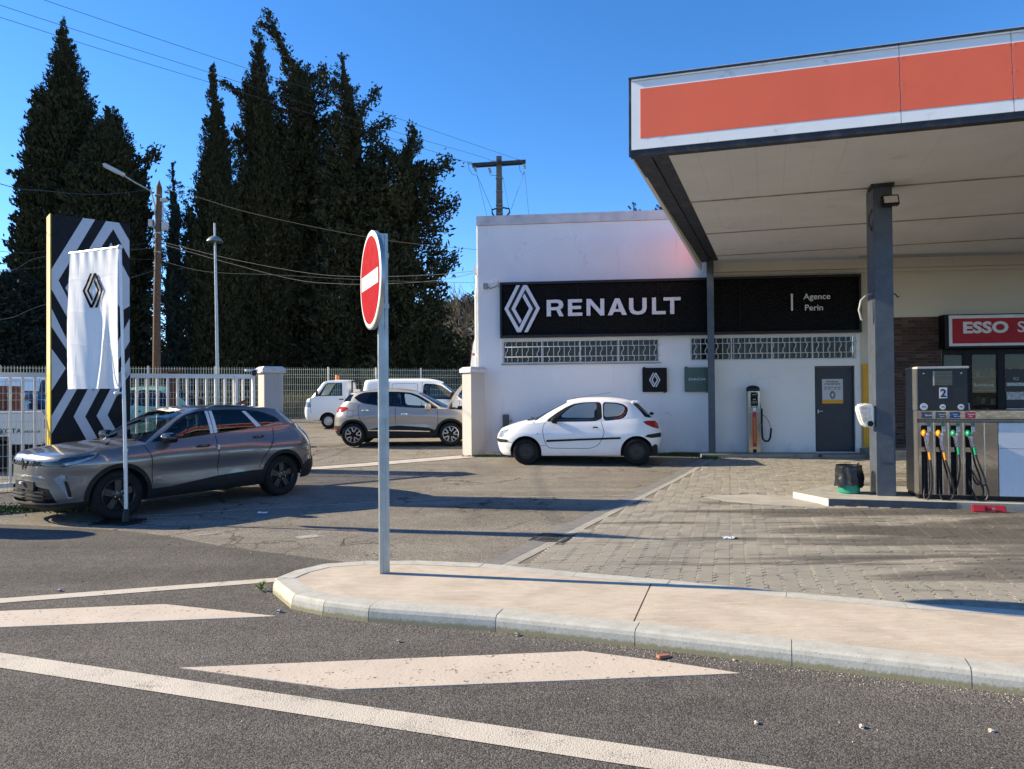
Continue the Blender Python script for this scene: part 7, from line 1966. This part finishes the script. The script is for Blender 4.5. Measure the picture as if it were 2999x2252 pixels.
# ================================================================ TREES
L_CYP = leafmat('dark_cypress_foliage', (.012,.017,.009), (.032,.038,.018), (.080,.074,.034))
L_CYP2 = leafmat('brownish_cypress_foliage', (.013,.017,.009), (.036,.040,.019), (.085,.078,.036))
L_PINE = leafmat('bluish_pine_foliage', (.008,.014,.012), (.020,.032,.026), (.045,.060,.045))
L_OLIVE = leafmat('olive_bush_foliage', (.022,.024,.010), (.050,.052,.024), (.11,.10,.055))
L_HILL = leafmat('far_wood_foliage', (.018,.024,.010), (.040,.048,.020), (.085,.085,.045))
M_BARK = plain('grey_brown_bark', (.055,.042,.032), .9, var=.35, vscale=4, bump=.5, coords='world')
def sprays(cent, axes, ln, wd, rng):
    """two crossed leaf-shaped blades per spray, as vertex and face arrays"""
    N = len(cent); ax = axes/np.linalg.norm(axes, axis=1, keepdims=True)
    ref = rng.normal(size=(N, 3)); s1 = np.cross(ax, ref); s1 /= np.linalg.norm(s1, axis=1, keepdims=True)+1e-9
    s2 = np.cross(ax, s1)
    L = (ln*rng.uniform(.6, 1.35, N))[:, None]; Wd = (wd*rng.uniform(.6, 1.35, N))[:, None]
    V = []
    for s in (s1, s2):
        V += [cent-ax*L*.5, cent+s*Wd*.5-ax*L*.05, cent+ax*L*.5, cent-s*Wd*.5-ax*L*.05]
    V = np.stack(V, 1).reshape(-1, 3)
    b = np.arange(N)[:, None]*8
    F = np.concatenate([b+np.array([0, 1, 2, 3]), b+np.array([4, 5, 6, 7])], 1).reshape(-1, 4)
    return V, F
def leaf_mesh(name, V, F, m):
    me = bpy.data.meshes.new(name)
    me.vertices.add(len(V)); me.vertices.foreach_set('co', V.astype(np.float32).ravel())
    me.loops.add(len(F)*4); me.loops.foreach_set('vertex_index', F.astype(np.int32).ravel())
    me.polygons.add(len(F)); me.polygons.foreach_set('loop_start', np.arange(len(F), dtype=np.int32)*4)
    me.materials.append(m); me.update(); me.validate(); return me
def tree(rows, D, label, leaf, kind='cypress', n_cl=600, per=26, cs=.55, name='cypress_tree', group='tall dark trees behind the yard', seed=1, ln=.27, wd=.095, core=.62, base_z=.8, depth=1.0, trunk=.28):
    rng = np.random.default_rng(seed)
    rows = sorted(rows); Z = np.array([r[0] for r in rows]); CX = np.array([r[1] for r in rows]); RR = np.array([r[2] for r in rows])
    x0 = float(np.interp(3.2, Z, CX)); t = thing(name, label, 'tree', (x0, D, base_z), 0, group)
    zmin, zmax = max(base_z+.6, Z[0]-1.2), Z[-1]
    # clusters spread by surface area
    RR0 = RR.copy(); RR = np.maximum(RR-{'cypress': .5, 'cedar': .2, 'spruce': .0}[kind]*cs, RR*.6)
    zz = rng.uniform(zmin, zmax, n_cl*6); rad = np.interp(zz, Z, RR); keep = rng.uniform(0, RR.max(), len(zz)) < (rad+.12*RR.max())
    zz = zz[keep][:n_cl]; rad = np.interp(zz, Z, RR); cx = np.interp(zz, Z, CX); M = len(zz)
    ph = rng.uniform(0, 2*np.pi, M)
    lump = 1+.14*np.sin(ph*3+zz*1.1+seed)+.10*np.sin(ph*5-zz*2.3)
    fr = rng.uniform(.55, 1.0, M)**.5*lump if kind == 'cypress' else rng.uniform(.25, 1.08, M)**.6*lump
    fr = np.minimum(fr, 1.10)
    C = np.stack([cx+rad*fr*np.cos(ph), D+rad*fr*np.sin(ph)*depth, zz], 1)
    out = np.stack([np.cos(ph), np.sin(ph)*depth, np.full(M, 1.6 if kind == 'cypress' else (.25 if kind == 'spruce' else .75))], 1)
    out /= np.linalg.norm(out, axis=1, keepdims=True)
    size = cs*np.clip(rad/1.6, .30, 1.25)*rng.uniform(.6, 1.35, M)
    K = per; cid = np.repeat(np.arange(M), K)
    along = rng.uniform(-1, 1, M*K); spread = rng.normal(size=(M*K, 3))*(.36 if kind == 'cypress' else .30)
    stretch = 1.2 if kind == 'cypress' else 1.0
    taper = (1-.55*np.clip(along, 0, 1))[:, None]
    P = C[cid]+out[cid]*(along*size[cid]*stretch)[:, None]+spread*size[cid][:, None]*taper
    A = out[cid]+rng.normal(size=(M*K, 3))*(.45 if kind == 'cypress' else .7)
    sc = np.clip(size[cid]/.55, .45, 1.2)
    dz_ = P[:, 2]; rel = np.hypot(P[:, 0]-np.interp(dz_, Z, CX), (P[:, 1]-D)/depth); an_ = np.arctan2(P[:, 1]-D, P[:, 0]-np.interp(dz_, Z, CX))
    lim = np.interp(dz_, Z, RR0)*(1+.16*np.sin(an_*4+dz_*2.1+seed)*np.sin(dz_*3.3-an_*3)+.10*np.sin(dz_*7.7+an_*7))+{'cypress': .04, 'cedar': .30, 'spruce': .35}[kind]
    ok = (rel < lim) & (dz_ < zmax+.15); P, A, sc = P[ok], A[ok], sc[ok]
    V, F = sprays(P, A, ln*sc, wd*sc, rng)
    V = V-np.array([x0, D, base_z])
    put('crown', leaf_mesh('crown', V, F, leaf), t)
    # dark twig core, uneven, so that the crown is not see-through everywhere
    if core > 0:
        n = int(n_cl*2.2); z2 = rng.uniform(zmin, zmax*.97, n); r2 = np.interp(z2, Z, RR)*core*np.sqrt(rng.uniform(0, 1, n)); p2 = rng.uniform(0, 2*np.pi, n)
        P2 = np.stack([np.interp(z2, Z, CX)+r2*np.cos(p2), D+r2*np.sin(p2)*depth, z2], 1); A2 = np.stack([np.cos(p2)*.4, np.sin(p2)*.4, np.ones(n)], 1)+rng.normal(size=(n, 3))*.3
        V, F = sprays(P2, A2, np.full(n, 1.2)*np.clip(np.interp(z2, Z, RR)/1.5, .25, 1), np.full(n, .5)*np.clip(np.interp(z2, Z, RR)/1.5, .2, 1), rng)
        put('inner_twigs', leaf_mesh('inner_twigs', V-np.array([x0, D, base_z]), F, leaf), t)
    tz = [z for z in np.linspace(base_z-.3, zmax-.6, 9)]
    MB().tube([(float(np.interp(z, Z, CX))-x0 if z > 3 else 0, 0, z-base_z) for z in tz], [trunk*(1-.85*i/8) for i in range(9)], 8).build('trunk', M_BARK, t, True)
    for k in range(9):
        lb = MB()
        i = rng.integers(0, M); p = C[i]; zb = p[2]-.25*abs(p[0]-np.interp(p[2], Z, CX))-.5
        if zb < base_z+1: continue
        lb.tube([(float(np.interp(zb, Z, CX))-x0, 0, zb-base_z), tuple((Vector((float(np.interp(zb, Z, CX))-x0, 0, zb-base_z))+Vector(p-np.array([x0, D, base_z])))/2+Vector((0, 0, -.1))), tuple(p-np.array([x0, D, base_z]))], [.09, .06, .02], 5)
        lb.build('limb', M_BARK, t, True)
    return t
T1 = [(23.04,-25.22,.04),(22.26,-25.32,.31),(21.2,-25.16,.84),(20.15,-25.08,1.1),(18.84,-25.02,1.37),(17.53,-25.07,1.79),(16.22,-25.16,2.04),(14.12,-25.03,2.28),(12.02,-24.95,2.52),(9.93,-24.97,2.81),(8.36,-24.93,2.9),(5.74,-24.95,2.96),(3.13,-24.95,2.96)]
T2 = [(17.51,-21.76,.06),(17.03,-21.74,.59),(15.9,-21.69,1.12),(15.14,-21.75,1.46),(13.63,-21.74,1.85),(12.12,-21.88,2.14),(10.1,-21.94,2.29),(8.09,-21.9,2.32),(5.57,-21.91,2.32),(3.06,-21.91,2.32)]
T3 = [(14.14,-17.65,.04),(13.12,-17.62,.29),(12.15,-17.6,.56),(10.94,-17.51,.81),(9.49,-17.57,1.0),(7.8,-17.61,1.21),(5.38,-17.59,1.3),(2.97,-17.6,1.3)]
T4 = [(19.61,-15.96,.05),(18.66,-15.94,.25),(17.54,-15.83,.58),(16.41,-15.74,.78),(14.92,-15.7,1.04),(13.42,-15.71,1.29),(11.68,-15.8,1.53),(9.19,-15.81,1.7),(5.47,-15.83,1.83),(2.99,-15.84,1.83)]
T5 = [(22.27,-14.22,.33),(21.11,-14.18,.6),(19.8,-14.21,.89),(18.75,-14.23,1.11),(17.17,-14.14,1.33),(15.33,-14.01,1.53),(12.97,-13.86,1.76),(9.57,-13.94,1.83),(5.65,-13.96,1.83),(3.04,-13.96,1.82)]
T6 = [(23.89,-14.08,.10),(22.94,-13.75,.20),(21.86,-13.23,.34),(21.05,-12.74,.65),(19.97,-12.15,1.2),(18.62,-12.04,1.6),(16.47,-11.98,1.88),(13.78,-11.99,2.14),(9.75,-11.95,2.34),(5.73,-11.96,2.34),(3.06,-11.98,2.34)]
T7 = [(21.34,-9.48,.05),(20.55,-9.44,.33),(19.5,-9.37,.65),(18.45,-9.1,1.0),(17.13,-9.01,1.1),(15.82,-9.01,1.45),(14.25,-8.95,1.8),(12.15,-8.83,2.2),(8.22,-8.72,2.61),(5.61,-8.74,2.61),(3.0,-8.75,2.61)]
T8 = [(16.12,-5.32,.13),(15.56,-5.45,.77),(14.67,-5.75,1.24),(13.65,-5.8,1.53),(12.63,-5.68,1.91),(11.61,-5.53,2.19),(10.08,-5.76,2.1),(8.55,-5.96,2.04),(6.76,-5.9,2.1),(4.98,-6.04,1.97),(2.94,-6.18,1.84)]
T9 = [(8.05,-25.36,.35),(7.46,-25.47,1.17),(6.53,-25.59,1.76),(5.36,-25.71,2.11),(3.01,-25.71,2.11)]
tree(T1, 40, 'broad tall dark cypress at the left behind the striped totem', L_CYP, n_cl=1250, per=62, cs=.60, seed=1)
tree(T2, 38.5, 'shorter rounded dark cypress just left of the wooden pole', L_CYP, n_cl=850, per=62, cs=.58, seed=2)
tree(T3, 37, 'thin dark spruce with tiered branches between the cypress groups', L_PINE, 'spruce', n_cl=230, per=40, cs=.62, name='spruce_tree', seed=3, core=.2, trunk=.13, ln=.26, wd=.07)
tree(T4, 38, 'slender pointed cypress rising behind the dome street lamp', L_CYP, n_cl=700, per=62, cs=.50, seed=4)
tree(T5, 40, 'tall cypress with a double tip left of the leaning treetop', L_CYP2, n_cl=800, per=62, cs=.52, seed=5)
tree(T6, 41.2, 'tallest ragged conifer with a tip leaning to the left', L_CYP2, 'cedar', n_cl=440, per=62, cs=.62, name='conifer_tree', seed=6, core=.36)
tree(T7, 40, 'ragged pointed conifer in the middle of the dark group above the no entry disc', L_CYP2, 'cedar', n_cl=480, per=62, cs=.66, name='conifer_tree', seed=7, core=.28)
tree(T8, 39, 'lower ragged conifer at the right end of the dark group beside the garage', L_CYP, 'cedar', n_cl=310, per=62, cs=.72, name='conifer_tree', seed=8, core=.22)
tree([(15.2, -7.1, .15), (14.6, -7.15, .7), (13.6, -7.2, 1.2), (12, -7.2, 1.5), (9, -7.2, 1.8), (3, -7.2, 1.9)], 39.6, 'ragged conifer filling the gap left of the lowest dark conifer', L_CYP, 'cedar', n_cl=250, per=62, cs=.68, name='conifer_tree', seed=18, core=.2)
tree(T9, 36, 'low bluish pine at the left picture edge behind the fence', L_PINE, 'spruce', n_cl=420, per=40, cs=.7, name='pine_tree', seed=9, core=.3, trunk=.15, ln=.28, wd=.08)
# side limbs that stick out of the outlines
def limb_spray(tree_obj, pts, n, cs, leaf, seed):
    rng = np.random.default_rng(seed); base = np.array(tree_obj.location)
    P_ = [np.array(p) for p in pts]; cents = []
    for a, b in zip(P_[:-1], P_[1:]):
        for k in range(n): cents.append(a+(b-a)*rng.uniform())
    C = np.array(cents); M = len(C); d = P_[-1]-P_[0]; d = d/np.linalg.norm(d)
    C = np.repeat(C, 2, 0); M *= 2
    V, F = sprays(C+rng.normal(size=(M, 3))*cs, np.tile(d, (M, 1))+rng.normal(size=(M, 3))*.7, np.full(M, .24), np.full(M, .09), rng)
    put('side_limb_foliage', leaf_mesh('side_limb_foliage', V-base, F, leaf), tree_obj)
    MB().tube([tuple(p-base) for p in P_], [.07, .05, .03, .02][:len(P_)] if len(P_) <= 4 else .04, 5).build('side_limb', M_BARK, tree_obj)
tr_by = {o['label']: o for o in bpy.data.objects if o.get('category') == 'tree'}
t6 = tr_by['tallest ragged conifer with a tip leaning to the left']; t7 = tr_by['ragged pointed conifer in the middle of the dark group above the no entry disc']
t8 = tr_by['lower ragged conifer at the right end of the dark group beside the garage']; t5 = tr_by['tall cypress with a double tip left of the leaning treetop']; t2 = tr_by['shorter rounded dark cypress just left of the wooden pole']
limb_spray(t6, [(-12.6,41,20.8),(-13.5,41,22.4),(-14.05,41,23.9)], 95, .20, L_CYP2, 21)
limb_spray(t6, [(-13.5,41,22.3),(-14.1,41,23.0),(-14.55,41,23.2)], 35, .12, L_CYP2, 22)
limb_spray(t6, [(-11.2,41,19.2),(-10.9,41,20.2),(-10.75,41,20.6)], 50, .2, L_CYP2, 23)
limb_spray(t7, [(-9.3,40,19.3),(-10.2,40,18.8),(-10.6,40,19.9)], 80, .25, L_CYP2, 24)
limb_spray(t7, [(-8.4,40,17.8),(-7.7,40,18.3),(-7.6,40,18.9)], 50, .18, L_CYP2, 25)
limb_spray(t7, [(-8.0,40,16.4),(-7.1,40,16.9),(-6.8,40,17.0)], 50, .2, L_CYP2, 26)
limb_spray(t5, [(-15.2,40,18.6),(-15.9,40,19.1),(-16.3,40,19.4)], 45, .12, L_CYP2, 27)
limb_spray(t8, [(-4.3,39,11.2),(-3.5,39,11.8),(-3.2,39,12.2)], 90, .28, L_CYP, 28)
limb_spray(t8, [(-6.2,39,14.6),(-6.9,39,15.0),(-7.05,39,15.5)], 60, .22, L_CYP, 31)
limb_spray(t8, [(-4.4,39,13.6),(-3.6,39,14.2),(-3.4,39,14.5)], 70, .26, L_CYP, 32)
limb_spray(t8, [(-4.0,39,8.4),(-3.3,39,8.8),(-3.1,39,9.3)], 70, .26, L_CYP, 33)
limb_spray(t8, [(-5.3,39,15.4),(-5.35,39,16.0),(-5.45,39,16.4)], 40, .15, L_CYP, 29)
limb_spray(t2, [(-20.0,38.5,14.4),(-19.4,38.5,14.6),(-19.35,38.5,15.0)], 60, .2, L_CYP, 30)

# bushes, hedge mass and the wooded hill in the gap by the garage
def bush(name, c, r, n, leaf, label, seed, cat='bush', ln=.30, wd=.13, group='bushes beyond the fence'):
    rng = np.random.default_rng(seed); t = thing(name, label, cat, (c[0], c[1], c[2]), 0, group)
    M = max(8, n//40); cc = rng.normal(size=(M, 3)); cc /= np.linalg.norm(cc, axis=1, keepdims=True); cc *= rng.uniform(.3, 1, M)[:, None]**.5; cc[:, 2] = np.abs(cc[:, 2])
    C = cc*np.array(r); idx = rng.integers(0, M, n)
    P = C[idx]+rng.normal(size=(n, 3))*np.array(r)*.16; A = cc[idx]+rng.normal(size=(n, 3))*.8
    V, F = sprays(P, A, np.full(n, ln), np.full(n, wd), rng); V[:, 2] = np.maximum(V[:, 2], -.3)
    put('foliage', leaf_mesh('foliage', V, F, leaf), t)
    st = MB()
    for k in range(7):
        p = C[rng.integers(0, M)]; st.tube([(p[0]*.1, p[1]*.1, -.3), (p[0]*.5, p[1]*.5, p[2]*.5), tuple(p)], [.05, .035, .012], 5)
    st.build('stem', M_BARK, t)
bush('olive_bush', (-4.7, 41.5, .9), (2.3, 1.5, 4.2), 5200, L_OLIVE, 'olive green bush beyond the fence below the right end of the dark trees', 41)
bush('olive_bush', (-2.2, 43.5, .9), (2.0, 1.4, 3.6), 4200, L_OLIVE, 'brownish olive bush beyond the fence beside the garage corner', 42)
bush('olive_bush', (-7.3, 37.5, .8), (1.5, 1.0, 2.4), 2200, L_OLIVE, 'low olive bush beyond the fence behind the white panel van', 43)
bush('olive_bush', (-15.2, 37.5, .8), (2.4, 1.2, 2.3), 3000, L_OLIVE, 'low dark bush beyond the fence behind the wooden pole', 44)
bush('olive_bush', (-22.5, 33.5, .8), (2.2, 1.0, 1.9), 2600, L_OLIVE, 'low bush beyond the fence behind the totem', 45)
def undergrowth():
    rng = np.random.default_rng(50); n = 26000
    x = rng.uniform(-32, 2, n); y = 36.5+(x+32)*.10+rng.uniform(-1.2, 5.5, n); h = (1.5+1.1*np.sin(x*.9)*np.sin(x*.37+1))*rng.uniform(0, 1, n)**.8
    P = np.stack([x, y, .8+h], 1); V, F = sprays(P, rng.normal(size=(n, 3))+np.array([0, 0, .7]), np.full(n, .26), np.full(n, .08), rng)
    me = leaf_mesh('undergrowth', V, F, leafmat('dark_undergrowth', (.012,.014,.007), (.03,.032,.014), (.085,.07,.035)))
    tag(put('undergrowth', me), 'dark undergrowth between the tree trunks beyond the fence', 'undergrowth', kind='stuff')
    rng = np.random.default_rng(51); n = 2600
    x = rng.uniform(-11.0, -8.2, n); y = 30.2+(x+11)*.45+rng.uniform(.6, 1.6, n); P = np.stack([x, y, .55+rng.uniform(0, 1.25, n)*rng.uniform(.4, 1, n)], 1)
    V, F = sprays(P, rng.normal(size=(n, 3))*.25+np.array([0, 0, 1]), np.full(n, .55), np.full(n, .018), rng)
    tag(put('dry_grass', leaf_mesh('dry_grass', V, F, leafmat('dry_straw_grass', (.16,.12,.06), (.27,.21,.11), (.38,.31,.18)))), 'dry straw coloured grass along the fence behind the small truck', 'grass', kind='stuff')
undergrowth()
# bare tree by the garage corner
bt = thing('bare_tree', 'leafless pale tree beside the garage corner beyond the fence', 'tree', (-1.9, 46.0, .9), 0)
br_ = MB(); rg = random.Random(12)
def branch(p, d, L, r, depth):
    q = p+d*L; m_ = (p+q)/2+Vector((rg.uniform(-.06, .06), rg.uniform(-.06, .06), 0))*L
    br_.tube([p, m_, q], [r, r*.85, r*.65], 5, cap=False)
    if depth == 0: return
    for _ in range(3 if depth > 1 else 4):
        nd = (d+Vector((rg.uniform(-.75, .55), rg.uniform(-.6, .6), rg.uniform(-.1, .5)))).normalized()
        branch(p.lerp(q, rg.uniform(.55, 1)), nd, L*rg.uniform(.55, .8), r*.6, depth-1)
branch(Vector((0, 0, 0)), Vector((-.05, 0, 1)).normalized(), 3.4, .16, 5)
br_.build('branches', plain('pale_bark', (.20,.165,.125), .9), bt)
# hill with a wood
hill = MB(); vs = []; fs = []; NX, NY = 40, 12
for j in range(NY+1):
    for i in range(NX+1):
        x = -160+8*i; y = 95+12*j; t = j/NY
        h = 22*(math.sin(math.pi*min(1, t*.75)))*(.75+.25*math.sin(x*.03+1))*math.exp(-((x+10)/120)**2)
        vs.append((x, y, 1.0+h))
for j in range(NY):
    for i in range(NX): fs.append((j*(NX+1)+i, j*(NX+1)+i+1, (j+1)*(NX+1)+i+1, (j+1)*(NX+1)+i))
hl_ = hill.add(vs, fs).build('hill', plain('scrub_hillside', (.07,.065,.035), .95, var=.3, vscale=.2, coords='world'), smooth=True); tag(hl_, kind='structure')
rng = np.random.default_rng(60); n = 60000
M_ = 420; tx = rng.uniform(-60, 20, M_); ty = rng.uniform(96, 200, M_)
def hz(x, y):
    t = (y-95)/144; return 1+22*np.sin(np.pi*np.minimum(1, t*.75))*(.75+.25*np.sin(x*.03+1))*np.exp(-((x+10)/120)**2)
th = rng.uniform(2.5, 6.5, M_); idx = rng.integers(0, M_, n); q = rng.normal(size=(n, 3)); q /= np.linalg.norm(q, axis=1, keepdims=True); q *= rng.uniform(.5, 1, n)[:, None]
P = np.stack([tx[idx]+q[:, 0]*th[idx]*.42, ty[idx]+q[:, 1]*th[idx]*.42, hz(tx[idx], ty[idx])+th[idx]*.6+q[:, 2]*th[idx]*.45], 1)
V, F = sprays(P, q+rng.normal(size=(n, 3))*.6, np.full(n, .8), np.full(n, .40), rng)
tag(put('far_wood', leaf_mesh('far_wood', V, F, L_HILL)), 'distant green wood covering the hill beyond the yard', 'wood', kind='stuff')
# treetops showing over the garage roof
tree([(8.2, 11.1, .05), (7.9, 11.1, .35), (7.2, 11.0, .9), (6.4, 11.0, 1.3), (4, 11.0, 1.5)], 33.5+5, 'small treetop peeking over the garage parapet near the canopy', L_OLIVE, 'cedar', n_cl=130, per=24, cs=.5, name='small_tree', seed=33, core=.3, group='treetops over the garage roof') if False else None
def treetop(u_x, D, ztop, r, seed, label):
    tree([(ztop, u_x, .05), (ztop-.5, u_x, r*.5), (ztop-1.3, u_x, r), (ztop-3, u_x, r*1.1), (3, u_x, r*.8)], D, label, L_OLIVE, 'cedar', n_cl=150, per=24, cs=.5, name='small_tree', seed=seed, core=.3, group='treetops over the garage roof')
treetop(7.0, 40, 12.4, 1.0, 34, 'small treetop peeking over the garage parapet right of the power pole')
treetop(8.6, 40, 12.5, 1.0, 35, 'small treetop showing at the corner of the canopy above the parapet')

# ================================================================ SMALL THINGS
bf = thing('feather_flag', 'white feather flag standing behind the streaked gate pillar at the garage corner', 'flag', (-1.30, 21.6, .27), 0)
mb = MB(); out_ = [(.0, .6), (.02, 1.6), (.05, 2.3), (.12, 2.85), (.22, 3.15), (.32, 3.24), (.42, 3.2)]; in_ = [(.42, 3.12), (.40, 2.9), (.34, 2.3), (.28, 1.6), (.24, .6)]
mb.prism(out_+in_, -.004, .004, axis='y'); mb.build('cloth', M_CLOTH, bf); MB().tube([(-.01, 0, 0), (.0, 0, 1.6), (.04, 0, 2.3), (.11, 0, 2.86), (.22, 0, 3.17), (.32, 0, 3.26)], .012, 6).box(-.2, .2, -.2, .2, -.02, .02).build('pole', M_RUBBER, bf)
MB().box(.10, .28, -.0055, -.0045, 2.52, 2.60).box(.12, .20, -.0055, -.0045, 1.7, 2.1).build('print', plain('red_grey_print', (.35,.10,.12), .6), bf)
def paper(loc, s, seed, label, cat='litter'):
    rg = random.Random(seed); mb = MB(); N = 7; vs = []; fs = []
    for j in range(N):
        for i in range(N): vs.append(((i/(N-1)-.5)*s*1.6+rg.uniform(-.1, .1)*s, (j/(N-1)-.5)*s+rg.uniform(-.1, .1)*s, abs(rg.gauss(0, .09))*s+.003))
    for j in range(N-1):
        for i in range(N-1): fs.append((j*N+i, j*N+i+1, (j+1)*N+i+1, (j+1)*N+i))
    n = len(vs); mb.add(vs+[(x, y, z-.002) for x, y, z in vs], fs+[tuple(k+n for k in f[::-1]) for f in fs])
    o = mb.build('paper_scrap', plain('white_paper', (.70,.70,.72), .8)); o.location = loc; tag(o, label, cat, 'scraps of litter on the ground')
paper((-3.5, 9.95, .004), .085, 3, 'crumpled white paper scrap on the asphalt beside the grey SUV')
paper((2.41, 7.94, .018), .10, 4, 'torn white paper scrap lying on the grey pavers')
paper((-6.1, 9.05, .008), .05, 6, 'small pale scrap on the road by the flag foot') if False else None
def pebbles():
    rg = random.Random(5); base = [(math.cos(a)*math.cos(b), math.sin(a)*math.cos(b), math.sin(b)) for b in (-.6, .45) for a in [k*1.2566+(.6 if b > 0 else 0) for k in range(5)]]+[(0, 0, -1), (0, 0, 1)]
    F_ = [(0,1,6),(1,2,7),(2,3,8),(3,4,9),(4,0,5),(0,6,5),(1,7,6),(2,8,7),(3,9,8),(4,5,9),(5,6,11),(6,7,11),(7,8,11),(8,9,11),(9,5,11),(1,0,10),(2,1,10),(3,2,10),(4,3,10),(0,4,10)]
    mbs = [MB(), MB()]
    def stone(x, y, z, s, k):
        sx, sy, sz = s*rg.uniform(.7, 1.3), s*rg.uniform(.7, 1.3), s*rg.uniform(.5, .8); a = rg.uniform(0, 6.28)
        mbs[k].add([(x+(p[0]*sx*math.cos(a)-p[1]*sy*math.sin(a))*rg.uniform(.85, 1.1), y+(p[0]*sx*math.sin(a)+p[1]*sy*math.cos(a))*rg.uniform(.85, 1.1), z+sz*(p[2]+.6)) for p in base], F_)
    outer_ = offset_line(front[1:], -.0, 1)
    for i in range(len(front)-1):                                   # grit washed against the kerb
        a = Vector(front[i]); b = Vector(front[i+1]); L = (b-a).length; t_ = (b-a).normalized(); nn_ = Vector((t_.y, -t_.x))
        if nn_.y > .3: nn_ = -nn_
        for _ in range(int(L*300)):
            p = a.lerp(b, rg.random())+nn_*abs(rg.gauss(.0, .085))
            stone(p.x, p.y, .004, rg.uniform(.0015, .0045), 0 if rg.random() < .75 else 1)
    for _ in range(300):
        x, y = rg.uniform(-3.5, 3.6), rg.uniform(2.9, 5.6); stone(x, y, .004, rg.uniform(.002, .006), rg.randrange(2))
    for _ in range(120): stone(rg.uniform(-5, -1), rg.uniform(5.6, 8), .004, rg.uniform(.004, .011), rg.randrange(2))
    for x, y, s in ((-.77, 4.75, .02), (-3.85, 6.05, .022), (-1.78, 5.42, .02), (1.35, 4.38, .014), (.02, 4.86, .02), (1.2, 3.55, .014), (1.7, 3.5, .016), (2.3, 3.45, .015)): stone(x, y, .004, s, 1 if s > .018 else 0)
    tag(mbs[0].build('pale_grit', plain('pale_pinkish_grit', (.50,.42,.34), .9, coords='world', var=.25, vscale=40)), 'pale grit gathered along the kerb of the island', 'gravel', kind='stuff')
    tag(mbs[1].build('loose_stones', plain('grey_loose_stone', (.24,.23,.21), .9, coords='world', var=.4, vscale=40)), 'loose grey stones scattered on the road', 'gravel', kind='stuff')
pebbles()
tg = MB().box(-.05, .04, -.018, .018, 0, .018, bev=.004).build('tile_shard', plain('terracotta_shard', (.45,.16,.09), .8)); tg.location = (.93, 4.44, .004); tg.rotation_euler = (0, .1, .5); tag(tg, 'small orange terracotta shard on the road against the kerb', 'shard')
def tuft(name, c, n, r, h, seed, label, m, cat='weed', group=None, kind=None, w=.02):
    rng = np.random.default_rng(seed); c = np.array(c); P = np.stack([rng.normal(size=n)*r[0], rng.normal(size=n)*r[1], rng.uniform(.1, .5, n)*h], 1); A = np.stack([rng.normal(size=n)*.7, rng.normal(size=n)*.7, np.ones(n)], 1)
    V, F = sprays(P, A, np.full(n, h), np.full(n, w), rng); V[:, 2] = np.maximum(V[:, 2], -.01)
    o = put(name, leaf_mesh(name, V, F, m), None, tuple(c)); tag(o, label, cat, group, kind); return o
L_GRASS = leafmat('fresh_green_grass', (.05,.085,.015), (.10,.15,.03), (.18,.21,.06))
L_WEED = leafmat('weed_leaf', (.09,.16,.035), (.15,.23,.05), (.25,.28,.10))
# dandelion at the nose of the island
wd_ = thing('dandelion_weed', 'small green weed rosette growing against the nose of the kerb', 'weed', (-2.13, 6.02, .004), 0)
lf_ = MB().add([(0, 0, 0), (.03, -.014, .035), (.07, -.018, .06), (.115, 0, .055), (.07, .018, .06), (.03, .014, .035)], [(0, 1, 5), (1, 2, 4, 5), (2, 3, 4)]).mesh('leaf', L_WEED)
for k in range(13):
    o = put('leaf', lf_, wd_, (0, 0, 0)); o.rotation_euler = (0, rnd.uniform(-.75, .15), k*.483+rnd.uniform(-.2, .2)); s_ = rnd.uniform(.5, .9); o.scale = (s_, s_, s_)
p = fac(5.0, -.12); tuft('wall_grass', (p[0], p[1], gz(p[1])), 900, (.28, .06), .09, 71, 'green grass tuft along the foot of the white wall behind the hatchback', L_GRASS, 'grass', kind='stuff')
p = fac(5.62, -.72); tuft('wall_grass', (p[0], p[1], gz(p[1])), 260, (.13, .06), .08, 72, 'green grass tuft at the foot of the slim canopy post', L_GRASS, 'grass', kind='stuff')
tuft('pillar_grass', (-.72, 17.38, .10), 300, (.20, .05), .07, 73, 'thin grass at the foot of the streaked gate pillar', L_GRASS, 'grass', kind='stuff')
tuft('gate_grass', (-7.5, 10.4, .0), 900, (.55, .18), .06, 74, 'grass and weeds under the front of the grey SUV by the gate', L_GRASS, 'grass', kind='stuff')
for k, (t_, w_) in enumerate(((.12, .36), (-.42, .35))):
    q = gp3(t_, w_, 0); tuft('grate_moss', q, 70, (.06, .025), .015, 80+k, 'moss and grass tuft at the edge of the drain grate', L_GRASS, 'moss', kind='stuff', w=.012)
rg = random.Random(9); V_, F_ = [], []
rng = np.random.default_rng(90); P = []
for q in spots:
    if q.y-(5.9-.30*(q.x-1.3)) < .95 and q.x > .3 and rg.random() < .55:
        e = pex*(PW/2)
        for _ in range(14 if rg.random() < .35 else 5): P.append((q.x+e.x+rg.gauss(0, .012), q.y+e.y+rg.uniform(-.11, .11), .012))
P = np.array(P); V, F = sprays(P, rng.normal(size=(len(P), 3))*.8+np.array([0, 0, .8]), np.full(len(P), .022), np.full(len(P), .013), rng)
tag(put('joint_moss', leaf_mesh('joint_moss', V, F, leafmat('moss_green', (.055,.07,.012), (.10,.115,.02), (.17,.17,.045)))), 'green moss growing in the joints between the pavers', 'moss', kind='stuff')
